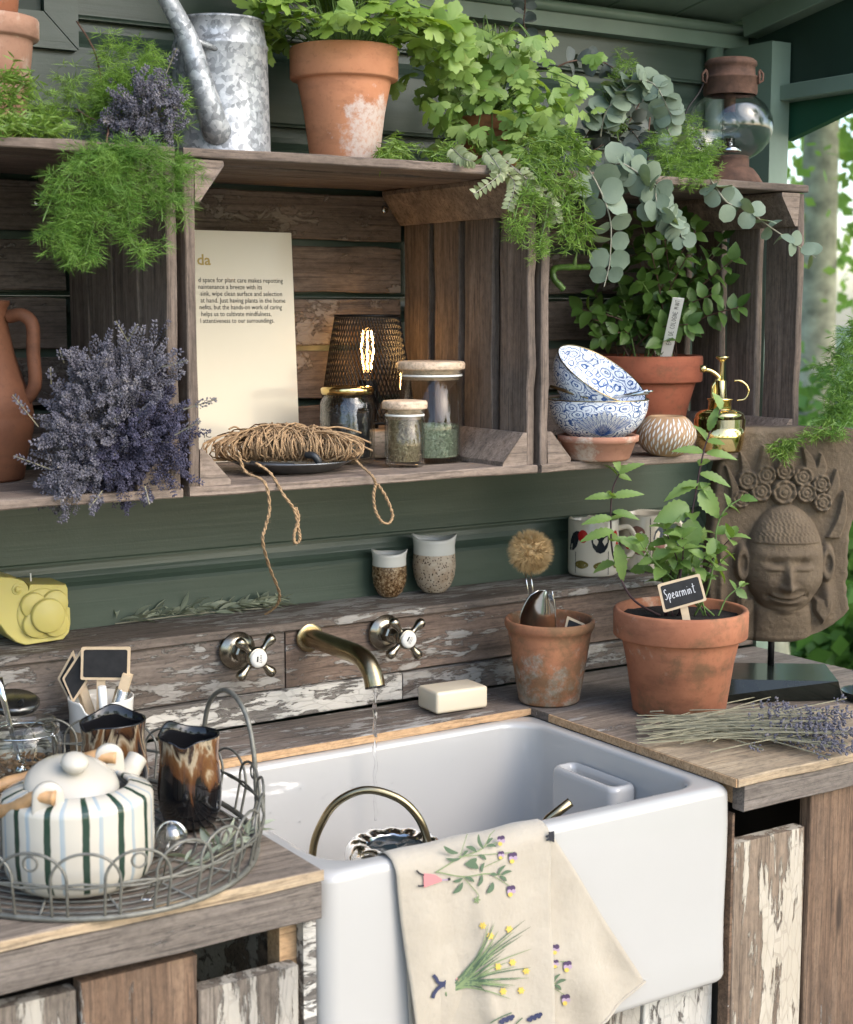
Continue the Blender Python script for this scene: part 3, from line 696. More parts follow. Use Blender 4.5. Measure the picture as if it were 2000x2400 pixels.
# ------------------------------------------------------------------ crate with the jug
FLZ = CZ0+.0125
P0 = onY(-36, 1100, 1.985); jx, jy = P0.x, P0.y
jg = thing('jug', 'tall brown earthenware jug with handle inside the crate', 'jug', (jx, jy, FLZ))
def zj(y): return zat(-36, y, P0)-FLZ
pr = [(0, 0), (.046, 0), (.049, .004), (.055, zj(1060)), (.062, zj(1010)), (.0635, zj(982)), (.0625, zj(976)), (.0635, zj(972)), (.060, zj(930)), (.051, zj(885)), (.042, zj(830)), (.0365, zj(780)), (.034, zj(745)), (.036, zj(735)), (.0345, zj(722)), (.038, zj(712)), (.0375, zj(704)), (.033, zj(704)), (.030, zj(730)), (.04, zj(900)), (0, .01)]
part('body', xf(lathe(pr, 44), T(jx, jy, FLZ)), MT['jug'], jg, True)
hd = [onV(22, 742, P0), onV(52, 738, P0-FH*.01), onV(76, 762, P0-FH*.012), onV(78, 830, P0-FH*.01), onV(82, 900, P0-FH*.006), onV(62, 935, P0)]
part('handle', tube(smooth_path(hd, 6), [.0085]*31, 10), MT['jug'], jg, True)

# ------------------------------------------------------------------ crate with the sign, lamp and jars
# sign board: leans against the crate back
by0, by1 = 2.036, 2.056
bx0, bx1 = .826, onY(693, 780, 2.046).x
bz0 = FLZ; bz1 = onY(600, 543, by1).z
sg = thing('sign_board', 'cream printed information panel leaning inside the crate', 'sign', ((bx0+bx1)/2, by0, bz0))
du = Vector((0, by1-by0, bz1-bz0)).normalized(); Hb = math.hypot(by1-by0, bz1-bz0); nb_ = Vector((1, 0, 0)).cross(du)
MT['panel'] = M_simple('cream_panel', (.6, .55, .44), .14, bump=.03, bs=5)
Mb = Matrix(((1, 0, nb_.x, bx0), (0, du.y, nb_.y, by0), (0, du.z, nb_.z, bz0), (0, 0, 0, 1)))
part('board', xf(box(0, bx1-bx0, 0, Hb, -.008, 0), Mb), MT['panel'], sg)
MiB = Mb.inverted()
def onB(x, y):
    d = ray(x, y); nn = Vector((nb_.x, nb_.y, nb_.z)); t_ = (Vector((bx0, by0, bz0))-CAM).dot(nn)/d.dot(nn); q = MiB @ (CAM+d*t_); return q
lines = [("d space for plant care makes repotting", 465, 656, 663), ("naintenance a breeze with its", 465, 672, 614), ("sink, wipe clean surface and selection", 470, 688, 661), ("at hand. Just having plants in the home", 470, 704, 669), ("nefits, but the hands-on work of caring", 468, 720, 661), ("helps us to cultivate mindfulness,", 472, 736, 636), ("l attentiveness to our surroundings.", 470, 752, 643)]
for s, xa_, yb_, xb_ in lines:
    a = onB(xa_, yb_+5); b = onB(xb_, yb_+5+(xb_-xa_)*.012)
    txt('lettering', s, Mb @ T(a.x, a.y, .0006), .0098, MT['ink'], sg, width=b.x-a.x)
a = onB(462, 620); b = onB(494, 620); txt('lettering', 'da', Mb @ T(a.x, a.y, .0006), .021, MT['ochre_ink'], sg, width=b.x-a.x, bold=.0004)
a = onB(478, 1026); b = onB(495, 1026); txt('lettering', 'IC', Mb @ T(a.x, a.y, .0006), .011, MT['ink'], sg, width=b.x-a.x)
a = onB(479, 1037); b = onB(497, 1037); txt('lettering', '1 9TX', Mb @ T(a.x, a.y, .0006), .0055, MT['ink'], sg, width=b.x-a.x)

# lamp with wire mesh shade
P0 = onY(862, 950, 2.02); mx, my = P0.x, P0.y
ml = thing('table_lamp', 'small lit table lamp with black wire mesh shade and wooden foot', 'lamp', (mx, my, FLZ))
def zm(y): return zat(862, y, P0)
z0, z1 = zm(985), zm(740); r0, r1 = .070, .0475
def shade_pt(a, t_): r = r0+(r1-r0)*(t_**1.25); return Vector((mx+r*math.cos(a), my+r*math.sin(a), z0+(z1-z0)*t_))
V, F = [], []; nh = 66; ns = 20
for d in (1, -1):
    for k in range(nh):
        pts = [shade_pt(2*PI*(k+d*i*.5*.9)/nh*1.0+d*.0, i/ns) for i in range(ns+1)]
        v, f = tube(pts, .0007, 4, caps=False); n = len(V); V += v; F += [tuple(i+n for i in q) for q in f]
part('mesh_shade', (V, F), MT['black'], ml)
for t_, rr2 in ((0, .0022), (1, .0022)):
    part('shade_ring', tube([shade_pt(2*PI*i/40, t_) for i in range(40)], rr2, 6, True), MT['black'], ml, True)
part('foot', xf(lathe([(0, 0), (.058, 0), (.06, .004), (.06, zm(1005)-FLZ), (.056, zm(1003)-FLZ), (0, zm(1003)-FLZ)], 40), T(mx, my, FLZ)), MT['beige_wood'], ml, True)
part('holder', xf(lathe([(0, zm(1003)), (.016, zm(1003)), (.016, zm(900)), (.0135, zm(895)), (.0135, zm(890)), (0, zm(890))], 20), T(mx, my, 0)), MT['black'], ml, True)
zc_ = zm(890)
pb = [(.0125, zc_), (.015, zc_+.012), (.024, zc_+.038), (.029, zc_+.056), (.027, zc_+.072), (.018, zc_+.083), (0, zc_+.087)]
MT['bulb_glass'] = M_thin('bulb_glass', (1, .9, .75), k=.6)
part('bulb', xf(lathe(pb, 28), T(mx, my, 0)), MT['bulb_glass'], ml, True)
MT['glow'] = M_simple('glowing_filament', (1, .8, .5), .5, Emission_Color=(1, .62, .26, 1), Emission_Strength=22.)
for k in range(6):
    a = 2*PI*k/6; c_, s_ = math.cos(a), math.sin(a)
    part('filament', tube([(mx+.006*c_, my+.006*s_, zc_+.016), (mx+.0105*c_, my+.0105*s_, zc_+.045), (mx+.007*c_, my+.007*s_, zc_+.072)], .0011, 6), MT['glow'], ml, True)
ld = bpy.data.lights.new('lamp_glow', 'POINT'); ld.energy = .026; ld.color = (1, .58, .27); ld.shadow_soft_size = .012
lo = bpy.data.objects.new('lamp_glow', ld); COL.objects.link(lo); lo.parent = ml; lo.location = (0, 0, zc_+.045-FLZ)

def jar(px, py, r, h, lid, label, fill, fillmat, nm='glass_jar'):
    c = standing(px, py, FLZ, r); j = thing(nm, label, 'jar', c)
    if lid == 'gold':
        g = [(0, .003), (r-.004, 0), (r-.0005, .004), (r, .012), (r, h*.78), (r-.003, h*.84), (r-.006, h*.87), (r-.006, h*.98), (r-.0085, h*.98), (r-.0085, h*.87), (r-.0055, h*.83), (r-.003, h*.78), (r-.003, .012), (r-.005, .006), (0, .007)]
    else:
        g = [(0, .002), (r-.003, 0), (r, .004), (r, h-.012), (r-.0025, h-.012), (r-.0025, .006), (0, .005)]
    part('glass', xf(lathe(g, 48), T(c)), MT['glass_wavy'] if lid == 'gold' else MT['glass'], j, True)
    if lid == 'gold':
        part('lid', xf(lathe([(r-.004, h*.895), (r-.0015, h*.895), (r-.0012, h*.97), (r-.003, h*.995), (r-.006, h), (r-.009, h*.985), (0, h*.985)], 48), T(c)), MT['gold'], j, True)
    else:
        part('lid', xf(lathe([(0, h-.026), (r-.0045, h-.026), (r-.0045, h-.014), (r-.001, h-.0118), (r+.0035, h-.0112), (r+.004, h-.009), (r+.004, h-.003), (r+.002, h-.0005), (r-.002, h), (0, h)], 48), T(c)), MT['beige_wood'], j, True)
        part('seal', xf(tube([((r-.0015)*math.cos(2*PI*i/36), (r-.0015)*math.sin(2*PI*i/36), h-.02) for i in range(36)], .0018, 6, True), T(c)), MT['white_plastic'], j, True)
    # contents: many small dry pieces
    V, F = [], []; ri = r-.0045
    rnd = random.Random(int(px)); hf = h*fill
    cv = lathe([(0, .008), (ri-.003, .008), (ri-.003, hf-.004), (0, hf-.001)], 20); V += cv[0]; F += cv[1]
    for k in range(2600 if lid != 'gold' else 1500):
        a = rnd.uniform(0, 2*PI); q = ri*(1-.1*rnd.random()**2); z = .008+(hf-.006)*rnd.random()+.002
        if rnd.random() < .25: q = ri*math.sqrt(rnd.random()); z = hf+rnd.uniform(-.003, .004)
        p = Vector((q*math.cos(a), q*math.sin(a), z)); ln_ = rnd.uniform(.003, .011) if lid != 'gold' else rnd.uniform(.002, .005)
        rad = Vector((math.cos(a), math.sin(a), 0)); tg = Vector((-math.sin(a), math.cos(a), 0))
        th_ = rnd.uniform(0, PI); d = (tg*math.cos(th_)+Vector((0, 0, 1))*math.sin(th_))*ln_*.5; wv_ = (tg*-math.sin(th_)+Vector((0, 0, 1))*math.cos(th_))*rnd.uniform(.0004, .001)
        if z+abs(d.z) > hf+.006 or z-abs(d.z) < .006: d.z *= .2
        n = len(V); V += [p-d, p-d*.2+wv_+rad*.0003, p+d, p-d*.2-wv_-rad*.0003]; F.append((n, n+1, n+2, n+3))
    o = part('contents', xf((V, F), T(c)), fillmat, j); o['kind'] = 'stuff'
    return j
herb1 = M_fine('dried_herb_green', [(.25, (.05, .06, .03)), (.45, (.2, .25, .16)), (.6, (.32, .38, .28)), (.75, (.5, .36, .2))], 260)
herb2 = M_fine('dried_herb_brown', [(.25, (.05, .035, .018)), (.45, (.2, .15, .07)), (.6, (.34, .29, .17)), (.75, (.42, .25, .1))], 260)
tea = M_fine('black_tea', [(.3, (.006, .006, .007)), (.62, (.022, .02, .02)), (.76, (.2, .1, .12))], 160)
jar(815, 1090, .039, onV(815, 905, onZ(815, 1090, FLZ)+FH*.039).z-FLZ, 'gold', 'glass jar of black tea with a gold screw lid', .70, tea)
jar(949, 1098, .0275, onV(949, 938, onZ(949, 1098, FLZ)+FH*.028).z-FLZ, 'wood', 'small glass jar of brown herbs with a pale wooden lid', .73, herb2)
jar(1010, 1088, .045, onV(1012, 846, onZ(1012, 1088, FLZ)+FH*.045).z-FLZ, 'wood', 'tall glass jar part filled with grey-green herbs, pale wooden lid', .34, herb1)

# twine heap on a tin plate, black-handled snips beside it
pc = standing(690, 1117, FLZ, .083); pc.x -= .004
pl = thing('tin_plate', 'dull grey tin plate under the heap of twine', 'plate', pc)
part('dish', xf(lathe([(0, .002), (.055, .001), (.06, .003), (.080, .013), (.0835, .0145), (.0835, .016), (.079, .0155), (.058, .005), (0, .004)], 44), T(pc)), MT['tin'], pl, True)
tw = thing('twine', 'ball of hairy brown jute twine heaped on the tin plate', 'twine', pc+Vector((0, 0, .006)))
rnd = random.Random(3); V, F = [], []
ax = RT
for k in range(230):                       # loops wound round a flat hank lying on the plate
    u = rnd.uniform(-1, 1); cpt = pc+RT*(u*.078-.006)+FH*rnd.uniform(-.01, .012)+Vector((0, 0, .027+.008*(1-u*u)))
    ry = (.034+.016*math.sqrt(max(0, 1-u*u)))*rnd.uniform(.9, 1.05); rz = (.009+.014*math.sqrt(max(0, 1-u*u)))*rnd.uniform(.8, 1.3)
    tl = rnd.gauss(0, .8); ph = rnd.uniform(0, 6)
    pts = []
    for i in range(13):
        a = ph+2*PI*i/12*rnd.uniform(.96, 1.0)
        q = cpt+FH*(ry*math.cos(a))+Vector((0, 0, rz*math.sin(a)))+RT*(tl*.03*math.cos(a)+.004*math.sin(2*a+ph))
        q.z = max(q.z, FLZ+.016); pts.append(q)
    v, f = tube(pts, .00105, 5, caps=False); n = len(V); V += v; F += [tuple(i+n for i in q) for q in f]
for k in range(95):
    a0 = pc+RT*rnd.uniform(-.085, .05)+FH*rnd.uniform(-.035, .03)+Vector((0, 0, rnd.uniform(.035, .056)))
    a1 = a0+RT*rnd.uniform(-.02, .075)+FH*rnd.uniform(-.03, .03); a1.z = max(FLZ+.02, a0.z-rnd.uniform(0, .02))
    v, f = tube(smooth_path([a0, a0.lerp(a1, .5)+Vector((0, 0, .006)), a1], 5), .0013, 5); n = len(V); V += v; F += [tuple(i+n for i in q) for q in f]
part('hank', (V, F), MT['jute'], tw, True)
def strand(px, Y, r=.0013, off=None, twist=True):
    pts = smooth_path([onY(x, y, (Y if not off else Y+o_)) for (x, y), o_ in zip(px, off or [0]*len(px))], 7)
    out = []
    for d in (0, PI):
        q = []
        for i, p in enumerate(pts):
            a = d+i*1.3; q.append(p+Vector((math.cos(a)*r*.75, math.sin(a)*r*.75, 0)))
        out.append(tube(q, r*.8, 5))
    fz = []
    for i in range(len(pts)*2):             # loose fibres
        p = pts[rnd.randrange(len(pts))]; dv = Vector((rnd.gauss(0, 1), rnd.gauss(0, .6), rnd.gauss(0, 1))).normalized()*rnd.uniform(.003, .009)
        e = dv.orthogonal().normalized()*.00012; fz.append(([p+e, p-e, p+dv], [(0, 1, 2)]))
    return join(*out, *fz)
YS = CY0-.012
part('loose_strand', strand([(560, 1060), (575, 1105), (620, 1130), (632, 1190), (622, 1235), (616, 1270), (632, 1330), (655, 1390), (648, 1420), (622, 1440)], YS, .0016, [.03, .03, 0, 0, 0, 0, .05, .15, .2, .225]), MT['jute'], tw, True)
part('loose_strand', strand([(600, 1085), (635, 1110), (665, 1160), (690, 1195), (700, 1240), (703, 1265), (692, 1273), (690, 1250), (700, 1215), (694, 1190)], YS, .0016, [.04, .03]+[0]*8), MT['jute'], tw, True)
part('loose_strand', strand([(820, 1060), (845, 1090), (872, 1115), (880, 1135), (876, 1160), (880, 1195), (895, 1222), (912, 1226), (920, 1205), (905, 1165), (886, 1135)], YS, .0016, [.06, .05]+[0]*9), MT['jute'], tw, True)
sn = thing('garden_snips', 'black-handled snips lying beside the twine on the plate', 'snips', pc+Vector((0, 0, .012)))
part('handle', tube(smooth_path([onV(718, 1066, pc-FH*.055), onV(735, 1068, pc-FH*.06), onV(746, 1080, pc-FH*.06), onV(746, 1092, pc-FH*.056)], 5), .0048, 10), MT['black_plastic'], sn, True)
part('handle', tube(smooth_path([onV(588, 1087, pc-FH*.05), onV(620, 1090, pc-FH*.055), onV(690, 1092, pc-FH*.05)], 5), .0042, 10), MT['black_plastic'], sn, True)

# ------------------------------------------------------------------ crate with bowls, mint, vase, mister
sc = standing(1402, 1084, FLZ, .052)
sa = thing('saucer', 'pale terracotta saucer under the blue and white bowl', 'saucer', sc)
part('dish', xf(lathe([(0, .002), (.043, 0), (.046, .003), (.0545, .026), (.0585, .027), (.059, .035), (.056, .036), (.052, .033), (.045, .008), (0, .007)], 44, lambda r, z, a: (r*(1+.006*math.sin(3*a)), z)), T(sc)), MT['saucer'], sa, True)
t = NT('blue_white_glaze'); v = t.coords(rnd=False)
tcn = t.n('TexCoord').outputs['Object']; sx_ = t.n('SeparateXYZ', i_0=tcn)
ang = t.math('ARCTAN2', sx_.outputs[1], sx_.outputs[0])
cv = t.n('CombineXYZ', i_0=t.math('MULTIPLY', ang, 2.2), i_1=t.math('MULTIPLY', sx_.outputs[2], 55.), i_2=0.).outputs[0]
vor = t.n('TexVoronoi', feature='F1', i_Vector=cv, i_Scale=1.5, i_Randomness=.75).outputs['Distance']
dst = t.n('TexNoise', i_Vector=cv, i_Scale=2.5, i_Detail=2.).outputs[0]
rg = t.math('SINE', t.math('ADD', t.math('MULTIPLY', vor, 24.), t.math('MULTIPLY', dst, 8.)))
l1 = t.ramp(rg, [(.55, 0.), (.8, 1.)])
fn_ = t.math('SINE', t.math('ADD', t.math('MULTIPLY', ang, 70.), t.math('MULTIPLY', vor, 40.)))
l2 = t.math('MULTIPLY', t.ramp(fn_, [(.5, 0.), (.9, .8)]), t.ramp(dst, [(.45, 0.), (.52, 1.)]))
col = t.mix(t.math('MAXIMUM', l1, l2), (.74, .77, .8), (.045, .1, .26))
MT['bluewhite'] = t.fin(col, .1)
MT['blue'] = M_simple('blue_line', (.04, .09, .25), .12)
def bowl_vf(r, h, foot):
    o_ = [(0, .003), (foot, .003), (foot, 0), (foot+.002, 0), (foot+.003, .006)]
    for i in range(9):
        t_ = i/8; o_.append((foot+.004+(r*.93-foot)*math.sin(t_*PI/2)**.9, .008+(h-.012)*t_**1.25))
    o_ += [(r*.985, h-.002), (r, h-.0005), (r-.001, h+.001), (r-.003, h-.001)]
    inn = [(q-.0035, z+.003) for q, z in o_[5:13]][::-1]
    return lathe(o_+inn+[(0, .010)], 56)
bc = Vector((sc.x, sc.y, FLZ+.0245))+FH*.008
def bowl(M, label, lotus):
    b = thing('bowl', label, 'bowl', M.translation, 'blue and white bowls'); r, h = .0735, .0615
    me = newmesh('body', *bowl_vf(r, h, .034), MT['bluewhite'], True)
    inst('body', me, M, b)
    inst('gilt_rim', newmesh('gilt_rim', *tube([(r*math.cos(2*PI*i/48)*.99, r*math.sin(2*PI*i/48)*.99, h+.0006) for i in range(48)], .0011, 6, True), MT['brass'], True), M, b)
    if lotus:
        def srf(a, z):            # outside of the bowl
            t_ = min(1, max(0, (z-.008)/(h-.012)))**(1/1.25); q = .038+(r*.93-.034)*math.sin(t_*PI/2)**.9+.0017
            return Vector((q*math.cos(a), q*math.sin(a), z))
        wht = MT['white_glaze']; V, F = [], []; Vb, Fb = [], []
        a0 = math.atan2(-FH.y, -FH.x)-.28
        for k in range(-6, 7):       # lotus of overlapping petals, each with blue veins
            ca = a0; tip_a = ca+k*.11; tz = .049-.0022*abs(k); bz = .012
            wdt = .075
            L_, R_ = [], []
            for i in range(9):
                t_ = i/8; z = bz+(tz-bz)*t_; am = ca+(tip_a-ca)*t_**.7; hw = wdt*math.sin(PI*min(1, t_*.94+.03))**.8
                L_.append(srf(am-hw, z)*1.0); R_.append(srf(am+hw, z))
            n = len(V); V += L_+R_; F += [(n+i, n+i+1, n+10+i, n+9+i) for i in range(8)]
            for pth in (L_, R_): v_, f_ = tube([p*1.004 for p in pth], .0003, 4); n = len(Vb); Vb += v_; Fb += [tuple(i+n for i in q) for q in f_]
            for q in (-.5, 0, .5):
                pth = []
                for i in range(1, 8):
                    t_ = i/8; z = bz+(tz-bz)*t_; am = ca+(tip_a-ca)*t_**.7; hw = q*wdt*math.sin(PI*min(1, t_*.94+.03))**.8; pth.append(srf(am+hw, z)*1.003)
                v_, f_ = tube(pth, .0002, 3); n = len(Vb); Vb += v_; Fb += [tuple(i+n for i in q_) for q_ in f_]
        o = part('lotus_print', xf((V, F), M), wht, b, True); part('lotus_lines', xf((Vb, Fb), M), MT['blue'], o)
    return b
bowl(T(bc)@Matrix.Rotation(.3, 4, 'Z'), 'blue and white lotus bowl standing level on the saucer', True)
tb = onV(1411, 878, bc)
Mt_ = T(tb) @ frame(RT, None, (0, 0, 1)).to_3x3().to_4x4() @ Matrix.Rotation(R(29), 4, 'Y') @ Matrix.Rotation(R(20), 4, 'X') @ T(0, 0, -.0615)
bowl(Mt_, 'blue and white bowl tilted inside the lotus bowl', False)
for (xa_, ya_, xb_, yb_), lab, mt in (((1290, 905, 1372, 930), 'brass spoon handle resting in the blue bowls', MT['brass']), ((1440, 932, 1520, 918), 'steel spoon handle sticking out over the bowl rim', MT['chrome'])):
    q0 = onV(xa_, ya_, bc-FH*.03); q1 = onV(xb_, yb_, bc-FH*.055)
    s_ = thing('spoon', lab, 'spoon', q0)
    part('handle', tube([q0, q0.lerp(q1, .5), q1], [.0022, .0028, .0038], 8), mt, s_, True)
    part('tip', xf(rbox(.006, .0045, .0015, .001), frame(q1-q0, None, (0, 0, 1), q1)), mt, s_, True)
# carved round vase
vc = standing(1561, 1071, FLZ, .030)
va = thing('vase', 'round tan vase carved with white leaf-shaped flecks', 'vase', vc)
vh = zat(1561, 974, vc)-FLZ; vr = .0445
def vprof(t_): return vr*math.sin(PI*(.13+.72*t_))**.62
pr = [(0, 0), (.022, 0)]+[(vprof(i/18), .002+(vh-.003)*i/18) for i in range(19)]+[(vprof(1)-.003, vh), (vprof(1)-.006, vh-.004), (.03, .01), (0, .008)]
MT['tan_clay'] = M_simple('tan_clay', (.36, .22, .115), .6, var=.2, vs=30)
part('body', xf(lathe(pr, 48), T(vc)), MT['tan_clay'], va, True)
V, F = [], []; rows = 9
for k in range(rows):
    for j in range(22):
        t0_ = .05+.88*(k+.5)/rows; a = 2*PI*(j+.5*(k % 2))/22+random.uniform(-.03, .03); hl = .10*random.uniform(.85, 1.15); hw = .034
        P = []
        for (da, dt) in ((0, -1), (.8, -.35), (1, .1), (.55, .65), (0, 1), (-.55, .65), (-1, .1), (-.8, -.35)):
            tt = min(.985, max(.01, t0_+dt*hl)); q = vprof(tt)+.0007
            ang_ = a+da*hw+dt*.03; P.append(Vector((q*math.cos(ang_), q*math.sin(ang_), .002+(vh-.003)*tt)))
        n = len(V); V += P; F.append(tuple(range(n, n+8)))
o = part('carved_flecks', xf((V, F), T(vc)), MT['white_glaze'], va, True); o['kind'] = 'stuff'
# brass plant mister
mc = onZ(1695, 1062, FLZ)+FH*.033; mc = Vector((mc.x, mc.y, FLZ))
mi = thing('plant_mister', 'polished brass plant mister with finger ring beside the carved vase', 'mister', mc)
def zi_(y): return zat(1695, y, mc)-FLZ
part('body', xf(lathe([(0, 0), (.032, 0), (.0345, .003), (.0375, .02), (.039, .05), (.0385, zi_(985)), (.036, zi_(970)), (.029, zi_(962)), (.018, zi_(959)), (.018, zi_(958)), (0, zi_(958))], 44), T(mc)), MT['gold'], mi, True)
part('collar', xf(lathe([(.0165, zi_(960)), (.018, zi_(957)), (.0175, zi_(938)), (.0195, zi_(937)), (.0195, zi_(934)), (.010, zi_(933)), (.0085, zi_(892)), (.0065, zi_(891)), (0, zi_(891))], 32), T(mc)), MT['gold'], mi, True)
part('plunger', xf(lathe([(.0032, zi_(892)), (.0032, zi_(850)), (.005, zi_(845)), (.0095, zi_(839)), (.010, zi_(836)), (.006, zi_(834)), (0, zi_(835))], 20), T(mc+RT*.002)), MT['gold'], mi, True)
q = mc-RT*.011
nz = [q+Vector((0, 0, zi_(935))), q+Vector((0, 0, zi_(905))), onV(1686, 886, mc), onV(1670, 871, mc), onV(1655, 866, mc)]
part('nozzle', tube(smooth_path(nz, 6), .0034, 10), MT['gold'], mi, True)
part('nozzle_tip', xf(lathe([(0, -.004), (.0052, -.004), (.0058, 0), (.0052, .005), (0, .005)], 16), frame(Vector((0, 0, 1)), None, -RT, onV(1649, 864, mc))), MT['gold'], mi, True)
rg_ = [onV(1722, 892, mc), onV(1738, 893, mc), onV(1752, 905, mc), onV(1755, 920, mc), onV(1746, 935, mc), onV(1728, 938, mc)]
part('finger_ring', tube(smooth_path(rg_, 6), .0014, 8), MT['gold'], mi, True)

# ------------------------------------------------------------------ on the narrow shelf
SZ = SHZ+.0015
# wax candle shaped like a bird
cyf, cyb = 2.032, 2.1
def q2(x, y, Y=cyf): return onY(x*.4, 1250+y*.4, Y)
out = [(-60, 240), (0, 217), (70, 222), (135, 240), (160, 270), (166, 302), (176, 262), (390, 264), (400, 290), (401, 398), (414, 404), (416, 500), (406, 550), (372, 590), (150, 624), (95, 606), (40, 560), (-20, 480), (-60, 380)]
cd = thing('candle', 'yellow wax candle shaped like a bird with flower relief', 'candle', (q2(200, 620).x, 2.065, SZ))
O = [q2(*p) for p in out]; zmin = min(p.z for p in O); O = [Vector((p.x, p.y, p.z+SZ-zmin)) for p in O]
cen = sum(O, Vector())/len(O)
Lc = []
for Y, ins in ((cyf+.004, .05), (cyf+.001, .022), (cyf, .0), ):
    pass
Lc = [[Vector((cen.x+(p.x-cen.x)*(1-i), Y, cen.z+(p.z-cen.z)*(1-i))) for p in O] for Y, i in ((cyf, .035), (cyf+.0015, .012), (cyf+.005, 0), (cyb-.005, 0), (cyb, .03))]
part('body', loft(Lc, True, True), MT['wax'], cd)
def disc(cx_, cy_, r_, y0, th_, nm):
    c_ = q2(cx_, cy_); rad = (q2(cx_+r_, cy_)-c_).length*.97
    pr_ = [(0, th_), (rad*.9, th_), (rad*.97, th_*.75), (rad, 0)]
    V, F = lathe(pr_, 36); M = T(c_.x, y0, c_.z+SZ-zmin) @ Matrix.Rotation(R(90), 4, 'X')
    part(nm, xf((V, F), M), MT['wax'], cd, True)
disc(245, 435, 150, cyf-.0002, .0022, 'flower_disc')
for i, (a, b) in enumerate(((190, 385), (315, 370), (200, 495), (315, 490))): disc(a, b, 78, cyf-.002-.0008*i, .005, 'petal')
disc(265, 440, 102, cyf-.009, .006, 'flower_centre'); disc(100, 292, 34, cyf-.0002, .001, 'eye_ring'); disc(102, 292, 20, cyf-.001, .0035, 'eye')
part('wick', tube([Vector((q2(222, 266).x, 2.06, q2(222, 266).z+SZ-zmin-.003)), Vector((q2(219, 215).x, 2.06, q2(219, 215).z+SZ-zmin))], .0011, 6), MT['white_plastic'], cd, True)
# stoneware cups with pointed rims
t = NT('speckled_stoneware'); v = t.coords(); vo = t.n('TexVoronoi', i_Vector=v, i_Scale=230.).outputs['Distance']
n_ = t.noise(v, 60, 4)
MT['speckle'] = t.fin(t.mix(t.ramp(vo, [(.2, 1.), (.36, 0.)]), t.ramp(n_, [(.35, (.35, .26, .18)), (.65, (.5, .42, .33))]), (.05, .028, .015)), .25, t.bump(t.ramp(vo, [(.18, 0.), (.34, 1.)]), .4, .001))
t = NT('brown_speckle'); v = t.coords(); vo = t.noise(v, 210, 3, .7)
MT['speckle_brown'] = t.fin(t.ramp(vo, [(.36, (.04, .02, .009)), (.5, (.16, .09, .04)), (.66, (.38, .28, .17))]), .25)
def cup(px, pyb, pyt, r, label, m):
    c = standing(px, pyb, SZ, r*.55); h = zat(px, pyt, c)-SZ; o = thing('stoneware_cup', label, 'cup', c, 'owl-eared stoneware cups')
    a0 = math.atan2(RT.y, RT.x)
    def fn(rr, z, a):
        k = max(0, (z/h-.6)/.4)
        e = abs(math.cos(a-a0))**5
        return rr*(1+.10*k*k*e), z+h*.085*k*k*(e-.35)
    low = [(0, 0), (r*.5, 0), (r*.56, .002), (r*.78, h*.12), (r*.95, h*.3), (r, h*.47), (r*.985, h*.62), (r*.955, h*.71)]
    top = [(r*.956, h*.70), (r*.965, h*.712), (r*.93, h*.82), (r*.93, h*.93), (r*.955, h), (r*.92, h*1.005), (r*.875, h*.94), (r*.87, h*.8), (r*.9, h*.5), (r*.5, h*.08), (0, h*.06)]
    part('body', xf(lathe(low, 44, fn), T(c)), m, o, True)
    part('glazed_rim', xf(lathe(top, 44, fn), T(c)), MT['white_glaze'], o, True)
cup(913, 1401, 1293, .0275, 'small brown speckled cup with white rim on the shelf', MT['speckle_brown'])
cup(1018, 1391, 1258, .0345, 'larger cup with black dots and white rim on the shelf', MT['speckle'])
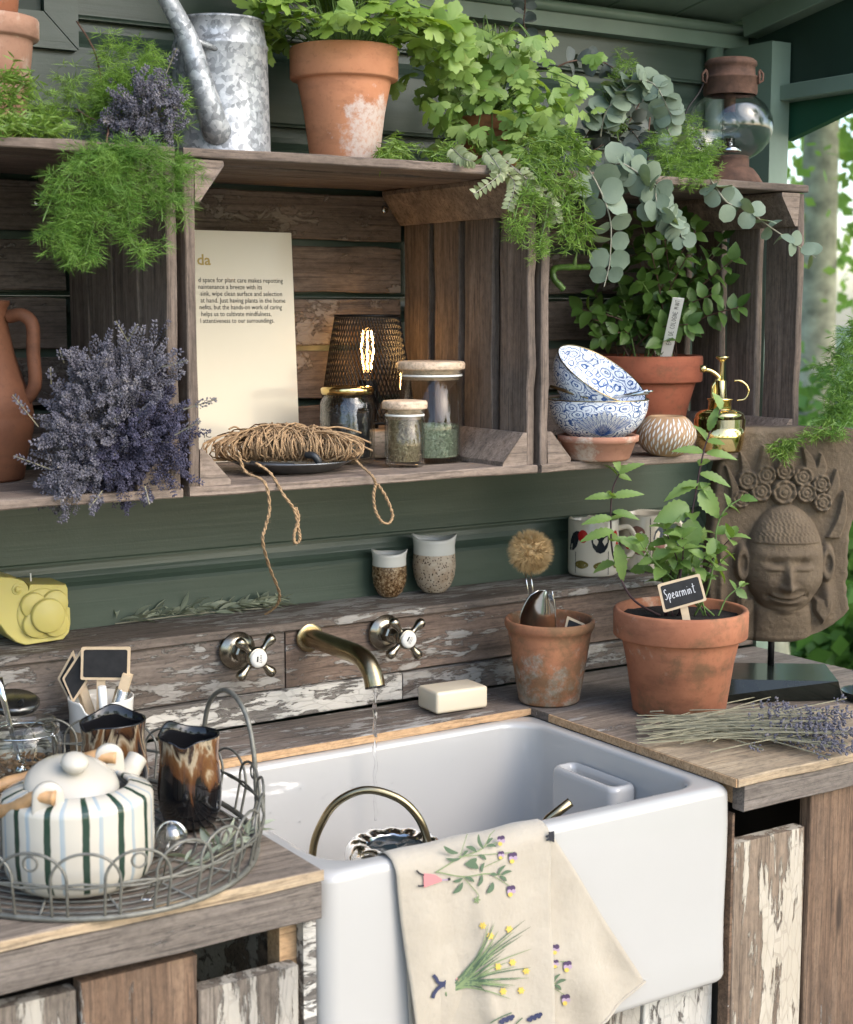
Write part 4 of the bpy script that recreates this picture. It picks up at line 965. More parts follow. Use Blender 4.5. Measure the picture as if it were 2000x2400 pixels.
# printed mugs
redp = M_simple('red_print', (.5, .02, .02), .15); navy = M_simple('navy_print', (.018, .022, .03), .15); olive = M_simple('olive_print', (.16, .13, .035), .15); mauve = M_simple('mauve_print', (.27, .13, .11), .15); slate = M_simple('slate_print', (.08, .09, .12), .15)
MT['mug'] = M_simple('cream_mug_glaze', (.68, .62, .52), .12)
def mug(px, pyb, pyt, r, label, shapes, hang):
    c = standing(px, pyb, SZ, r); h = zat(px, pyt, c)-SZ+.004; o = thing('mug', label, 'mug', c, 'printed mugs')
    part('body', xf(lathe([(0, .003), (r-.004, 0), (r-.001, .003), (r, .01), (r, h-.003), (r-.0012, h), (r-.003, h-.003), (r-.0035, .01), (0, .008)], 56), T(c)), MT['mug'], o, True)
    af = math.atan2(-FH.y, -FH.x)
    for kind, u, z, su, sz, mt in shapes:       # u: -1..1 across the visible half, z in 0..1
        if kind == 'disc': P = [(math.cos(2*PI*i/20), math.sin(2*PI*i/20)) for i in range(20)]
        elif kind == 'leaf': P = [(math.cos(a)*abs(math.cos(a))**.3, .55*math.sin(a)) for a in [2*PI*i/20 for i in range(20)]]
        elif kind == 'bowl': P = [(1, .8), (.97, .2), (.8, -.4), (.45, -.85), (0, -1), (-.45, -.85), (-.8, -.4), (-.97, .2), (-1, .8), (-.6, .8), (0, .8), (.6, .8)]
        elif kind == 'bar': P = [(1, 1), (-1, 1), (-1, -1), (1, -1)]
        elif kind == 'petal': P = [(-1, -.9), (-.75, .1), (-.2, .75), (.5, 1), (1, 1), (.95, .3), (.6, -.45), (0, -.85)]
        V = []
        for a, b in P:
            aa = af+math.asin(max(-.97, min(.97, u)))+a*su/r; V.append(c+Vector(((r+.0004)*math.cos(aa), (r+.0004)*math.sin(aa), h*z+b*sz)))
        ctr = sum(V, Vector())/len(V); d = Vector((ctr.x-c.x, ctr.y-c.y, 0)); ctr = c+d.normalized()*(r+.0005)+Vector((0, 0, ctr.z-c.z))
        n = len(V); part('print', (V+[ctr], [(i, (i+1) % n, n) for i in range(n)]), mt, o)
    ah = hang; d = Vector((math.cos(ah), math.sin(ah), 0))
    hp_ = [c+d*(r-.002)+Vector((0, 0, h*.80)), c+d*(r+.018)+Vector((0, 0, h*.82)), c+d*(r+.030)+Vector((0, 0, h*.62)), c+d*(r+.026)+Vector((0, 0, h*.38)), c+d*(r+.008)+Vector((0, 0, h*.22)), c+d*(r-.002)+Vector((0, 0, h*.2))]
    part('handle', tube(smooth_path(hp_, 6), .0046, 10), MT['mug'], o, True)
aR = math.atan2(RT.y, RT.x)
mug(1390, 1354, 1219, .043, 'cream mug printed with red dots and olive leaves', [('disc', -.5, .72, .009, .011, redp), ('disc', .78, .72, .007, .009, redp), ('petal', -.82, .62, .012, .018, navy), ('bowl', .18, .60, .016, .017, navy), ('petal', .85, .52, .006, .012, redp), ('leaf', -.55, .22, .013, .013, olive), ('leaf', .2, .2, .013, .013, olive), ('leaf', .82, .2, .008, .011, olive), ('bar', -.75, .25, .0006, .018, navy), ('bar', .5, .25, .0006, .02, navy)], aR+.15)
mug(1508, 1341, 1206, .0435, 'cream mug printed with mauve and slate leaves', [('petal', .55, .7, .015, .014, slate), ('leaf', -.4, .7, .014, .02, mauve), ('disc', -.72, .5, .007, .011, redp), ('bar', .12, .62, .0006, .032, navy), ('petal', .5, .4, .015, .014, mauve), ('leaf', -.3, .4, .013, .018, mauve)], aR+.2)
# ------------------------------------------------------------------ taps on the splashback
def tap_handle(x, z, word, label, rot, off):
    o = thing('cross_head_tap', label, 'tap', (x, SPY, z))
    B = T(x, SPY, z) @ Matrix.Rotation(R(90), 4, 'X')       # local +z points out of the wall
    part('flange', xf(lathe([(0, 0), (.0275, 0), (.0285, .002), (.026, .0045), (.020, .009), (.017, .011), (0, .011)], 40), B), MT['nickel'], o, True)
    part('valve_body', xf(lathe([(.0135, .010), (.0145, .012), (.0145, .027), (.012, .029), (.0105, .032)], 8), B), MT['nickel'], o)
    part('spindle', xf(lathe([(.0115, .0315), (.0115, .035), (.0085, .037), (.0085, .050), (.0105, .052), (.0105, .055)], 24), B), MT['nickel'], o, True)
    H = B @ T(0, 0, .060)
    part('hub', xf(lathe([(.0095, -.007), (.0145, -.004), (.0155, .002), (.0145, .0075), (.0135, .008), (0, .008)], 32), H), MT['nickel'], o, True)
    for k in range(4):
        a = rot+PI/2*k
        A = H @ Matrix.Rotation(a, 4, 'Z') @ Matrix.Rotation(R(90), 4, 'Y')
        part('arm', xf(lathe([(.0, .010), (.0058, .010), (.0045, .016), (.0042, .019), (.0052, .024), (.0072, .029), (.0076, .0335), (.0062, .0375), (.003, .0395), (0, .040)], 20), A), MT['nickel'], o, True)
    cp = part('porcelain_cap', xf(lathe([(.0128, .0075), (.0128, .0095), (.0115, .0115), (.008, .0128), (0, .0134)], 32), H), MT['white_glaze'], o, True)
    R2 = H @ Matrix.Rotation(off, 4, 'Z')
    txt('lettering', word, R2 @ T(-.0058, -.0012, .0137), .0056, MT['ink'], cp, width=.0116)
    part('crest', xf(box(-.0038, .0038, -.0052, -.0028, .0129, .0133), R2), MT['ink'], cp)
hx_ = onY(548, 1518, SPY)
tap_handle(.978, 1.024, 'HOT', 'aged brass cross-head tap with a white HOT cap', R(45), R(-95))
tap_handle(1.2235, 1.0225, 'COLD', 'aged brass cross-head tap with a white COLD cap', R(38), R(-120))
spx = 1.095
so_ = thing('wall_spout', 'aged brass spout on the splashback pouring a thin stream of water', 'tap', (spx, SPY, 1.028))
part('flange', xf(lathe([(0, 0), (.0215, 0), (.022, .002), (.0205, .004), (.016, .005), (0, .005)], 40), T(spx, SPY, 1.029) @ Matrix.Rotation(R(90), 4, 'X')), MT['brass'], so_, True)
pth = [(spx, SPY-.003, 1.029), (spx, 1.93, 1.029), (spx, 1.875, 1.029), (spx, 1.843, 1.0275), (spx, 1.822, 1.020), (spx, 1.808, 1.006), (spx, 1.8025, .992)]
pp = smooth_path(pth, 6)
part('pipe', tube(pp, .0140, 28, caps=False), MT['brass'], so_, True)
pe, pd = pp[-1], (pp[-1]-pp[-2]).normalized()
part('outlet', xf(lathe([(.0140, -.001), (.0142, .001), (.0125, .0015), (.0120, -.012), (0, -.012)], 28), frame(Vector((1, 0, 0)), None, pd, pe)), MT['steel_dark'], so_, True)
wt = thing('water_stream', 'thin stream of clear water falling from the brass spout', 'water', (spx, 1.803, .8))
pw = []
for i in range(40):
    t_ = i/39; pw.append((spx+.0012*math.sin(i*.9), 1.803+.0008*math.cos(i*.7), .994-.19*t_))
part('stream', tube(pw, [.0030*(1-.45*i/39)*(1+.25*math.sin(i*1.1)) for i in range(40)], 10), MT['water'], wt, True)
# ------------------------------------------------------------------ soap
so2 = onZ(1058, 1672, CZ+.0015)
sb = thing('soap_bar', 'cream bar of soap lying on the board behind the sink', 'soap', (so2.x, so2.y, CZ+.001))
Vs, Fs = rbox(.0445, .0285, .0165, .005, 4)
ang_s = R(-3)
part('bar', xf((Vs, Fs), T(onZ(1052, 1662, CZ).x+.008, 1.905, CZ+.0182) @ Matrix.Rotation(ang_s, 4, 'Z')), MT['soap'], sb, True)

# ------------------------------------------------------------------ small pot with brush, scoop and label
pc2 = standing(1287, 1659, CZ+.001, .046)
h2 = zat(1287, 1448, pc2)-CZ-.001
sp2 = thing('flower_pot', 'aged stained terracotta pot holding a brush and metal scoop', 'flower pot', pc2)
part('body', xf(lathe([(0, .002), (.044, 0), (.0465, .003), (.058, h2*.56), (.0625, h2*.80), (.0635, h2*.86), (.066, h2*.875), (.0685, h2*.92), (.0685, h2*.98), (.066, h2), (.0625, h2*.985), (.061, h2*.9), (.044, .01), (0, .009)], 52, lambda r, z, a: (r*(1+.012*math.sin(2*a+.6)), z+.0015*math.sin(a)*(z/h2))), T(pc2)), MT['terra_old'], sp2, True)
part('soil', xf(soil_vf(.055, h2*.62, 3), T(pc2)), MT['soil'], sp2, True)
br = thing('dish_brush', 'round dish brush with pale bristles standing in the aged pot', 'brush', pc2+Vector((0, 0, h2*.6)))
bc2 = onV(1244, 1294, pc2-FH*.0); bR = .0345
V, F = [], []; rnd = random.Random(5)
core = xf(lathe([(0, -bR*.7), (bR*.6, -bR*.45), (bR*.78, 0), (bR*.6, bR*.5), (0, bR*.75)], 20), T(bc2)); V += core[0]; F += core[1]
for k in range(3600):
    u = rnd.uniform(-1, 1); a = rnd.uniform(0, 2*PI); s_ = math.sqrt(1-u*u); d = Vector((s_*math.cos(a), s_*math.sin(a), u))
    tuf = Vector((mnoise.noise(d*6), mnoise.noise(d*6+Vector((5, 0, 0))), mnoise.noise(d*6+Vector((0, 9, 0)))))
    d2 = (d+tuf*.55).normalized(); p0 = bc2+d*bR*.6; p1 = bc2+d2*bR*rnd.uniform(.92, 1.12); p1.z = bc2.z+(p1.z-bc2.z)*.97
    e = d.orthogonal().normalized()*.00045; e2 = d.cross(e)*.9; n = len(V)
    e *= 1.7; e2 *= 1.7; V += [p0+e, p0-e*.5+e2, p0-e*.5-e2, p1]; F += [(n, n+1, n+3), (n+1, n+2, n+3), (n+2, n, n+3)]
o = part('bristles', (V, F), MT['bristle'], br); o['kind'] = 'stuff'
for s in (-1, 1):
    q = onV(1238+6*s, 1345, pc2); part('wire_neck', tube([q, q-Vector((0, 0, .02))+RT*.003, pc2+Vector((-.018, 0, h2*.62))], .0011, 6), MT['chrome'], br, True)
sc2 = thing('hand_scoop', 'shiny steel hand scoop stuck upright in the aged pot', 'scoop', pc2+Vector((0, 0, h2*.6)))
Ws = []; base = pc2-FH*.024
ol = [(1224, 1500), (1219, 1462), (1224, 1436), (1236, 1408), (1252, 1388), (1268, 1383), (1288, 1384), (1298, 1390), (1302, 1430), (1300, 1500)]
V, F = [], []; nU = 8; nV = 10
for j in range(nV+1):
    t_ = j/nV; y = 1384+(1500-1384)*t_
    xl = 1262-43*min(1, math.sqrt(max(0, t_*1.9))); xr = 1294+8*min(1, t_*3)
    for i in range(nU+1):
        u = i/nU; V.append(onV(xl+(xr-xl)*u, y, base+FH*(.012*(1-(2*u-1)**2))))
nn = len(V); V += [v+FH*.0012 for v in V]
for j in range(nV):
    for i in range(nU):
        a = j*(nU+1)+i; q = (a, a+1, a+nU+2, a+nU+1); F.append(q); F.append(tuple(x+nn for x in q[::-1]))
part('blade', (V, F), MT['chrome'], sc2, True)
part('rim_wire', tube([V[j*(nU+1)] for j in range(nV, -1, -1)]+[V[i] for i in range(1, nU+1)]+[V[j*(nU+1)+nU] for j in range(1, nV+1)], .0011, 6), MT['chrome'], sc2, True)
def chalk_label(corners, P, label, stake=None, text=None, nm='plant_label', tilt=0.):
    """little chalkboard sign: corners in pixels (tl, tr, br, bl) on the facing plane through P"""
    C4 = [onV(x, y, P)+FH*(tilt*k) for (x, y), k in zip(corners, (1, 1, 0, 0))]
    c = sum(C4, Vector())/4; xd = (C4[1]-C4[0]).normalized(); W_ = (C4[1]-C4[0]).length; H_ = (C4[3]-C4[0]).length
    yd = (C4[0]-C4[3]).normalized(); zd = xd.cross(yd).normalized(); yd = zd.cross(xd)
    M = Matrix(((xd.x, yd.x, zd.x, c.x), (xd.y, yd.y, zd.y, c.y), (xd.z, yd.z, zd.z, c.z), (0, 0, 0, 1)))
    o = thing(nm, label, 'plant label', c)
    D4 = [C4[3], C4[2], C4[1], C4[0]]
    def quad(ins, h):                   # rounded four-sided outline through the real corners
        L_ = []
        for u, v, _ in rrect(1-ins/(W_/2), 1-ins/(H_/2), .10, 0):
            u, v = (u+1)/2, (v+1)/2; L_.append(D4[0]*(1-u)*(1-v)+D4[1]*u*(1-v)+D4[2]*u*v+D4[3]*(1-u)*v+zd*h)
        return L_
    part('frame', loft([quad(0, -.0012), quad(0, .0012)], True, True), MT['plywood'], o)
    part('slate', loft([quad(.0035, .0011), quad(.0035, .0016)], True, True), MT['chalk'], o)
    if stake:
        q0 = onV(*stake[0], P+FH*.003); q1 = onV(*stake[1], P+FH*.003); d = q1-q0
        part('stake', xf(box(0, d.length, -.0055, .0055, -.001, .001), frame(d, None, -FH, q0)), MT['plywood'], o)
    return o, M, W_, H_
chalk_label([(1330, 1444), (1372, 1463), (1362, 1490), (1322, 1478)], pc2-FH*.012, 'small chalkboard label tucked inside the aged pot')

# ------------------------------------------------------------------ spearmint pot (plant itself follows with the greenery)
ps = standing(1591, 1691, CZ+.001, .066)
hs = zat(1597, 1424, ps)-CZ-.001
spear = thing('spearmint_plant', 'spearmint growing in a terracotta pot with a thick rim', 'potted plant', ps)
part('pot', xf(pot_vf(.0985, .068, hs, .042, .009, .009, 60), T(ps)), MT['terra'], spear, True)
part('soil', xf(soil_vf(.089, hs-.014, 5, 36), T(ps)), MT['soil'], spear, True)
lb, Ml, Wl, Hl = chalk_label([(1541, 1370), (1640, 1344), (1657, 1407), (1556, 1436)], ps-FH*.055, 'small chalkboard label lettered Spearmint stuck in the pot', ((1603, 1420), (1613, 1470)))
part('writing', xf(handwriting('Spearmint', Wl*.089, Hl*.36, .0010), Ml @ T(-Wl*.41, -Hl*.10, .0018)), MT['chalk_white'], lb)

# ------------------------------------------------------------------ stone head relief on a dark stand
st = Vector((1.762, 1.735, 0))
tstone = NT('brown_sandstone'); v = tstone.coords((1, 1, 1), False)
n1 = tstone.noise(v, 9, 6, .6); n2 = tstone.noise(v, 420, 4, .75)
col = tstone.ramp(n1, [(.3, (.085, .06, .036)), (.55, (.13, .094, .058)), (.75, (.172, .13, .085))])
col = tstone.mix(tstone.ramp(n2, [(.62, 0.), (.72, .5)]), col, (.3, .25, .19)); col = tstone.mix(tstone.ramp(n2, [(.3, .6), (.4, 0.)]), col, (.055, .038, .024))
nor = tstone.bump(n2, .8, .002); nor = tstone.bump(tstone.noise(v, 60, 4), .25, .003, nor)
MT['stone'] = tstone.fin(col, .95, nor)
hd_ = thing('stone_head', 'brown sandstone relief of a serene crowned head on a black stand', 'statue', (st.x, st.y, CZ))
# outline rows in photograph pixels: (y, left x, right x)
rows = [(1003, 1712, 1990), (1012, 1702, 2024), (1050, 1697, 2030), (1100, 1683, 2032), (1160, 1676, 2026), (1195, 1672, 2010), (1240, 1667, 1995), (1300, 1662, 1990), (1350, 1660, 1988), (1400, 1660, 1987), (1428, 1660, 1992), (1445, 1664, 1980), (1465, 1672, 1955), (1482, 1684, 1925), (1496, 1700, 1880), (1502, 1722, 1850)]
def row_at(y):
    for (a, l0, r0_), (b, l1, r1_) in zip(rows, rows[1:]):
        if a <= y <= b: t_ = (y-a)/(b-a); return l0+(l1-l0)*t_, r0_+(r1_-r0_)*t_
    return rows[-1][1:]
def gauss(dx, dy, sx, sy): return math.exp(-(dx/sx)**2-(dy/sy)**2)
def sst(a, b, x): t_ = max(0, min(1, (x-a)/(b-a))); return t_*t_*(3-2*t_)
def relief(x, y):                     # height above the slab, in pixels
    # face axis leans a little; fx, fy are face coordinates
    cxf = 1836-(y-1380)*.02
    fx, fy = x-cxf, y
    h = 0
    # cranium / face ellipsoid
    ex = fx/94; ey = (y-1330)/150 if y < 1330 else (y-1330)/96
    e = 1-ex*ex-ey*ey
    if e > 0: h = max(h, 66*math.sqrt(e))
    jaw = 1-(fx/78)**2-((y-1360)/78)**2
    if jaw > 0: h = max(h, 60*math.sqrt(jaw))
    # neck
    if y > 1405: h = max(h, 30*sst(1405, 1430, y)*math.sqrt(max(0, 1-(fx/66)**2))*(1-.3*sst(1440, 1500, y)))
    inside = sst(0, .25, max(e, jaw))
    # hair cap edge
    if y < 1268: h += 5*inside*sst(1272, 1264, y)*(1 if abs(fx) < 92 else 0)
    if 1180 < y < 1262 and inside > .3: h += 1.6*math.sin(x*.62+math.sin(y*.3)*1.5)*math.sin(y*.42)
    # brow, eyes, nose, mouth
    nx = fx+1
    h += inside*7*gauss(nx, y-1292, 62, 10)
    for s in (-1, 1):
        h -= inside*13*gauss(nx-s*33, y-1312, 18, 9)
        h += inside*9*gauss(nx-s*34, y-1322, 19, 9)
        h -= inside*3.5*gauss(nx-s*34, y-1331, 20, 3)
        h += inside*6*gauss(nx-s*42, y-1362, 22, 22)
        h += inside*10*gauss(nx-s*13, y-1368, 8, 7)
    h += inside*25*gauss(nx, 0, 9, 1)*sst(1296, 1362, y)*sst(1381, 1373, y)
    h += inside*9*gauss(nx, y-1367, 12, 9)
    mw = abs(nx)/37
    my_ = 1397-7*mw*mw
    if mw < 1.15:
        m_ = (1-mw**2) if mw < 1 else 0
        h += inside*(9*gauss(0, y-(my_-5), 1, 5)+11*gauss(0, y-(my_+7), 1, 6))*max(0, m_)**.5
        h -= inside*9*gauss(0, y-my_, 1, 2.4)
    h -= inside*7*gauss(nx, y-1414, 26, 5); h += inside*9*gauss(nx, y-1428, 24, 12)
    for s in (-1, 1): h -= inside*7*gauss(nx-s*46, y-1389, 6, 7)
    # ears with long lobes
    for s in (-1, 1):
        ec = cxf+s*99
        er = math.hypot((x-ec)/17, (y-1318)/42)
        h = max(h, 26*sst(1.25, .8, er)-9*sst(.62, .3, er))
        lb_ = 20*gauss(x-(cxf+s*100), y-1400, 15, 44); h = max(h, lb_*1.25)
        tri = 20*sst(26, 16, abs(x-(cxf+s*92)))*sst(1395, 1405, y)*sst(1468-abs(x-(cxf+s*92))*1.5, 1450-abs(x-(cxf+s*92))*1.5, y); h = max(h, tri)
    # crown of rosettes
    for rx, ry, rr in ((1736, 1168, 20), (1750, 1124, 22), (1782, 1150, 23), (1794, 1112, 22), (1836, 1152, 28), (1838, 1102, 21), (1880, 1116, 22), (1888, 1154, 22), (1923, 1132, 20), (1926, 1176, 21)):
        d = math.hypot(x-rx, y-ry)/rr
        if d < 1.25: h = max(h, 20*sst(1.2, .92, d)-6*gauss(d-.66, 0, .12, 1)-3.5*gauss(d-.3, 0, .1, 1)+2.2*math.sin(7*math.atan2(y-ry, x-rx))*sst(.55, .8, d))
    # flames behind the crown
    for bx_, tx_, by_, ty_, wd_ in ((1722, 1704, 1180, 1090, 11), (1742, 1738, 1130, 1060, 13), (1778, 1792, 1120, 1044, 15), (1838, 1840, 1090, 1030, 16), (1896, 1884, 1110, 1046, 14), (1912, 1926, 1120, 1062, 14), (1938, 1962, 1170, 1098, 13), (1956, 1980, 1250, 1150, 12)):
        t_ = (by_-y)/(by_-ty_)
        if -.1 < t_ < 1:
            xc_ = bx_+(tx_-bx_)*t_+6*math.sin(t_*PI*1.2); w_ = wd_*(1-t_)**.6*1.3
            if w_ > 0: h = max(h, 15*sst(1.15, .75, abs(x-xc_)/max(w_, 1)))
    # side borders
    h = max(h, 12*gauss(x-(1690+max(0, (1300-y))*.05), 0, 9, 1)*sst(1240, 1290, y)*sst(1460, 1400, y))
    h += 2.5*mnoise.noise((x*.03, y*.03, 0))+1.2*mnoise.noise((x*.11, y*.11, 3))
    return h
nC_, nR_ = 170, 250; V, F = [], []
pxm = (st-CAM).dot(FH)/FPX
for j in range(nR_+1):
    y = 1003+(1502-1003)*j/nR_; l, r_ = row_at(y); l += 3*mnoise.noise((0, y*.05, 1)); r_ += 5*mnoise.noise((4, y*.045, 1))
    for i in range(nC_+1):
        x = l+(r_-l)*i/nC_; yy = y+(5*mnoise.noise((x*.02, 7, 0)) if j in (0,) else 0)
        ed = min(i, nC_-i, j*.8, (nR_-j)*.8); rd = -8*(1-min(1, ed/5))**2
        V.append(onV(x, yy, st)-FH*((relief(x, y)+rd)*pxm))
fr = len(V)
for j in range(nR_):
    for i in range(nC_): a = j*(nC_+1)+i; F.append((a, a+nC_+1, a+nC_+2, a+1))
bd = [i for i in range(nC_+1)]+[j*(nC_+1)+nC_ for j in range(1, nR_+1)]+[nR_*(nC_+1)+i for i in range(nC_-1, -1, -1)]+[j*(nC_+1) for j in range(nR_-1, 0, -1)]
bo = {}
for a in bd: bo[a] = len(V); V.append(V[a]+FH*.045)
for k in range(len(bd)): a, b = bd[k], bd[(k+1) % len(bd)]; F.append((a, b, bo[b], bo[a]))
F.append(tuple(bo[a] for a in bd))
part('carving', (V, F), MT['stone'], hd_, True)
MT['black_gloss'] = M_simple('black_lacquer', (.012, .016, .013), .16, var=.4, vs=20, bump=.05, bs=60)
q = onZ(1806, 1565, CZ+.038); pole = Vector((st.x+RT.x*-.022, st.y+RT.y*-.022, 0))
pole = onV(1807, 1560, st+FH*.02); pole.z = 0
part('rod', tube([pole+Vector((0, 0, CZ+.036)), pole+Vector((0, 0, 1.01))], .0052, 12), MT['black'], hd_, True)
# wedge-ended block
bl0 = onV(1640, 1600, st); L_ = []
zt = CZ+.036
F1, F2 = onZ(1692, 1589, zt), onZ(1966, 1597, zt); B1, B2 = onZ(1700, 1552, zt), onZ(1934, 1556, zt)
G1, G2 = onZ(1668, 1652, CZ+.0015), onZ(1976, 1640, CZ+.0015)
F1 -= RT*.09; B1 -= RT*.07; G1 -= RT*.09
H1, H2 = Vector((B1.x, B1.y, CZ+.0015))+FH*.01, Vector((B2.x, B2.y, CZ+.0015))+FH*.012
V = [G1, G2, F2, F1, H1, H2, B2, B1]
part('base', (V, [(0, 1, 2, 3), (5, 4, 7, 6), (1, 5, 6, 2), (4, 0, 3, 7), (3, 2, 6, 7), (4, 5, 1, 0)]), MT['black_gloss'], hd_)
# a dark dish at the counter edge
q = onZ(2030, 1640, CZ+.001); dd_ = thing('dark_dish', 'dark round dish at the end of the worktop', 'dish', q)
part('dish', xf(lathe([(0, .002), (.03, 0), (.036, .012), (.038, .014), (.035, .014), (.028, .004), (0, .004)], 32), T(q)), MT['black_gloss'], dd_, True)
# ------------------------------------------------------------------ wire tray and what stands on it
TC = Vector((.60, 1.655, CZ+.0035)); TA, TB = .198, .263
def ell(a, k=1., z=0.): return Vector((TC.x+TA*k*math.cos(a), TC.y+TB*k*math.sin(a), TC.z+z))
tr = thing('wire_tray', 'oval grey wire tray with looped edge and arched handles', 'tray', TC)
part('base_rim', tube([ell(2*PI*i/90) for i in range(90)], .0032, 8, True), MT['wire'], tr, True)
part('upper_rail', tube([ell(2*PI*i/90, 1.035, .034+.0012*math.sin(i*1.7)) for i in range(90)], .0014, 6, True), MT['wire'], tr, True)
part('upper_rail', tube([ell(2*PI*i/90, 1.035, .0365+.0012*math.sin(i*1.7+PI)) for i in range(90)], .0014, 6, True), MT['wire'], tr, True)
for k in range(1, 15):
    q = 1-k*.063
    part('base_wire', tube([ell(2*PI*i/64, q, -.0005) for i in range(64)], .0014, 5, True), MT['wire'], tr, True)
for k in range(8):
    a = PI*k/8+.2; part('cross_wire', tube([ell(a, 1), ell(a, .1, -.0018), ell(a+PI, 1)], .0014, 5), MT['wire'], tr, True)
NA = 26
for k in range(NA):
    a0 = 2*PI*k/NA+.04; da = 2*PI/NA*1.62; am = a0+da/2; P = []
    for i in range(15):
        t_ = i/14; u = t_*2-1
        if abs(u) > .5: zz = .040*(1-(abs(u)-.5)/.5); aa = am+math.copysign(da*.5*(.80+.0*abs(u)), u)*(1 if abs(u) < 1 else 1)
        else: zz = .040+.028*math.cos(u/.5*PI/2); aa = am+da*.4*math.sin(u/.5*PI/2)
        P.append(ell(aa, 1+.035*min(1, zz/.034), zz))
    part('wire_arch', tube(smooth_path(P, 2), .0016, 6), MT['wire'], tr, True)
    if k % 2 == 0:
        cc = ell(am, 1.04, .058); tg = (ell(am+.01)-ell(am-.01)).normalized()
        part('curl', tube([cc+tg*(.0072*math.cos(2*PI*i/16))+Vector((0, 0, .0072*math.sin(2*PI*i/16))) for i in range(16)], .0013, 6, True), MT['wire'], tr, True)
for s in (1, -1):
    X = TC.x+s*TA*1.035
    hp_ = [Vector((X-.004*s, 1.655+y, CZ+z)) for y, z in ((-.076, .004), (-.073, .04), (-.068, .085), (-.052, .122), (-.022, .141), (.012, .141), (.045, .122), (.062, .09), (.07, .045), (.073, .004))]
    part('handle', tube(smooth_path(hp_, 6), .0030, 8), MT['wire'], tr, True)
TZ = TC.z+.0035
# teapot
t = NT('striped_glaze'); tcn = t.n('TexCoord').outputs['Object']; sx_ = t.n('SeparateXYZ', i_0=tcn)
ang = t.math('ADD', t.math('ARCTAN2', sx_.outputs[1], sx_.outputs[0]), t.math('MULTIPLY', t.noise(tcn, 30, 2), .05))
f1 = t.math('FRACT', t.math('MULTIPLY', t.math('ADD', ang, 10.07), 13/(2*PI)))
f2 = t.math('FRACT', t.math('MULTIPLY', t.math('ADD', ang, 10.07+.27), 13/(2*PI)))
dk = t.ramp(f1, [(.0, 1.), (.17, 1.), (.20, 0.), (.985, 0.), (1., 1.)]); bl_ = t.ramp(f2, [(.0, .85), (.10, .7), (.14, 0.), (.985, 0.), (1., .8)])
ok = t.ramp(sx_.outputs[2], [(.004, 0.), (.006, 1.)])
col = t.mix(bl_, (.52, .48, .4), (.26, .33, .37)); col = t.mix(dk, col, (.022, .045, .03)); col = t.mix(ok, (.52, .48, .4), col)
MT['stripes'] = t.fin(col, .13)
fp = onZ(190, 2108, TZ); tr_ = .0775; tpc = standing(188, 2108, TZ, tr_*.84)
hw = onV(190, 1908, tpc-FH*tr_).z-TZ
tp = thing('teapot', 'cream teapot with dark green and pale blue stripes in the tray', 'teapot', tpc)
o = part('body', xf(lathe([(0, 0), (tr_*.80, 0), (tr_*.86, .002), (tr_*.94, .009), (tr_*.985, .02), (tr_, .035), (tr_, hw-.008), (tr_*.99, hw-.003), (tr_*.965, hw), (tr_*.80, hw+.0055), (tr_*.70, hw+.008), (tr_*.675, hw+.0075), (tr_*.66, hw+.004), (tr_*.9, hw-.015), (tr_*.9, .02), (0, .01)], 64), T(tpc)), MT['stripes'], tp, True)
Mlid = T(onV(168, 1848, tpc)) @ frame(RT, None, (0, 0, 1)).to_3x3().to_4x4() @ Matrix.Rotation(R(12), 4, 'Y') @ Matrix.Rotation(R(20), 4, 'X')
lidp = [(0, -.004), (.040, -.004), (.046, -.001), (.0485, .003), (.0475, .007), (.042, .013), (.03, .0185), (.014, .0215), (.0075, .0222), (.0075, .0245), (.0115, .027), (.0143, .032), (.0135, .0375), (.008, .041), (0, .042)]
li = thing('domed_cover', 'plain cream domed lid with round knob resting askew on the teapot', 'lid', Mlid.translation)
part('dome', xf(lathe(lidp[:9]+[(0, .0225)], 48), Mlid), MT['cream'], li, True)
part('knob', xf(lathe(lidp[8:], 32), Mlid), MT['cream'], li, True)
def lug(px, py, P, facing):
    c = onV(px, py, P); fx = facing.normalized(); ny = Vector((0, 0, 1)).cross(fx).normalized(); ro, ri_ = .0155, .0062
    out_ = [(ro*math.cos(a), ro*math.sin(a)) for a in [PI*i/12 for i in range(13)]]+[(-ro*1.05, -.012), (-ro*1.12, -.026), (ro*1.12, -.026), (ro*1.05, -.012)]
    inn = []
    for x, z in out_: l_ = math.hypot(x, z); inn.append((x/l_*ri_, z/l_*ri_))
    def pl(L_, off, k=1.): return [c+fx*(x*k)+Vector((0, 0, z*k))+ny*off for x, z in L_]
    def closed(L_): return L_
    rows_ = [pl(inn, -.0042), pl(out_, -.0042, .93), pl(out_, -.0025), pl(out_, .0025), pl(out_, .0042, .93), pl(inn, .0042), pl(inn, -.0042)]
    part('lug', loft(rows_), MT['cream'], tp, True); return c
lg1 = lug(112, 1868, tpc-FH*.062, (RT+FH*.4)); lg2 = lug(255, 1776, tpc+FH*.058, (RT+FH*.4))
hb = [lg1+RT*.008-FH*.004, lg1-RT*.012, onV(40, 1892, tpc-FH*.05), onV(-30, 1905, tpc-FH*.02), onV(-75, 1890, tpc+FH*.02), onV(-20, 1850, tpc+FH*.06), onV(100, 1812, tpc+FH*.075), lg2-RT*.02, lg2+RT*.008]
part('bamboo_handle', tube(smooth_path(hb, 5), [.0068*(1+.18*(i % 9 == 0)) for i in range(41)], 10), MT['bamboo'], tp, True)
s0 = onV(268, 1850, tpc+FH*.055); s1 = onV(300, 1812, tpc+FH*.085); s2 = onV(322, 1776, tpc+FH*.10)
part('spout', tube(smooth_path([s0, s1, s2], 5), [.019, .018, .0165, .015, .014, .013, .012, .0115, .0112, .0112, .0115], 16), MT['cream'], tp, True)
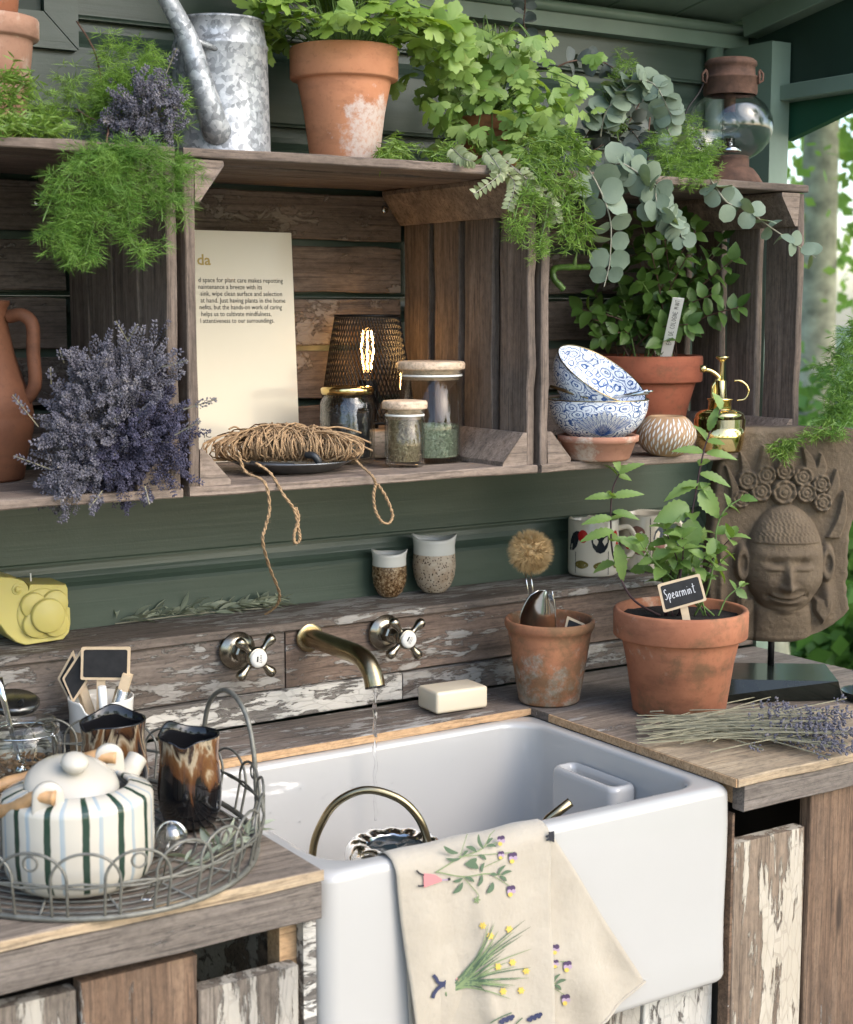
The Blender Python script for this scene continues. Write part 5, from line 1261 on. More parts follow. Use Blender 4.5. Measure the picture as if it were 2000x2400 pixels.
# drip-glazed tumblers
t = NT('drip_glaze'); tcn = t.n('TexCoord').outputs['Object']; v = t.coords((1, 1, 1))
sx_ = t.n('SeparateXYZ', i_0=tcn); z_ = t.math('MULTIPLY', sx_.outputs[2], 10.)
n1 = t.noise(t.n('Mapping', i_Vector=v, i_Scale=(30, 30, 9)).outputs[0], 1, 4, .55, 1.4)
f = t.math('ADD', t.math('MULTIPLY', z_, .42), t.math('MULTIPLY', n1, .75))
MT['drip'] = t.fin(t.ramp(f, [(.50, (.005, .005, .006)), (.60, (.01, .007, .006)), (.66, (.09, .036, .014)), (.73, (.15, .07, .026)), (.78, (.36, .29, .19)), (.83, (.02, .011, .008)), (.93, (.1, .045, .018))]), .07, Coat_Weight=.5)
MT['black_glaze'] = M_simple('black_glaze', (.008, .008, .009), .06)
def tumbler(px, py, r, h, label, dx=0):
    c = standing(px, py, TZ, r*.8); o = thing('tumbler', label, 'cup', c, 'drip-glazed tumblers')
    def fn(q, z, a):
        k = max(0, z/h-.72)/.28
        return q*(1+.03*math.sin(2*a+1)*k), z+k*k*(.009*math.exp(-((((a-dx+PI)%(2*PI))-PI)/.5)**2)-.007*math.exp(-((((a-dx-2.2+PI)%(2*PI))-PI)/.3)**2))
    part('body', xf(lathe([(0, .001), (r*.7, 0), (r*.82, .004), (r*.97, h*.2), (r, h*.4), (r*.95, h*.6), (r*.9, h*.78), (r*.93, h*.93), (r*.955, h*.985), (r*.95, h)], 44, fn), T(c)), MT['drip'], o, True)
    part('glazed_lip', xf(lathe([(r*.95, h*.985), (r*.955, h), (r*.93, h*1.012), (r*.89, h*1.0), (r*.86, h*.9), (r*.88, h*.5), (r*.6, h*.06), (0, h*.05)], 44, fn), T(c)), MT['black_glaze'], o, True)
tumbler(270, 1900, .0405, .100, 'dark drip-glazed tumbler behind the teapot', 1.2)
tumbler(447, 1948, .0365, .103, 'dark drip-glazed tumbler beside the tray handle', 1.9)
# tea infuser
ic = onZ(402, 1995, TZ)+Vector((0, 0, .0165)); ti = thing('tea_infuser', 'small steel mesh tea ball with tongs lying in the tray', 'tea infuser', ic)
mesh_m = M_simple('steel_mesh', (.5, .5, .5), .3, .8, bump=1., bs=900)
V, F = [], []
for k in range(26):
    a = PI*k/26; ring = [ic+Vector((.0165*math.cos(a)*math.sin(2*PI*i/30), .0165*math.sin(a)*math.sin(2*PI*i/30), .0165*math.cos(2*PI*i/30))) for i in range(30)]
    v_, f_ = tube(ring, .00035, 3, True); n = len(V); V += v_; F += [tuple(i+n for i in q) for q in f_]
for k in range(1, 22):
    z = .0165*math.cos(PI*k/22); q = .0165*math.sin(PI*k/22)
    v_, f_ = tube([ic+Vector((q*math.cos(2*PI*i/30), q*math.sin(2*PI*i/30), z)) for i in range(30)], .00035, 3, True); n = len(V); V += v_; F += [tuple(i+n for i in q_) for q_ in f_]
part('mesh_ball', (V, F), MT['chrome'], ti)
part('seam_ring', tube([ic+RT*(.017*math.cos(2*PI*i/30))+Vector((0, 0, .017*math.sin(2*PI*i/30))) for i in range(30)], .0009, 6, True), MT['chrome'], ti, True)
q0, q1, q2_ = ic-FH*.012, onZ(372, 2060, TZ+.004), onZ(345, 2105, TZ+.002)
for s in (-1, 1): part('tong', tube(smooth_path([q0, q1+RT*.004*s, q2_+RT*.005*s, q2_-FH*.004], 5), .0011, 6), MT['chrome'], ti, True)
# pot of labels, chalk and wire
P0 = onY(238, 1700, 1.925); pc3 = Vector((P0.x, P0.y, CZ+.001)); h3 = zat(238, 1632, pc3)-pc3.z; r3 = .0425
lpot = thing('utensil_pot', 'sandy stoneware pot with white glazed notched rim', 'pot', pc3)
sandy = M_simple('sandy_stoneware', (.42, .29, .17), .7, var=.3, vs=220)
def notch(q, z, a):
    d = abs((a-4.15+PI) % (2*PI)-PI); return q, z-(.014*sst(.5, .25, d) if z > h3*.85 else 0)
part('body', xf(lathe([(0, 0), (r3*.9, 0), (r3*.97, .004), (r3*.96, h3*.56)], 44), T(pc3)), sandy, lpot, True)
part('glazed_rim', xf(lathe([(r3*.962, h3*.54), (r3*.975, h3*.56), (r3*.97, h3*.8), (r3*1.0, h3*.96), (r3*1.01, h3), (r3*.96, h3), (r3*.92, h3*.8), (r3*.9, .01), (0, .008)], 64, notch), T(pc3)), MT['white_glaze'], lpot, True)
chalk_label([(191, 1516), (306, 1516), (304, 1594), (189, 1593)], pc3-FH*.012, 'blank chalkboard label standing upright in the utensil pot', ((237, 1592), (236, 1690)))
chalk_label([(146, 1590), (190, 1522), (205, 1598), (172, 1648)], pc3-FH*.004, 'blank chalkboard label tilted in front of the tipped labels', ((190, 1600), (220, 1690)))
chalk_label([(135, 1590), (172, 1523), (192, 1600), (166, 1650)], pc3+FH*.010, 'blank chalkboard label tipped sideways behind the tilted label', ((185, 1605), (212, 1690)))
ck = thing('chalk_stick', 'white stick of chalk in the utensil pot', 'chalk', onV(245, 1680, pc3))
q0, q1 = onV(245, 1690, pc3-FH*.02), onV(244, 1609, pc3-FH*.026)
part('stick', xf(lathe([(0, 0), (.0054, 0), (.0056, .001), (.0054, (q1-q0).length-.0006), (.0045, (q1-q0).length), (0, (q1-q0).length)], 20), frame((q1-q0).orthogonal(), None, (0, 0, 1), q0)), MT['white_plastic'], ck, True)
ws = thing('wire_spool', 'wooden stick wound with florist wire in the utensil pot', 'wire spool', onV(275, 1680, pc3))
q0, q1 = onV(272, 1672, pc3-FH*.012), onV(300, 1580, pc3-FH*.014); d = (q1-q0)
part('stick', xf(box(0, d.length, -.0062, .0062, -.0062, .0062), frame(d, None, -FH, q0)), MT['plywood'], ws)
hel = [frame(d, None, -FH, q0) @ Vector((d.length*(.12+.5*i/220), .0092*math.cos(i*.55), .0092*math.sin(i*.55))) for i in range(221)]
part('wire_winding', tube(hel, .0009, 5), MT['chrome'], ws, True)
# clip-top glass jar with spoon
P0 = onZ(46, 1862, TZ); cj = Vector((P0.x, P0.y, TZ))+FH*.03-RT*.0; rj = .0445; hj = zat(46, 1688, cj)-TZ
jr = thing('clip_jar', 'open clip-top glass jar with wire bail behind the teapot', 'jar', cj)
part('glass', xf(lathe([(0, .003), (rj-.006, 0), (rj-.001, .004), (rj, .012), (rj, hj*.70), (rj-.004, hj*.80), (rj-.0055, hj*.84), (rj-.002, hj*.865), (rj-.002, hj*.92), (rj-.005, hj*.935), (rj-.0055, hj), (rj-.0085, hj), (rj-.009, hj*.84), (rj-.004, hj*.70), (rj-.004, .012), (0, .008)], 48), T(cj)), MT['glass_wavy'], jr, True)
part('wire_ring', tube([cj+Vector(((rj-.003)*math.cos(2*PI*i/40), (rj-.003)*math.sin(2*PI*i/40), hj*.83)) for i in range(40)], .0013, 6, True), MT['chrome'], jr, True)
q = cj+RT*.040-FH*.016+Vector((0, 0, hj*.83)); part('bail', tube(smooth_path([q, q+Vector((0, 0, -.012))+RT*.003, q+Vector((0, 0, -.03))+RT*.001, q+Vector((0, 0, -.012))-FH*.006, q+Vector((0, 0, .004))-FH*.006], 5), .0013, 6), MT['chrome'], jr, True)
bark = M_fine('dried_bark', [(.3, (.07, .035, .015)), (.6, (.2, .11, .05)), (.8, (.32, .2, .1))], 120)
V, F = [], []; rnd = random.Random(8)
for k in range(260):
    a = rnd.uniform(0, 6.28); q = (rj-.008)*math.sqrt(rnd.random()); p = cj+Vector((q*math.cos(a), q*math.sin(a), .008+rnd.random()*.03))
    n = len(V); rv = lambda s: Vector((rnd.gauss(0, s), rnd.gauss(0, s), rnd.gauss(0, s*.5)))
    V += [p+rv(.004) for _ in range(4)]; F += [(n, n+1, n+2), (n, n+2, n+3), (n, n+1, n+3), (n+1, n+2, n+3)]
o = part('contents', (V, F), bark, jr); o['kind'] = 'stuff'
q = onV(32, 1648, cj+FH*.05)
part('lid', xf(lathe([(0, -.004), (.030, -.004), (.032, 0), (.032, .004), (.028, .007), (0, .008)], 32), T(q) @ Matrix.Rotation(R(12), 4, 'X')), MT['steel_dark'], jr, True)
part('lid_clip', tube(smooth_path([onV(42, 1646, cj+FH*.02), onV(52, 1640, cj+FH*.02), onV(54, 1652, cj+FH*.02), onV(46, 1656, cj+FH*.02)], 4), .0016, 6), MT['black'], jr, True)
spn = thing('spoon', 'bright steel spoon standing in the clip-top jar', 'spoon', cj+Vector((0, 0, .02)))
q0, q1 = onV(24, 1700, cj), onV(-4, 1590, cj); d = (q1-q0).normalized()
part('handle', tube([q0-d*.05, q0, q0.lerp(q1, .5), q1], [.003, .0032, .004, .0055], 8), MT['chrome'], spn, True)
part('bowl', xf(lathe([(0, -.018), (.008, -.012), (.0125, 0), (.009, .012), (0, .018)], 20, lambda r_, z, a: (r_*(1 if abs(math.cos(a)) > .5 else .8), z)), frame(d.orthogonal(), None, d, q0-d*.06)), MT['chrome'], spn, True)

# ------------------------------------------------------------------ inside the sink: small can with brass handle
kq = onZ(925, 1975, .826); kc = Vector((kq.x, kq.y, .6625)); kh = .162
wc2 = thing('indoor_watering_can', 'steel watering can with brass loop handle brimming in the sink', 'watering can', kc)
part('body', xf(lathe([(0, 0), (.058, 0), (.060, .003), (.062, .02), (.062, kh-.012), (.060, kh-.004), (.055, kh), (.040, kh+.001), (.038, kh), (.037, kh-.01), (0, kh-.01)], 48), T(kc)), MT['chrome'], wc2, True)
V, F = soil_vf(.0385, kh-.003, 2, 30)
part('water_surface', xf((V, F), T(kc)), M_simple('dark_water', (.02, .03, .035), .04, bump=.5, bs=120, IOR=1.33), wc2, True)
V, F = lathe([(.036, kh+.001), (.045, kh+.0045), (.055, kh+.004), (.0615, kh-.003), (.0635, kh-.012), (.0632, kh-.04), (.0622, kh-.06)], 60, lambda r_, z, a: (r_*(1+.008*math.sin(17*a)+.006*math.sin(29*a+1)), z+.0012*math.sin(13*a)))
part('water_film', xf((V, F), T(kc)), MT['water'], wc2, True)
PL = kc+FH*0
hk = [onV(733, 2060, kc-FH*.01), onV(733, 2000, kc-FH*.012), onV(745, 1950, kc-FH*.012), onV(780, 1890, kc-FH*.012), (onV(830, 1858, kc-FH*.012)), onV(880, 1853, kc-FH*.012), onV(940, 1875, kc-FH*.012), onV(980, 1915, kc-FH*.012), onV(1000, 1962, kc-FH*.012), onV(1003, 2000, kc-FH*.012)]
part('handle', tube(smooth_path(hk, 6), .0052, 12), MT['brass'], wc2, True)
sp0 = kc+RT*.055+Vector((0, 0, .03)); sp1 = onV(1288, 1918, kc+FH*.02-RT*.0); sp2_ = onV(1338, 1880, kc+FH*.02)
part('spout', tube([sp0, sp0.lerp(sp1, .6)+Vector((0, 0, -.02)), sp1, sp2_], [.009, .007, .0062, .0062], 14), MT['brass'], wc2, True)

V, F = [], []; rnd = random.Random(17)
for k in range(190):                      # splashes on the glaze
    if rnd.random() < .75: c = Vector((rnd.gauss(1.06, .09), SY1-.0325+rnd.uniform(0, .0006), rnd.uniform(.72, .88))); nz_ = Vector((0, -1, .05))
    else: c = Vector((SX0+.0325, rnd.uniform(1.5, 1.8), rnd.uniform(.73, .88))); nz_ = Vector((1, 0, .05))
    if not (SX0+.04 < c.x < SX1-.09) and nz_.y: continue
    q = rnd.uniform(.0006, .0017); v_, f_ = xf(lathe([(q, 0), (q*.8, q*.45), (0, q*.65)], 7), frame(nz_.orthogonal(), None, nz_, c)); n = len(V); V += v_; F += [tuple(i+n for i in z) for z in f_]
o = part('water_drops', (V, F), MT['water'], sk, True); o['kind'] = 'stuff'
# ------------------------------------------------------------------ tea towel over the sink front
tw_m = NT('cream_linen'); v = tw_m.coords((1, 1, 1), False)
wx = tw_m.n('TexWave', wave_type='BANDS', bands_direction='X', i_Vector=v, i_Scale=420.).outputs[1]; wz_ = tw_m.n('TexWave', wave_type='BANDS', bands_direction='Z', i_Vector=v, i_Scale=420.).outputs[1]
fl = tw_m.noise(v, 300, 3, .7)
col = tw_m.mix(tw_m.ramp(fl, [(.69, 0.), (.75, .4)]), tw_m.ramp(tw_m.noise(v, 12, 4), [(.3, (.37, .325, .255)), (.7, (.415, .368, .295))]), (.3, .22, .14))
MT['linen'] = tw_m.fin(col, .9, tw_m.bump(tw_m.noise(v, 22, 4, .55), .5, .008, tw_m.bump(tw_m.math('ADD', wx, wz_), .25, .0005)), Sheen_Weight=.2)
tt = thing('tea_towel', 'cream linen tea towel printed with flowers hanging over the sink front', 'towel', (1.0, SY0, .9))
def towelY(x, z):                 # front face of the hanging layer
    s = max(0, .9-z)
    f1 = .0045*math.sin((x-.90)*62+s*6)*min(1, s*7) + .007*math.sin((x-.95)*27-s*7)*min(1, s*4) + .003*mnoise.noise((x*22, s*9, 0))*min(1, s*10)
    ridge = .006*math.exp(-((x-(.985+s*.10+.004*math.sin(s*30)))/.009)**2)*min(1, s*6)
    return SY0-.0075-f1-ridge-.013*min(1, s*4)-.006*s
def tl_left(z): s = .9-z; return .886+.085*s*.6+.012*math.sin(s*9)*s*4
def tl_right(z): s = .9-z; return 1.100-.035*s
prof_t = [(SY0+.042, .862), (SY0+.037, .885), (SY0+.030, .8985), (SY0+.020, .9035), (SY0+.010, .9032), (SY0+.001, .8995), (SY0-.0055, .892)]
V, F = [], []; nU = 44; zs = [.886-.006*k for k in range(49)]
def clothrow(fn_, n=nU): V.extend(fn_(i/n) for i in range(n+1))
nrow = 0
for (y, z) in prof_t:
    clothrow(lambda u: Vector((.886+(1.1-.886)*u, y-(.003 if z > .8 else 0)*(.5+.5*math.sin(u*13))*.4, z+.0012*(1+math.sin(u*17)*.6)))); nrow += 1
for z in zs:
    xl, xr = tl_left(z), tl_right(z); clothrow(lambda u: Vector((xl+(xr-xl)*u, towelY(xl+(xr-xl)*u, z), z))); nrow += 1
for j in range(nrow-1):
    for i in range(nU): a = j*(nU+1)+i; F.append((a, a+nU+1, a+nU+2, a+1))
cl1 = part('front_fold', (V, F), MT['linen'], tt, True)
# rear layer: flares out to the right and shows as a triangle; a sliver at the left
def backY(x, z):
    s = max(0, .9-z); return SY0-.0045-(.0045*math.sin((x-1.1)*46-s*34)+.003*math.sin((x-1.1)*90-s*20)+.0025*mnoise.noise((x*25, s*25, 4)))*min(1, s*5)-.006*min(1, s*5)
V, F = [], []; nz = 44
for j in range(nz+1):
    t_ = j/nz; z = .893-.285*t_
    s = .9-z; xr = 1.098+(1.247-1.098)*min(1, (s-.0)/.223)
    if z < .677: xr = 1.247-(.677-z)*2.35
    xl = tl_left(z)+.004-.05*max(0, s-.12)
    if xr < xl+.02: xr = xl+.02
    for i in range(nU+1): x = xl+(xr-xl)*i/nU; V.append(Vector((x, backY(x, z), z)))
for j in range(nz):
    for i in range(nU): a = j*(nU+1)+i; F.append((a, a+nU+1, a+nU+2, a+1))
part('rear_fold', (V, F), MT['linen'], tt, True)
for o in tt.children:
    m_ = o.modifiers.new('thick', 'SOLIDIFY'); m_.thickness = .0012; m_.offset = 0
q0 = Vector((1.247, backY(1.24, .677)-.0012, .679)); q1 = Vector((1.15, backY(1.15, .636)-.0012, .636))
part('hem', tube([q0+(q1-q0)*i/10+Vector((0, backY(q0.x+(q1.x-q0.x)*i/10, q0.z+(q1.z-q0.z)*i/10)-.0012-(q0.y+(q1.y-q0.y)*i/10), 0)) for i in range(11)], .0018, 6), MT['linen'], tt, True)
# print: every mark is a flat shape laid on the cloth, taken from its place on the towel
pk = M_simple('pink_print', (.5, .2, .2), .9); nvy = M_simple('navy_cloth_print', (.03, .035, .08), .9); grn = M_simple('green_cloth_print', (.085, .13, .075), .9); grn2 = M_simple('pale_green_cloth_print', (.18, .24, .11), .9)
yel = M_simple('yellow_cloth_print', (.55, .4, .08), .9); vio = M_simple('violet_cloth_print', (.06, .035, .08), .9); lil = M_simple('lilac_cloth_print', (.35, .26, .36), .9); blk = M_simple('black_cloth_print', (.02, .02, .025), .9)
lay = [0.]
def onCloth(x, y, back=False):
    p = onY(x, y, SY0-.02)
    for _ in range(3):
        z = min(p.z, .889); Yq = (backY(p.x, z) if back else towelY(p.x, z))-.0024-lay[0]; p = onY(x, y, Yq)
    return p
def pr_poly(P, mat, back=False):
    lay[0] = (lay[0]+.00002) % .0006
    c = (sum(p[0] for p in P)/len(P), sum(p[1] for p in P)/len(P)); n = len(P)
    V = [onCloth(*p, back) for p in P]+[onCloth(*c, back)]
    return V, [(i, (i+1) % n, n) for i in range(n)]
def pr_line(P, w_, back=False):
    lay[0] = (lay[0]+.00002) % .0006
    Q = smooth_path([(x, y, 0) for x, y in P], 5) if len(P) > 2 else [Vector((*p, 0)) for p in P]
    V, F = [], []
    for i, p in enumerate(Q):
        t_ = (Q[min(i+1, len(Q)-1)]-Q[max(i-1, 0)]); t_ = t_.normalized() if t_.length else Vector((1, 0, 0)); ww = w_(i/(len(Q)-1)) if callable(w_) else w_
        V += [onCloth(p.x-t_.y*ww/2, p.y+t_.x*ww/2, back), onCloth(p.x+t_.y*ww/2, p.y-t_.x*ww/2, back)]
        if i: b = len(V)-4; F.append((b, b+1, b+3, b+2))
    return V, F
def pleaf(x0, y0, x1, y1, w_): return lambda back=False: pr_line([(x0, y0), ((x0+x1)/2+(y1-y0)*.12, (y0+y1)/2-(x1-x0)*.12), (x1, y1)], lambda t_: w_*math.sin(PI*min(1, t_*.96+.02)), back)
def circ(x, y, r_, n=10, sx=1., sy=1.): return [(x+r_*sx*math.cos(2*PI*i/n), y+r_*sy*math.sin(2*PI*i/n)) for i in range(n)]
def pansy(x, y, s, back=False):
    return [(pr_poly(circ(x+2*s, y-6*s, 6*s), vio, back), vio), (pr_poly(circ(x-5*s, y-5*s, 5.5*s), vio, back), vio), (pr_poly(circ(x-5*s, y+2*s, 5*s), lil, back), lil), (pr_poly(circ(x+4*s, y+1*s, 4.5*s), lil, back), lil), (pr_poly(circ(x-3*s, y+8*s, 5*s), yel, back), yel)]
def motif(nm, items):
    by = {}
    for vf, m in items: by.setdefault(m.name, (m, []))[1].append(vf)
    for m, l in by.values(): q = part(nm, join(*l), m, cl1); q['kind'] = 'stuff'
def pansy_sprig(dx, dy, back, figure):
    I = []; L_ = lambda P, w_, m: I.append((pr_line([(x+dx, y+dy) for x, y in P], w_, back), m))
    L_([(1022, 2045), (1080, 2010), (1130, 1990), (1150, 1955)], 2.6, grn2); L_([(1022, 2043), (1085, 2055), (1140, 2048), (1175, 2050)], 2.6, grn2); L_([(1075, 2008), (1130, 2004), (1205, 1998)], 1.8, grn2)
    L_([(1085, 2055), (1120, 2095), (1120, 2108)], 1.8, grn2); L_([(1078, 2010), (1092, 1965), (1096, 1955)], 1.6, grn2); L_([(1130, 2035), (1180, 2012)], 1.6, grn2); L_([(1160, 2055), (1200, 2080)], 1.6, grn2); L_([(1140, 1985), (1172, 1972)], 1.6, grn2); L_([(1150, 1956), (1160, 1946)], 1.6, grn2)
    for x0, y0, x1, y1, w_ in ((1075, 2000, 1040, 1983, 11), (1080, 2012, 1046, 2012, 8), (1086, 2006, 1098, 1994, 7), (1092, 1985, 1118, 1998, 10), (1090, 2025, 1122, 2036, 17), (1118, 2012, 1095, 2022, 14), (1122, 2004, 1140, 2016, 8), (1085, 2058, 1062, 2066, 8), (1085, 2068, 1062, 2094, 11), (1090, 2056, 1112, 2068, 8), (1130, 2050, 1120, 2078, 8), (1130, 2045, 1136, 2022, 7), (1150, 2050, 1166, 2052, 8), (1168, 2052, 1186, 2028, 7), (1176, 2052, 1200, 2042, 8), (1172, 2054, 1188, 2066, 8), (1156, 2068, 1142, 2094, 12), (1134, 1990, 1122, 1955, 8), (1140, 1984, 1164, 1984, 8), (1142, 1980, 1156, 1964, 7)):
        I.append((pleaf(x0+dx, y0+dy, x1+dx, y1+dy, w_)(back), grn))
    for x, y, s in ((1176, 1970, 1.), (1176, 2004, .8), (1204, 2010, 1.1), (1200, 2088, 1.1)): I.extend(pansy(x+dx, y+dy, s, back))
    for a in range(5): I.append((pleaf(1118+dx, 2110+dy, 1118+dx+9*math.cos(a*1.25), 2110+dy+9*math.sin(a*1.25), 4)(back), grn2))
    if figure:
        I.append((pr_poly([(993, 2047), (1020, 2050), (1038, 2062), (1036, 2066), (994, 2081)], pk, back), pk))
        L_([(994, 2052), (982, 2046), (977, 2040)], 4, blk); L_([(994, 2076), (984, 2077), (980, 2076)], 4, blk); I.append((pr_poly(circ(1053, 2061, 4), blk, back), blk)); L_([(1036, 2063), (1050, 2062)], 3, lil)
    return I
motif('pansy_print', pansy_sprig(0, 0, False, True))
motif('pansy_print', pansy_sprig(128, 255, True, False))
I = []
for k in range(34):
    rn = random.Random(k); tx = rn.uniform(1130, 1250); ty = 2150+(k/34)*195+rn.uniform(-12, 12); ty2 = ty
    I.append((pr_line([(1045, 2335-rn.uniform(0, 8)), (1085+rn.uniform(-8, 8), 2312+rn.uniform(-10, 8)-(k < 16)*14), (1120+(tx-1120)*.3, ty2+(2300-ty2)*.45), (tx, ty2)], lambda t_: 3.4*(1-t_**3)+.5), [grn, grn2][k % 2]))
for x, y in ((1132, 2170), (1150, 2194), (1194, 2178), (1168, 2266), (1202, 2256), (1234, 2276), (1222, 2322), (1180, 2324)):
    for a in range(6): I.append((pleaf(x, y, x+9*math.cos(a*1.05), y+9*math.sin(a*1.05), 5)(), yel))
I.append((pr_line([(1042, 2308), (1048, 2308), (1054, 2308), (1060, 2307), (1066, 2306), (1072, 2305)], lambda t_: 19+5*math.sin(PI*t_)), nvy)); I.append((pr_line([(1050, 2308), (1034, 2312), (1020, 2326), (1015, 2340)], 8), nvy)); I.append((pr_line([(1050, 2304), (1030, 2304), (1022, 2292), (1016, 2286)], 8), nvy)); I.append((pr_poly(circ(1073, 2296, 4), pk), pk))
motif('daffodil_print', I)
I = [(pr_poly([(1286, 1950), (1300, 1948), (1300, 1975), (1288, 1970)], blk), blk), (pr_line([(1288, 1958), (1280, 1962)], 5), blk), (pr_line([(1289, 1966), (1281, 1970)], 4), blk)]
motif('figure_print', I)
I = []
for k, (x, y) in enumerate(((1175, 2395), (1240, 2390))):
    for j in range(9): I.append((pr_poly(circ(x+j*3.4, y-j*1.4+3*math.sin(j*2), 5), nvy), nvy))
I.append((pr_line([(1150, 2398), (1175, 2384), (1200, 2374)], 3), grn)); I.append((pr_line([(1210, 2400), (1225, 2386)], 3), grn))
motif('bluebell_print', I)
# ------------------------------------------------------------------ leaves
def leaf_mesh(nm, L_, w_, mat, n=7, fold=.25, bend=.25, shape='ovate', serr=0.):
    V, F = [], []
    for i in range(n+1):
        t_ = i/n
        if shape == 'round': hw = w_*math.sqrt(max(0, 1-(2*t_-1)**2))**.9
        elif shape == 'ovate': hw = w_*(math.sin(PI*t_**.78))**.85
        else: hw = w_*math.sin(PI*t_)
        if serr and 0 < i < n: hw *= 1+serr*(1 if i % 2 else -1)
        x = L_*t_; zc = -bend*L_*(t_**2)*.5; up = hw*fold
        V += [(x, -hw, zc+up), (x, 0, zc), (x, hw, zc+up)]
    for i in range(n):
        a = 3*i; F += [(a, a+3, a+4, a+1), (a+1, a+4, a+5, a+2)]
    return newmesh(nm, V, F, mat, True)
def lobed_mesh(nm, r_, mat, lobes=3, teeth=3, seed=0):
    """flat fan leaf cut into toothed lobes, stalk at the origin, pointing +x"""
    rn = random.Random(seed); out = []; span = R(112); N = lobes*teeth*3
    for i in range(N+1):
        th = -span+2*span*i/N; u = (i/N)*lobes; lob = math.sin(PI*(u % 1.0))**.55 if 0 < i < N else 0
        sc = (.9, 1.03, 1.0)[i % 3]
        q = r_*(.40+.56*lob)*sc*(1-.16*abs(th)/span)*(1+rn.uniform(-.04, .04))
        out.append((q*math.cos(th)+r_*.12, q*math.sin(th), -.22*q*q/r_+.10*r_*math.sin(3*th)*q/r_))
    V = [(0, 0, 0)]+[(x*.5, y*.5, z*.25+.02*r_) for x, y, z in out]+out; n = len(out); F = []
    for i in range(n-1): F += [(0, 1+i, 2+i), (1+i, 1+n+i, 2+n+i, 2+i)]
    return newmesh(nm, V, F, mat, True)
def pose(p, d, nrm, s=1., roll=0.):
    M = frame(d, None, nrm, p)
    if roll: M = M @ Matrix.Rotation(roll, 4, 'X')
    return M @ Matrix.Scale(s, 4)
MT['parsley'] = M_leaf('parsley_leaf', (.17, .29, .045), (.33, .47, .11), .4)
MT['cori'] = M_leaf('coriander_leaf', (.15, .27, .05), (.36, .49, .15), .4)
MT['euca'] = M_leaf('eucalyptus_leaf', (.12, .17, .125), (.23, .29, .2), .22, .6, tint=1.1)
MT['euca_dry'] = M_leaf('dry_eucalyptus_leaf', (.075, .095, .085), (.16, .18, .165), .1, .7, tint=1.)
MT['mint'] = M_leaf('mint_leaf', (.045, .105, .02), (.12, .22, .045), .3, .4, True)
MT['spear'] = M_leaf('spearmint_leaf', (.11, .2, .04), (.26, .38, .11), .38, .45, True)
MT['varieg'] = M_leaf('pale_fern_leaf', (.16, .2, .08), (.36, .4, .22), .3)
MT['stem_g'] = M_simple('green_stem', (.12, .2, .05), .6); MT['stem_b'] = M_simple('brown_stem', (.11, .06, .04), .6); MT['stem_p'] = M_simple('purple_stem', (.05, .022, .026), .5)
MT['stem_e'] = M_simple('pale_stem', (.24, .23, .17), .6)
UPV = Vector((0, 0, 1))
def rv(rn, s=1.): return Vector((rn.gauss(0, s), rn.gauss(0, s), rn.gauss(0, s)))
# parsley in the big pot
P0 = onY(808, 360, 1.915); bp = Vector((P0.x, P0.y, TOPZ)); hb_ = zat(808, 113, bp)-TOPZ
pars = thing('parsley_plant', 'bushy parsley in a terracotta pot with white bloom', 'potted plant', bp)
o = part('pot', xf(pot_vf(.0742, .046, hb_, .044, .0075, .007, 56), T(bp)), MT['terra_big'], pars, True)
part('soil', xf(soil_vf(.066, hb_-.012, 7), T(bp)), MT['soil'], pars, True)
pm = [lobed_mesh('leaf', .027, MT['parsley'], 3, 3, k) for k in range(4)]
rn = random.Random(21); stemP = []
def stemline(a, b, sag, n=5):
    m = a.lerp(b, .55)+Vector((0, 0, sag)); return smooth_path([a, m, b], n)
for k in range(104):
    a = 2*PI*k/104*9.0+rn.uniform(-.3, .3); q = math.sqrt(rn.random()); reach = .015+.125*q
    tip = bp+Vector((math.cos(a)*reach, math.sin(a)*reach*.9, hb_+.03+.10*(1-q*q)*rn.uniform(.5, 1.2)+.018*rn.random()))
    if q > .75: tip.z = TOPZ+hb_+rn.uniform(-.004, .05)
    base = bp+Vector((math.cos(a)*.03*q, math.sin(a)*.03*q, hb_-.012))
    P = stemline(base, tip, .03); part('stem', tube(P, .0011, 5), MT['stem_g'], pars, True)
    d = (P[-1]-P[-2]).normalized(); sd = d.cross(UPV).normalized()
    outw = Vector((math.cos(a), math.sin(a), 0))
    for j, (fw_, sdv) in enumerate(((1, 0), (.25, 1), (.25, -1))):
        dr = (outw*fw_*.8+sd*sdv+UPV*rn.uniform(-.45, .25)+rv(rn, .15)); p = tip-d*(0 if j == 0 else .012)
        nr = (UPV*.7-FH*.55+rv(rn, .3)); inst('leaf', pm[rn.randrange(4)], pose(p, dr, nr, rn.uniform(.75, 1.15)), pars)
# long side shoots of parsley leaning right and left
for tx, ty, cnt in ((1060, 60, 3), (1020, 20, 3), (1075, 110, 3), (640, 75, 2), (980, 95, 3), (630, 110, 2), (1040, 130, 3), (905, 95, 2)):
    tip = onV(tx, ty, bp-FH*rn.uniform(-.02, .04)); P = stemline(bp+Vector((0, 0, hb_)), tip, .03)
    part('stem', tube(P, .0012, 5), MT['stem_g'], pars, True)
    for j in range(cnt+1):
        dr = Vector((tip-bp)); dr.z = 0; dr = dr.normalized()*.7+rv(rn, .6); inst('leaf', pm[rn.randrange(4)], pose(tip+rv(rn, .006), dr, UPV*.5-FH*.8+rv(rn, .3), rn.uniform(.9, 1.2)), pars)
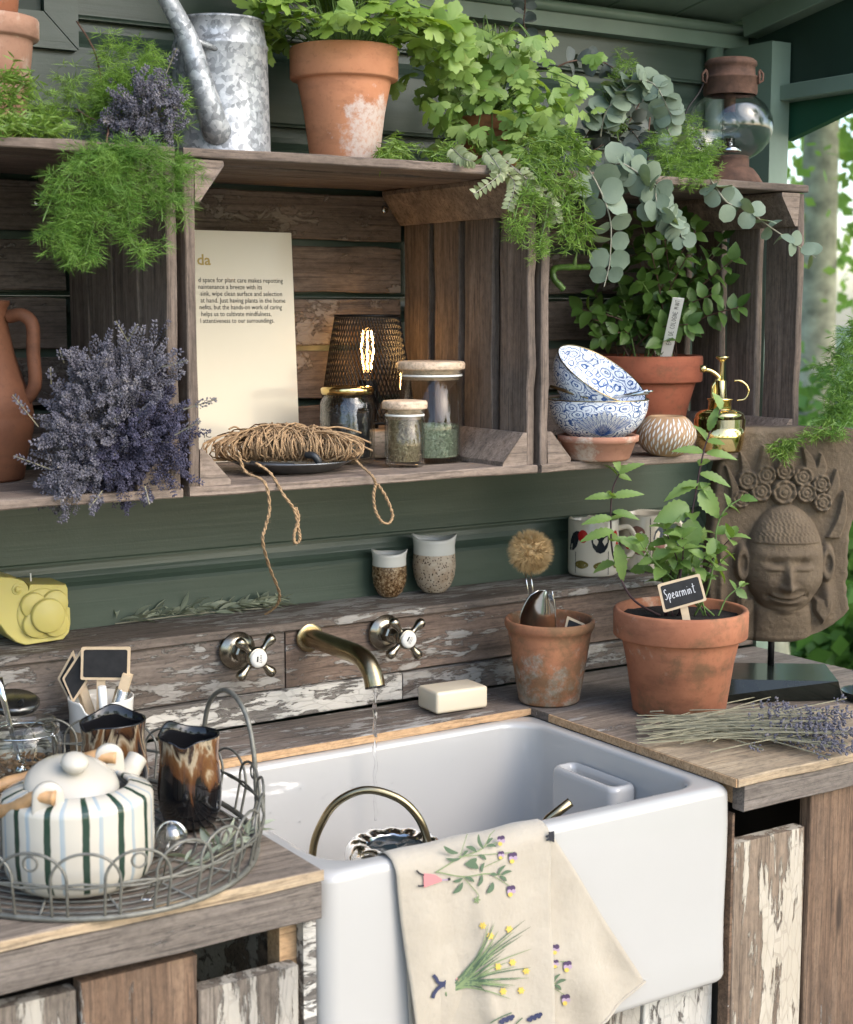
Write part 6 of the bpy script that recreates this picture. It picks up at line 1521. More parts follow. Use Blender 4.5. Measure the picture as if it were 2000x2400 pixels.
# coriander
P0 = onY(1150, 350, 1.93); cp = Vector((P0.x, P0.y, TOPZ))
cor = thing('coriander_plant', 'drooping coriander in a small terracotta pot half hidden by leaves', 'potted plant', cp)
hcp = .085
part('pot', xf(pot_vf(.056, .04, hcp, .022, .005, .005, 40), T(cp)), MT['terra'], cor, True)
part('soil', xf(soil_vf(.05, hcp-.01, 9), T(cp)), MT['soil'], cor, True)
cm = [lobed_mesh('leaf', .0215, MT['cori'], 3, 4, 30+k) for k in range(4)]
for k in range(150):
    tx = rn.gauss(1155, 98); ty = rn.uniform(75, 350)
    if ty < 130 and abs(tx-1160) > 120: ty += 110
    if ty > 250 and tx < 1000: tx += 60
    dep = rn.uniform(-.02, .125)
    tip = onV(tx, ty, cp-FH*dep)
    if tip.z < TOPZ+.012 and tip.y > CY0-.01: tip.z = TOPZ+.012+rn.uniform(0, .03)
    apex = cp.lerp(tip, .5); apex.z = max(tip.z, TOPZ+hcp)+rn.uniform(.01, .03)
    if k < 70: part('stem', tube(smooth_path([cp+Vector((rn.uniform(-.02, .02), rn.uniform(-.02, .02), hcp-.01)), apex, tip], 5), .0009, 5), MT['stem_g'], cor, True)
    out_ = (tip-cp); out_.z = 0; out_ = out_.normalized() if out_.length > 1e-3 else -FH
    for j in range(2):
        dr = out_*.4+UPV*-rn.uniform(.1, .9)+rv(rn, .4); inst('leaf', cm[rn.randrange(4)], pose(tip+rv(rn, .007), dr, -FH*.75+UPV*.5+rv(rn, .35), rn.uniform(.75, 1.2)), cor)

# ------------------------------------------------------------------ eucalyptus stems
em = [leaf_mesh('leaf', .027, .0135, MT['euca'], 7, .12, .25, 'round'), leaf_mesh('leaf', .027, .0145, MT['euca'], 7, .2, .45, 'round')]
ed = [leaf_mesh('leaf', .026, .011, MT['euca_dry'], 6, .35, .8, 'round'), leaf_mesh('leaf', .028, .010, MT['euca_dry'], 6, .6, -.5, 'round')]
def euca(pts, Ys, label, s0=1., s1=.7, dry=False, step=.017, face=.5):
    C_ = [onY(1300+x*.4, y*.4, Y) for (x, y), Y in zip(pts, Ys)]
    P = smooth_path(C_, 14); rn_ = random.Random(int(pts[0][0]+pts[0][1]))
    o = thing('eucalyptus_stem', label, 'eucalyptus', P[0], 'eucalyptus stems trailing over the crates')
    part('stem', tube(P, [.0015*(1-.5*i/len(P)) for i in range(len(P))], 6), MT['stem_b'] if dry else MT['stem_e'], o, True)
    acc, k, tot = 0, 0, sum((b-a).length for a, b in zip(P, P[1:])); run = 0
    for a, b in zip(P, P[1:]):
        acc += (b-a).length; run += (b-a).length
        if acc >= step:
            acc = 0; t_ = (b-a).normalized(); s = s0+(s1-s0)*run/tot
            side = t_.cross(-FH).normalized() if k % 2 == 0 else (t_.cross(UPV) if abs(t_.z) < .8 else RT).normalized()
            for sg_ in (-1, 1):
                dr = side*sg_+t_*.35+rv(rn_, .25)
                nr = (t_*.45-FH*face+UPV*.35+rv(rn_, .35)); inst('leaf', (ed if dry else em)[rn_.randrange(2)], pose(b, dr, nr, s*rn_.uniform(.85, 1.12)), o)
            k += 1
euca([(250, 760), (330, 620), (430, 490), (520, 450), (610, 560), (680, 650), (660, 740), (700, 830)], [1.86, 1.85, 1.84, 1.83, 1.81, 1.80, 1.80, 1.79], 'eucalyptus stem arching up above the coriander and fern', 1.15, .8, step=.0105)
euca([(330, 950), (430, 1000), (540, 1060), (610, 1130), (590, 1220), (690, 1290), (720, 1390)], [1.78, 1.765, 1.75, 1.74, 1.735, 1.735, 1.735], 'dense eucalyptus stem spilling over the crate edge onto the mint', 1.35, .75, step=.0095)
euca([(270, 800), (300, 660), (400, 540), (500, 470), (590, 500), (650, 600), (690, 700)], [1.85, 1.84, 1.83, 1.82, 1.80, 1.79, 1.79], 'second eucalyptus stem arching close above the feathery fern', 1.1, .85, step=.0105, face=.9)
euca([(330, 970), (400, 960), (500, 1020), (580, 1090), (600, 1180), (640, 1260), (720, 1330), (750, 1400)], [1.77, 1.75, 1.738, 1.73, 1.728, 1.728, 1.728, 1.728], 'second dense eucalyptus stem trailing over the mint leaves', 1.2, .75, step=.0105, face=.9)
euca([(190, 980), (240, 1060), (300, 1190), (330, 1310), (330, 1440), (320, 1560), (290, 1680)], [1.77, 1.745, 1.735, 1.735, 1.735, 1.735, 1.735], 'eucalyptus stem hanging straight down beside the mint', 1.35, .95, step=.022)
euca([(900, 1030), (960, 1120), (1020, 1190), (1130, 1230), (1250, 1320), (1370, 1400), (1470, 1470), (1530, 1510)], [1.77, 1.74, 1.735, 1.735, 1.735, 1.735, 1.735, 1.735], 'eucalyptus stem reaching past the right end of the crate', 1.05, .8, step=.0215)
euca([(20, 390), (90, 360), (190, 350), (300, 370), (370, 430), (350, 480)], [1.93, 1.92, 1.92, 1.91, 1.90, 1.90], 'dry grey eucalyptus sprig above the coriander', 1., .8, True, step=.016)
euca([(150, 880), (210, 760), (300, 700), (420, 740), (500, 830), (560, 960)], [1.9, 1.88, 1.87, 1.86, 1.85, 1.83], 'dry grey eucalyptus tangled behind the arching stem', 1.05, .9, True, step=.011)
euca([(160, 940), (260, 860), (380, 800), (480, 640), (500, 600)], [1.89, 1.88, 1.87, 1.87, 1.87], 'dry grey eucalyptus lying low behind the green stems', 1., .8, True, step=.012)
euca([(560, 690), (540, 820), (480, 900), (420, 960)], [1.88, 1.86, 1.84, 1.82], 'dry grey eucalyptus dropping behind the feathery fern', 1., .9, True, step=.012)
euca([(-175, -60), (-172, 40), (-180, 130), (-160, 230), (-175, 300)], [1.99, 1.98, 1.97, 1.97, 1.97], 'dry eucalyptus sprig hanging from the roof above the coriander', .8, .6, True, step=.013)
euca([(-560, 580), (-480, 620), (-440, 520), (-380, 540)], [2.03, 2.02, 2.02, 2.0], 'dark eucalyptus sprig lying between the terracotta pots', .8, .8, True, step=.02)
# ------------------------------------------------------------------ mint in the crate
P0 = onY(1512, 1020, 1.992); mp_ = Vector((P0.x, P0.y, FLZ)); hm = zat(1512, 832, mp_)-FLZ
mint = thing('mint_plant', 'dark leafy mint in a terracotta pot inside the crate', 'potted plant', mp_)
part('pot', xf(pot_vf(.0925, .06, hm, .044, .009, .008, 56), T(mp_)), MT['terra_dark'], mint, True)
part('soil', xf(soil_vf(.083, hm-.008, 11), T(mp_)), MT['soil'], mint, True)
mm = [leaf_mesh('leaf', .030, .0095, MT['mint'], 8, .3, .35, 'ovate', .05), leaf_mesh('leaf', .026, .0095, MT['mint'], 8, .22, .6, 'ovate', .05)]
def mint_stem(par, P, mats, lm, step, s0, s1, rn_, first=.15, face=.6, r_=.0014, whorl=2):
    P = smooth_path(P, 8); part('stem', tube(P, [r_*(1-.4*i/len(P)) for i in range(len(P))], 6), mats, par, True)
    tot = sum((b-a).length for a, b in zip(P, P[1:])); acc = 0; run = 0; k = 0
    for a, b in zip(P, P[1:]):
        L_ = (b-a).length; acc += L_; run += L_
        if run/tot < first: acc = 0; continue
        if acc >= step or b is P[-1]:
            acc = 0; t_ = (b-a).normalized(); s = s0+(s1-s0)*run/tot
            side = t_.cross(FH).normalized() if k % 2 == 0 else (t_.cross(RT)).normalized()
            for sg_ in ((-1, 1) if whorl == 2 else (-1, 1)):
                dr = side*sg_+t_*(.35 if b is not P[-1] else 1.2)+rv(rn_, .22); inst('leaf', lm[rn_.randrange(len(lm))], pose(b, dr, UPV*.6-FH*face+t_*.3+rv(rn_, .3), s*rn_.uniform(.8, 1.2)), par)
            k += 1
rn2 = random.Random(40)
tips = [(1420, 600), (1395, 690), (1375, 745), (1400, 790), (1365, 725), (1470, 560), (1500, 520), (1530, 590), (1560, 560), (1600, 520), (1640, 540), (1680, 600), (1700, 560), (1720, 610), (1730, 720), (1640, 640), (1600, 700), (1560, 690), (1500, 660), (1450, 700), (1480, 750), (1540, 760), (1620, 760), (1660, 690), (1580, 620), (1510, 600), (1450, 640), (1420, 730), (1610, 590), (1690, 660), (1560, 800), (1450, 780)]
for k, (x, y) in enumerate(tips):
    dep = rn2.uniform(-.03, .12) if y < 700 else rn2.uniform(.03, .11)
    tip = onV(x+rn2.uniform(-10, 10), y, mp_-FH*dep)
    if tip.z > CZ1-.02 and tip.y > CY0: tip.z = CZ1-.02
    base = mp_+Vector((rn2.uniform(-.045, .045), rn2.uniform(-.045, .03), hm-.008))
    mid = base.lerp(tip, .5)+Vector((0, 0, .02)); mint_stem(mint, [base, mid, tip], MT['stem_b'] if k % 3 else MT['stem_g'], mm, .018, 1., .95, rn2, .3)
tg_ = thing('plant_tag', 'white plastic plant tag lettered in capitals standing in the mint', 'plant label', mp_+Vector((0, 0, hm)))
q0, q1 = onV(1564, 822, mp_-FH*.085), onV(1591, 698, mp_-FH*.15); d = q1-q0
wtag = (onV(1603, 698, mp_-FH*.075)-onV(1578, 696, mp_-FH*.075)).length/2*1.05
Mtag = frame(d, None, -FH, q0)
part('strip', xf(box(-.02, d.length, -wtag, wtag, -.0006, .0006), Mtag), MT['white_plastic'], tg_)
part('writing', xf(handwriting('EAU DE COLOGNE MINT', d.length*.049, wtag*.75, .0007), Mtag @ T(d.length*.12, -wtag*.35, .0009)), MT['ink'], tg_)
# bamboo curl
bb = thing('lucky_bamboo', 'green curly bamboo shoot hanging in the crate beside the mint', 'bamboo', onY(1376, 625, 1.90))
P = smooth_path([onY(1378, 625, 1.92), onY(1340, 626, 1.9), onY(1308, 627, 1.88), onY(1296, 636, 1.87), onY(1300, 655, 1.865), onY(1312, 668, 1.86), onY(1320, 677, 1.86)], 5)
part('shoot', tube(P, [.0046*(1+.15*(i % 6 == 0)) for i in range(len(P))], 12), M_simple('bamboo_green', (.06, .12, .02), .4, var=.4, vs=90), bb, True)
part('root_bud', tube([onY(1346, 624, 1.9), onY(1349, 605, 1.9), onY(1353, 590, 1.9)], [.004, .0025, .001], 8), MT['stem_g'], bb, True)
# ------------------------------------------------------------------ spearmint in the front pot
sm = [leaf_mesh('leaf', .031, .0095, MT['spear'], 10, .35, .6, 'ovate', .09), leaf_mesh('leaf', .027, .0085, MT['spear'], 10, .2, .35, 'ovate', .09)]
big = leaf_mesh('leaf', .05, .0145, MT['spear'], 14, .28, .6, 'ovate', .09)
rn3 = random.Random(4)
def SP(L_, dep=0.): return [onV(x, y, ps-FH*dep) for x, y in L_]
soilp = ps+Vector((0, 0, hs-.012))
mint_stem(spear, [soilp+RT*-.03]+SP([(1480, 1400), (1440, 1310), (1432, 1230), (1436, 1150), (1455, 1105)], .02), MT['stem_p'], sm, .03, 1.15, .7, rn3, .35, .4, .0018)
mint_stem(spear, [soilp+RT*.0]+SP([(1592, 1380), (1605, 1290), (1625, 1190), (1645, 1080), (1662, 1020), (1690, 960)], .03), MT['stem_p'], sm, .033, 1.25, .75, rn3, .3, .4, .0019)
mint_stem(spear, [soilp+RT*.02]+SP([(1660, 1380), (1678, 1290), (1680, 1240), (1700, 1195), (1735, 1170)], .03), MT['stem_g'], sm, .022, 1.0, .7, rn3, .3, .4, .0016)
mint_stem(spear, [soilp+RT*.055]+SP([(1690, 1430), (1705, 1400), (1735, 1375)], .0), MT['stem_g'], sm, .02, .5, .7, rn3, .5, .4, .0014)
for x, y in ((1500, 1270), (1530, 1290), (1560, 1240), (1600, 1260), (1640, 1270), (1660, 1300), (1550, 1310), (1520, 1330), (1620, 1320), (1690, 1320), (1580, 1290), (1715, 1260)):
    tip = onV(x, y, ps-FH*rn3.uniform(-.04, .06)); mint_stem(spear, [soilp+RT*rn3.uniform(-.04, .05), soilp.lerp(tip, .6)+UPV*.012, tip], MT['stem_p'] if rn3.random() < .6 else MT['stem_g'], sm, .019, .95, .85, rn3, .35, .4, .0013)
for (x, y), (dx, dy), s in (((1615, 1185), (-45, 20), 1.1), ((1625, 1215), (-10, 65), 1.15), ((1640, 1150), (60, 75), .95)):
    p = onV(x, y, ps-FH*.03); e = onV(x+dx, y+dy, ps-FH*.045); inst('leaf', big, pose(p, e-p, -FH+UPV*.25, s), spear)
nar = leaf_mesh('leaf', .055, .0095, MT['spear'], 14, .3, .7, 'ovate', .1)
for (x, y), (dx, dy), s_ in (((1440, 1245), (-85, 10), .9), ((1445, 1275), (30, 110), 1.05), ((1640, 1110), (75, 15), .85), ((1650, 1060), (-70, -18), .8), ((1655, 1062), (70, 0), .8), ((1640, 1130), (-105, 35), 1.0), ((1436, 1165), (-60, -8), .7), ((1436, 1165), (70, -20), .8), ((1436, 1200), (60, 5), .7), ((1436, 1215), (-60, 0), .8), ((1450, 1110), (40, -25), .7), ((1452, 1105), (-12, -45), .6), ((1662, 1010), (20, -60), .7), ((1640, 1130), (100, 100), .8), ((1445, 1260), (110, 45), .9)):
    p = onV(x, y, ps-FH*.03); e = onV(x+dx, y+dy, ps-FH*.04); inst('leaf', nar, pose(p, e-p, -FH*.6+UPV*.6, s_), spear)
# ------------------------------------------------------------------ feathery ferns, trailing asparagus
def needles(nodes, n_per, ln, wd, rn_, flat=.4, droop=.0):
    """tufts of thin needles; nodes = (point, direction)"""
    V, F = [], []
    for p, d in nodes:
        d = d.normalized(); u = d.orthogonal().normalized(); v_ = d.cross(u)
        for _ in range(n_per):
            a = rn_.uniform(0, 2*PI); el = rn_.uniform(-.2, 1.1); dr = (u*math.cos(a)+v_*math.sin(a))*math.cos(el)+d*math.sin(el); dr.z = dr.z*(1-flat)-droop
            l_ = ln*rn_.uniform(.6, 1.25); b = p+d*rn_.uniform(-.004, .004); w_ = dr.cross(rv(rn_)).normalized()*wd
            n = len(V); V += [b-w_*.6, b+w_*.6, b+dr*l_*.55+w_, b+dr*l_, b+dr*l_*.55-w_]; F.append((n, n+1, n+2, n+3, n+4))
    return V, F
MT['fern'] = M_fine('feathery_fern', [(.3, (.1, .2, .02)), (.55, (.2, .34, .05)), (.75, (.32, .46, .1))], 45, .6, .35)
MT['fern_dark'] = M_fine('deep_fern', [(.3, (.07, .17, .02)), (.55, (.15, .28, .04)), (.75, (.26, .4, .09))], 45, .6, .35)
MT['aspar'] = M_fine('asparagus_fern', [(.3, (.09, .17, .02)), (.55, (.17, .28, .04)), (.75, (.3, .38, .1))], 60, .5, .35)
def fern(label, strands, mat, n_per=9, ln=.014, wd=.00045, sub=9, spread=.02, seed=1, flat=.3, droop=.1, nm='feathery_fern', stepm=.008, cat='fern'):
    rn_ = random.Random(seed); nodes = []; loc = strands[0][0]; o = thing(nm, label, cat, loc, 'ferns and trailing greens on the crates')
    for S in strands:
        P = smooth_path(S, 8); part('stem', tube(P, .0009, 5), MT['stem_g'], o, True)
        for a, b in zip(P, P[1:]):
            if rn_.random() > min(1, (b-a).length/stepm): continue
            t_ = (b-a).normalized()
            for _ in range(sub):
                sd_ = (rv(rn_)).normalized(); l_ = rn_.uniform(.2, 1.)*spread
                e = b+sd_*l_+t_*l_*.5; nodes.append((e, (sd_+t_*.6+Vector((0, 0, -droop))).normalized()))
    f_ = part('fronds', needles(nodes, n_per, ln, wd, rn_, flat, droop), mat, o); f_['kind'] = 'stuff'
    return o
def Y_(L_): return [onY(x, y, Y) for x, y, Y in L_]
fern('feathery green fern heaped on the crate above the lavender', [Y_([(180, 330, 1.85), (220, 250, 1.86), (250, 170, 1.87), (265, 105, 1.87)]), Y_([(230, 280, 1.84), (300, 200, 1.84), (340, 130, 1.84)]), Y_([(200, 290, 1.84), (170, 210, 1.86), (160, 170, 1.87)]), Y_([(250, 230, 1.83), (310, 180, 1.83), (345, 150, 1.83)]), Y_([(150, 290, 1.84), (100, 240, 1.84), (80, 200, 1.84)]), Y_([(260, 260, 1.82), (250, 200, 1.83), (280, 180, 1.83)]), Y_([(390, 320, 1.80), (410, 260, 1.81), (400, 200, 1.82)])], MT['fern'], 13, .0165, .00033, sub=8, spread=.02, seed=2)
fern('feathery green fern hanging down over the front of the crate', [Y_([(240, 335, 1.76), (245, 400, 1.735), (200, 470, 1.73), (150, 560, 1.73), (180, 610, 1.73)]), Y_([(250, 335, 1.76), (280, 420, 1.735), (300, 500, 1.73), (310, 570, 1.73), (345, 590, 1.73)]), Y_([(240, 340, 1.76), (190, 380, 1.735), (130, 450, 1.73), (100, 520, 1.73)]), Y_([(250, 340, 1.76), (330, 380, 1.735), (390, 420, 1.73), (430, 500, 1.73)]), Y_([(230, 400, 1.735), (230, 480, 1.73), (210, 560, 1.73), (200, 600, 1.73)]), Y_([(260, 340, 1.76), (360, 360, 1.735), (420, 390, 1.73), (440, 400, 1.73)]), Y_([(300, 430, 1.735), (370, 470, 1.73), (380, 520, 1.73)]), Y_([(160, 420, 1.735), (160, 500, 1.73), (120, 560, 1.73)])], MT['fern_dark'], 13, .017, .00033, sub=8, spread=.02, seed=3)
fern('feathery fern beside the lantern base', [Y_([(1560, 420, 1.79), (1540, 360, 1.80), (1530, 320, 1.81)]), Y_([(1580, 420, 1.79), (1600, 350, 1.80), (1620, 300, 1.81)]), Y_([(1600, 420, 1.78), (1650, 370, 1.79), (1680, 330, 1.79)]), Y_([(1570, 420, 1.77), (1620, 420, 1.76), (1670, 400, 1.76)]), Y_([(1450, 330, 1.85), (1440, 250, 1.86), (1470, 150, 1.87)]), Y_([(1480, 250, 1.85), (1430, 210, 1.86)]), Y_([(1570, 400, 1.775), (1560, 350, 1.78)]), Y_([(1640, 420, 1.765), (1640, 370, 1.78)])], MT['fern'], 11, .0125, .0004, sub=9, spread=.02, seed=4)
fern('broad asparagus fern at the foot of the stacked pots', [Y_([(-60, 330, 1.80), (0, 270, 1.81), (60, 190, 1.83)]), Y_([(20, 330, 1.79), (60, 270, 1.80), (120, 280, 1.80)]), Y_([(-20, 340, 1.78), (20, 300, 1.78), (100, 300, 1.78)]), Y_([(-60, 300, 1.80), (0, 200, 1.82), (20, 170, 1.83)]), Y_([(-40, 330, 1.77), (30, 290, 1.77), (150, 310, 1.78)])], MT['aspar'], 5, .017, .0011, sub=5, spread=.014, seed=5)
fern('trailing asparagus fern spilling over the crate beside the coriander', [Y_([(1200, 350, 1.79), (1290, 330, 1.765), (1350, 400, 1.74), (1370, 480, 1.735), (1375, 560, 1.735)]), Y_([(1200, 360, 1.78), (1270, 380, 1.745), (1320, 450, 1.735), (1350, 560, 1.735)]), Y_([(1240, 360, 1.77), (1300, 380, 1.745), (1340, 430, 1.735), (1360, 450, 1.735)]), Y_([(1210, 360, 1.775), (1250, 400, 1.74), (1290, 440, 1.735)]), Y_([(1300, 300, 1.80), (1350, 330, 1.77), (1385, 370, 1.75)]), Y_([(890, 368, 1.80), (940, 350, 1.83), (1010, 355, 1.82), (1080, 362, 1.80)]), Y_([(900, 365, 1.82), (930, 330, 1.85)]), Y_([(1010, 368, 1.80), (1060, 340, 1.83)]), Y_([(1250, 320, 1.79), (1310, 350, 1.765)])], MT['aspar'], 5, .018, .0009, sub=4, spread=.012, seed=6, droop=.3)
fern('fine feathery fern hanging from the crate corner by the mint', [Y_([(1260, 400, 1.74), (1250, 470, 1.735), (1230, 520, 1.735), (1210, 560, 1.735)]), Y_([(1290, 420, 1.74), (1280, 510, 1.735), (1265, 580, 1.735), (1275, 610, 1.735)]), Y_([(1320, 440, 1.735), (1320, 520, 1.735), (1330, 570, 1.735)]), Y_([(1240, 430, 1.735), (1215, 480, 1.735), (1205, 520, 1.735)])], MT['fern'], 9, .012, .0004, sub=8, spread=.016, seed=7)
# pale fern fronds
vf_ = thing('pale_fern', 'pale variegated fern fronds drooping over the crate edge', 'fern', onY(1140, 360, 1.78), 'ferns and trailing greens on the crates')
vm = leaf_mesh('leaflet', .014, .0045, MT['varieg'], 5, .25, .4, 'ovate')
for L_ in ([(1060, 345, 1.80), (1085, 370, 1.75), (1110, 378, 1.74)], [(1140, 350, 1.78), (1165, 385, 1.745), (1170, 410, 1.74), (1110, 455, 1.735)], [(1150, 380, 1.75), (1205, 425, 1.74), (1190, 490, 1.735)], [(1160, 360, 1.77), (1240, 420, 1.74), (1260, 460, 1.735)], [(1200, 390, 1.745), (1290, 470, 1.735), (1305, 520, 1.735)]):
    P = smooth_path(Y_(L_), 7); part('stem', tube(P, .0008, 5), MT['stem_e'], vf_, True)
    for i in range(2, len(P)-1):
        t_ = (P[i+1]-P[i]).normalized(); sd_ = t_.cross(FH).normalized()
        for s in (-1, 1): inst('leaflet', vm, pose(P[i], sd_*s+t_*.5, -FH*.8+UPV*.4+rv(rn3, .3), 1.1*(1-.4*i/len(P))), vf_)
# twig
tw_ = thing('twig', 'thin bare twig leaning out of the fern above the lavender', 'twig', onY(245, 330, 1.83))
part('branch', tube(smooth_path(Y_([(238, 450, 1.735), (250, 330, 1.78), (252, 285, 1.83), (225, 130, 1.9), (180, 50, 1.95)]), 6), .0012, 6), MT['stem_b'], tw_, True)
part('branch', tube(smooth_path(Y_([(252, 290, 1.83), (210, 275, 1.84), (180, 255, 1.85)]), 6), .001, 6), MT['stem_b'], tw_, True)
# ------------------------------------------------------------------ lavender
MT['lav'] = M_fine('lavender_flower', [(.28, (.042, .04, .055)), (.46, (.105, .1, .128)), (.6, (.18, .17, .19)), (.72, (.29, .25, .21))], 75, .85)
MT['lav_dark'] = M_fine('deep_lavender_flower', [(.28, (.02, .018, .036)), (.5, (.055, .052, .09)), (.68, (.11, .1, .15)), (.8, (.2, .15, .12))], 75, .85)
MT['lav_stem'] = M_fine('lavender_stem', [(.3, (.17, .16, .1)), (.7, (.33, .3, .2))], 60, .8)
def spike(V, F, p0, d, ln, rn_, size=.0026, dens=1.):
    d = d.normalized(); u = d.orthogonal().normalized(); v_ = d.cross(u); k = int(ln/.0042*dens)
    for i in range(k):
        t_ = i/k
        for j in range(6):
            a = 2*PI*j/6+i*.6+rn_.uniform(-.4, .4); q = .0035*(1.15-.7*t_**2)*rn_.uniform(.7, 1.3)
            c = p0+d*(ln*t_+rn_.uniform(-.001, .001))+(u*math.cos(a)+v_*math.sin(a))*q; s = size*rn_.uniform(.7, 1.2)
            o_ = (u*math.cos(a)+v_*math.sin(a)+d*.9).normalized(); w_ = o_.orthogonal().normalized()*s*.5; w2 = o_.cross(w_)
            n = len(V); V += [c-o_*s*.7, c+w_, c+w2, c-w_, c-w2, c+o_*s*.9]
            F += [(n, n+2, n+1), (n, n+3, n+2), (n, n+4, n+3), (n, n+1, n+4), (n+5, n+1, n+2), (n+5, n+2, n+3), (n+5, n+3, n+4), (n+5, n+4, n+1)]
def lav_bunch(label, C_, rx, rz, ry, n, mats, seed, extra=(), back=.05, lobes=()):
    rn_ = random.Random(seed); o = thing('lavender_bunch', label, 'lavender', C_, 'lavender bunches')
    root = Vector(C_)+FH*back+Vector((0, 0, -rz*.3)); A = [([], []), ([], [])]; SV, SF = [], []
    for k in range(n):
        u = rn_.uniform(-1, 1); a = rn_.uniform(0, 2*PI); s_ = math.sqrt(1-u*u)
        d = RT*(s_*math.cos(a))+UPV*u-FH*abs(s_*math.sin(a))*1.1+FH*.12
        q = rn_.uniform(.55, 1.02)**.6
        tip = Vector(C_)+RT*(d.dot(RT)*rx*q)+UPV*(d.z*rz*q)+FH*(d.dot(FH)*ry*q)
        dr = (tip-root).normalized()+rv(rn_, .22); ln = rn_.uniform(.022, .045)
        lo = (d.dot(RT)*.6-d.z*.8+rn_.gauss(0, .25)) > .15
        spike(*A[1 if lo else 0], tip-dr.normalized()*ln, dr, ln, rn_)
        if k % 2 == 0: v_, f_ = tube([root.lerp(tip, .2), tip-dr.normalized()*ln*.8], .0007, 4); m = len(SV); SV += v_; SF += [tuple(i+m for i in q_) for q_ in f_]
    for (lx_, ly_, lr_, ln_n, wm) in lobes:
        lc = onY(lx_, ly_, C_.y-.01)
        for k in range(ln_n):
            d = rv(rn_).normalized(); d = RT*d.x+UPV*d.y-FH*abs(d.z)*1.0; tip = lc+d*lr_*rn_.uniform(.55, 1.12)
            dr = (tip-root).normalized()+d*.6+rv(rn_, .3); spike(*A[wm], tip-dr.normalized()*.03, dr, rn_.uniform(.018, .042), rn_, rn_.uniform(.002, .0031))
    for (px0, py0, px1, py1) in extra:
        a_ = onV(px0, py0, Vector(C_)-FH*ry*.6); b_ = onV(px1, py1, Vector(C_)-FH*ry*.8); spike(*A[0], a_.lerp(b_, .45), b_-a_, (b_-a_).length*.6, rn_); v_, f_ = tube([a_, b_], .0007, 4); m = len(SV); SV += v_; SF += [tuple(i+m for i in q_) for q_ in f_]
    for (V, F), m in zip(A, mats):
        if V: q = part('flowers', (V, F), m, o); q['kind'] = 'stuff'
    if SV: q = part('stems', (SV, SF), MT['lav_stem'], o); q['kind'] = 'stuff'
    return o
LC = onY(270, 985, 1.79)
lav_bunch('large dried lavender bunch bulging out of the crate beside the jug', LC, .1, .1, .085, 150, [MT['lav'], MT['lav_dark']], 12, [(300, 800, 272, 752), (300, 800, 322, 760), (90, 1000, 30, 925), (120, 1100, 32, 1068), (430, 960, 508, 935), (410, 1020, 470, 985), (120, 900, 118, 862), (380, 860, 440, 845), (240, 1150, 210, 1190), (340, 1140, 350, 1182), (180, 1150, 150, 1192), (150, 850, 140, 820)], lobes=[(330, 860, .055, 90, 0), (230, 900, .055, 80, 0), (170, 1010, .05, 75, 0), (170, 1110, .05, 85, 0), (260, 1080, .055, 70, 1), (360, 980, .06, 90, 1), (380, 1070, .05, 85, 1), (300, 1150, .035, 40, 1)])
lav_bunch('small lavender bunch lying on the crate under the fern', onY(335, 262, 1.80), .06, .058, .045, 120, [MT['lav'], MT['lav']], 13, [(390, 170, 415, 112)])
# bundle on the worktop
lb2 = thing('lavender_bundle', 'bundle of long-stemmed dried lavender lying on the worktop', 'lavender', onZ(1700, 1720, CZ)); rn4 = random.Random(9)
SV, SF, LV, LF = [], [], [], []
for k in range(120):
    x0 = 1490+rn4.random()**1.5*190; y0 = 1700+rn4.gauss(0, 17)+(x0-1490)*.06
    x1 = 1790+rn4.random()*210; y1 = 1690+(x1-1760)*.12+rn4.gauss(0, 26)
    if k < 14: y1 -= 35*rn4.random()
    z0 = CZ+.004+rn4.random()*.014; z1 = CZ+.006+rn4.random()*.03*(1.0 if y1 < 1720 else .5)
    a = onZ(x0, y0, z0); b = onZ(x1, y1, z1); mid = a.lerp(b, .5)+Vector((0, 0, .004)); P = smooth_path([a, mid, b], 4)
    v_, f_ = tube(P, .00085, 4); m = len(SV); SV += v_; SF += [tuple(i+m for i in q_) for q_ in f_]
    d = (P[-1]-P[-2]).normalized()
    for g in range(rn4.randint(2, 5)): spike(LV, LF, b+d*(.013*g-.02), d, .009, rn4, rn4.uniform(.0028, .0042), .75)
q = part('stems', (SV, SF), MT['lav_stem'], lb2); q['kind'] = 'stuff'; q = part('flowers', (LV, LF), MT['lav'], lb2); q['kind'] = 'stuff'
# sprigs of leaves: shelf and tray
MT['sage'] = M_leaf('grey_sprig_leaf', (.2, .23, .16), (.34, .37, .28), .15, .75, tint=1.1)
sgm = leaf_mesh('leaf', .030, .0034, MT['sage'], 6, .3, .5, 'lance')
def sprig(label, pts, z, n, s, loc=None):
    C_ = [onZ(x, y, z+.003) for x, y in pts]; P = smooth_path(C_, 10); o = thing('herb_sprig', label, 'sprig', P[0]); part('stem', tube(P, .0011, 5), MT['stem_e'], o, True)
    for k in range(n):
        i = rn4.randrange(1, len(P)-1); t_ = (P[i+1]-P[i]).normalized(); dr = t_*rn4.uniform(.3, 1.)+RT*rn4.gauss(0, .5)+UPV*abs(rn4.gauss(.15, .35))+FH*rn4.gauss(0, .35)
        p = P[i]+Vector((0, 0, rn4.uniform(0, .010))); M = pose(p, dr, UPV+rv(rn4, .5), s*rn4.uniform(.6, 1.3)); inst('leaf', sgm, M, o)
sprig('grey-green lavender leaf sprig lying on the narrow shelf', [(270, 1462), (350, 1452), (450, 1440), (550, 1430), (620, 1425), (670, 1412)], SHZ, 150, 1.0)
sprig('pale green herb sprig lying in the wire tray', [(430, 2040), (480, 2020), (540, 1990), (590, 1965)], TZ, 34, .95)
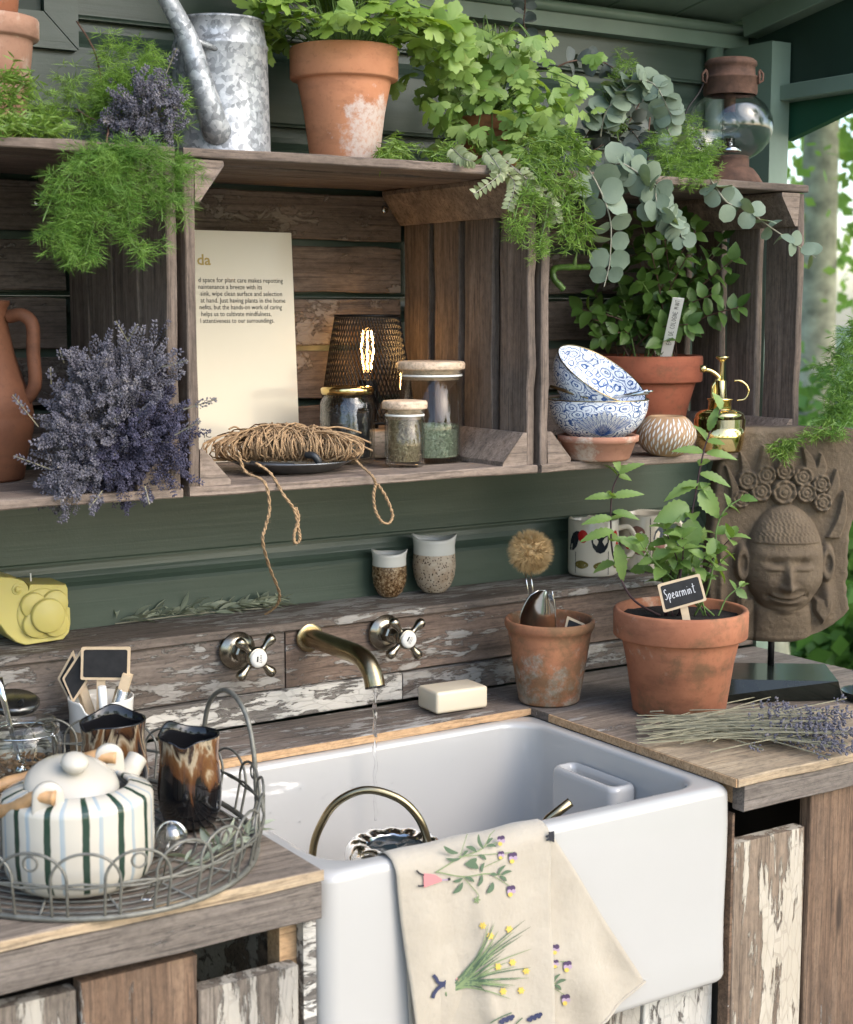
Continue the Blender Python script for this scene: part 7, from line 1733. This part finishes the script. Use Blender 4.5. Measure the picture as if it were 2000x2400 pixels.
# ------------------------------------------------------------------ garden beyond the open end and behind the camera
MT['bark'] = M_simple('bark', (.3, .29, .21), .95, var=.5, vs=9, bump=1., bs=30)
MT['gleaf'] = M_fine('garden_leaf', [(.3, (.17, .3, .05)), (.55, (.28, .44, .08)), (.75, (.4, .55, .14))], 1.2, .5, .6)
MT['gleaf2'] = M_fine('bush_leaf', [(.3, (.08, .18, .03)), (.55, (.15, .28, .05)), (.75, (.26, .4, .09))], 1.5, .5, .5)
def leafcloud(C_, n, rx, ry, rz, size, rn_, hollow=.35, clumps=26):
    cl_ = []
    for _ in range(clumps):
        d = rv(rn_).normalized()*rn_.uniform(hollow, 1.)**.7; cl_.append(Vector(C_)+Vector((d.x*rx, d.y*ry, d.z*rz)))
    V, F = [], []
    for _ in range(n):
        c = cl_[rn_.randrange(clumps)]+Vector((rn_.gauss(0, rx*.17), rn_.gauss(0, ry*.17), rn_.gauss(0, rz*.14)))
        d = rv(rn_).normalized(); d.z -= .4; d.normalize(); w_ = d.cross(rv(rn_)).normalized(); s = size*rn_.uniform(.6, 1.4); m = len(V)
        V += [c-d*s*.5, c+w_*s*.32, c+d*s*.5, c-w_*s*.32]; F.append((m, m+1, m+2, m+3))
    return V, F
def tree(x, y, h, tr_, crown, label, seed, n=5200, leaf=.10, base=.35):
    rn_ = random.Random(seed); o = thing('garden_tree', label, 'tree', (x, y, 0), 'trees around the shed')
    P = smooth_path([(x, y, -.05), (x+rn_.uniform(-.1, .1), y+rn_.uniform(-.1, .1), h*.3), (x+rn_.uniform(-.2, .2), y+rn_.uniform(-.2, .2), h*.65), (x+rn_.uniform(-.3, .3), y, h*.95)], 6)
    part('trunk', tube(P, [tr_*(1.15-.85*i/len(P)) for i in range(len(P))], 14), MT['bark'], o, True)
    for k in range(7):
        i = rn_.randrange(7, len(P)-2); a = rn_.uniform(0, 6.28); e = P[i]+Vector((math.cos(a)*crown*.75, math.sin(a)*crown*.75, h*.16))
        part('limb', tube(smooth_path([P[i], P[i].lerp(e, .5)+Vector((0, 0, .1)), e], 4), [tr_*.35*(1-.08*j) for j in range(9)], 7), MT['bark'], o, True)
    q = part('crown', leafcloud((x, y, h*(base+1.05)/2), n, crown, crown, h*(1.05-base)/2, leaf, rn_), MT['gleaf'], o); q['kind'] = 'stuff'
def bush(x, y, r_, h, label, seed, n=2500, leaf=.09):
    rn_ = random.Random(seed); o = thing('garden_bush', label, 'bush', (x, y, 0), 'bushes around the shed')
    V, F = leafcloud((x, y, h*.5), n, r_, r_, h*.55, leaf, rn_, .1, 30); q = part('foliage', (V, F), MT['gleaf2'], o); q['kind'] = 'stuff'
    for k in range(5): a = rn_.uniform(0, 6.28); part('stem', tube([(x, y, 0), (x+r_*.5*math.cos(a), y+r_*.5*math.sin(a), h*.7)], .015, 5), MT['bark'], o)
# seen past the right end of the shed
def far(px, D): d = ray(px, 728); d.z = 0; d.normalize(); return CAM.x+d.x*D, CAM.y+d.y*D
x, y = far(1850, 5.2); tree(x, y, 6.2, .066, 1.9, 'slim tree trunk standing close beyond the lantern', 1, 2600, .07, .52)
x, y = far(1915, 9.5); tree(x, y, 7, .12, 2.4, 'leafy tree with a stout trunk beyond the statue', 2, 4200, .085, .2)
x, y = far(2080, 8.0); tree(x, y, 6.5, .11, 2.2, 'leafy tree standing right of the stout trunk', 3, 4200, .085, .22)
x, y = far(1700, 12); tree(x, y, 8, .14, 2.8, 'tall leafy tree behind the shed wall', 4, 4200, .14, .2)
x, y = far(2300, 11); tree(x, y, 8, .14, 2.8, 'tall tree at the edge of the lawn', 5, 4200, .14, .2)
for px, D, r_, h in ((1880, 6.6, .7, .75), (1990, 5.8, .6, .62), (2090, 7, .9, .9), (1940, 9, 1., 1.0), (1780, 8.5, 1., 1.2)):
    x, y = far(px, D); bush(x, y, r_, h, {1880: 'low leafy bush behind the rod of the statue', 1990: 'low leafy bush right of the statue stand', 2090: 'rounded bush beyond the end of the worktop', 1940: 'larger bush under the stout tree', 1780: 'broad bush hidden behind the splashback'}[px], px, 2600, .085)
# unseen trees behind the camera, sized for shade; they show in glaze and brass
for k, (x, y, h, cr, lab) in enumerate(((-2.6, -5.5, 7, 2.3, 'tree on the lawn facing the sink, near the shed side'), (.2, -7.5, 8, 2.4, 'tree on the lawn straight in front of the sink'), (3.2, -5.2, 7.5, 2.2, 'tree on the lawn facing the statue'), (5.6, -2.6, 7, 2.1, 'unseen tree beside the terrace corner, made tall and dense to filter sun'), (6.2, 1.2, 7, 2.2, 'unseen tree past the open gable, made tall and dense to filter sun'), (-5.5, -2.5, 7, 2.3, 'tree on the lawn behind the shed side wall'))):
    kk = k in (3, 4); tree(x*(1.25 if kk else 1.7), y*(1.25 if kk else 1.7), h*(1.15 if kk else .62), .13, cr*(1.15 if kk else .7), lab, 50+k, 6500 if kk else 2600, .14, .25 if kk else .4)  # taller, denser pair meant to filter side sun; others shrunk to let sky in
# hanging asparagus plant at the right edge and sprigs on the carving
hpx = onV(2035, 900, st+FH*.10)
hg = [[onV(2040, 760, st+FH*.1), onV(2000, 820, st+FH*.06), onV(1960, 900, st+FH*.05), onV(1950, 980, st+FH*.04)], [onV(2040, 780, st+FH*.1), onV(2010, 880, st+FH*.06), onV(1990, 990, st+FH*.05)], [onV(2050, 760, st+FH*.1), onV(1985, 800, st+FH*.08), onV(1940, 860, st+FH*.08)], [onV(2040, 800, st+FH*.1), onV(1975, 930, st+FH*.06), onV(1930, 990, st+FH*.04)], [onV(2050, 820, st+FH*.1), onV(2000, 920, st+FH*.05), onV(1960, 960, st+FH*.04)], [onV(2060, 740, st+FH*.1), onV(1995, 770, st+FH*.08)], [onV(2030, 880, st+FH*.1), onV(1980, 1000, st-FH*.005), onV(1930, 1008, st-FH*.01)]]
fern('dark asparagus fern hanging beside the stone carving', hg, MT['fern_dark'], 6, .016, .0006, sub=7, spread=.02, seed=31, nm='hanging_fern', stepm=.006)
fern('bright asparagus sprig lying over the top of the stone carving', [[onV(1960, 990, st-FH*.02), onV(1900, 1020, st-FH*.035), onV(1850, 1035, st-FH*.04), onV(1825, 1065, st-FH*.04)], [onV(1880, 1025, st-FH*.03), onV(1850, 1050, st-FH*.04), onV(1845, 1075, st-FH*.04)], [onV(1860, 1035, st-FH*.03), onV(1820, 1050, st-FH*.04)]], MT['aspar'], 5, .016, .0008, sub=4, spread=.010, seed=32, droop=.2)
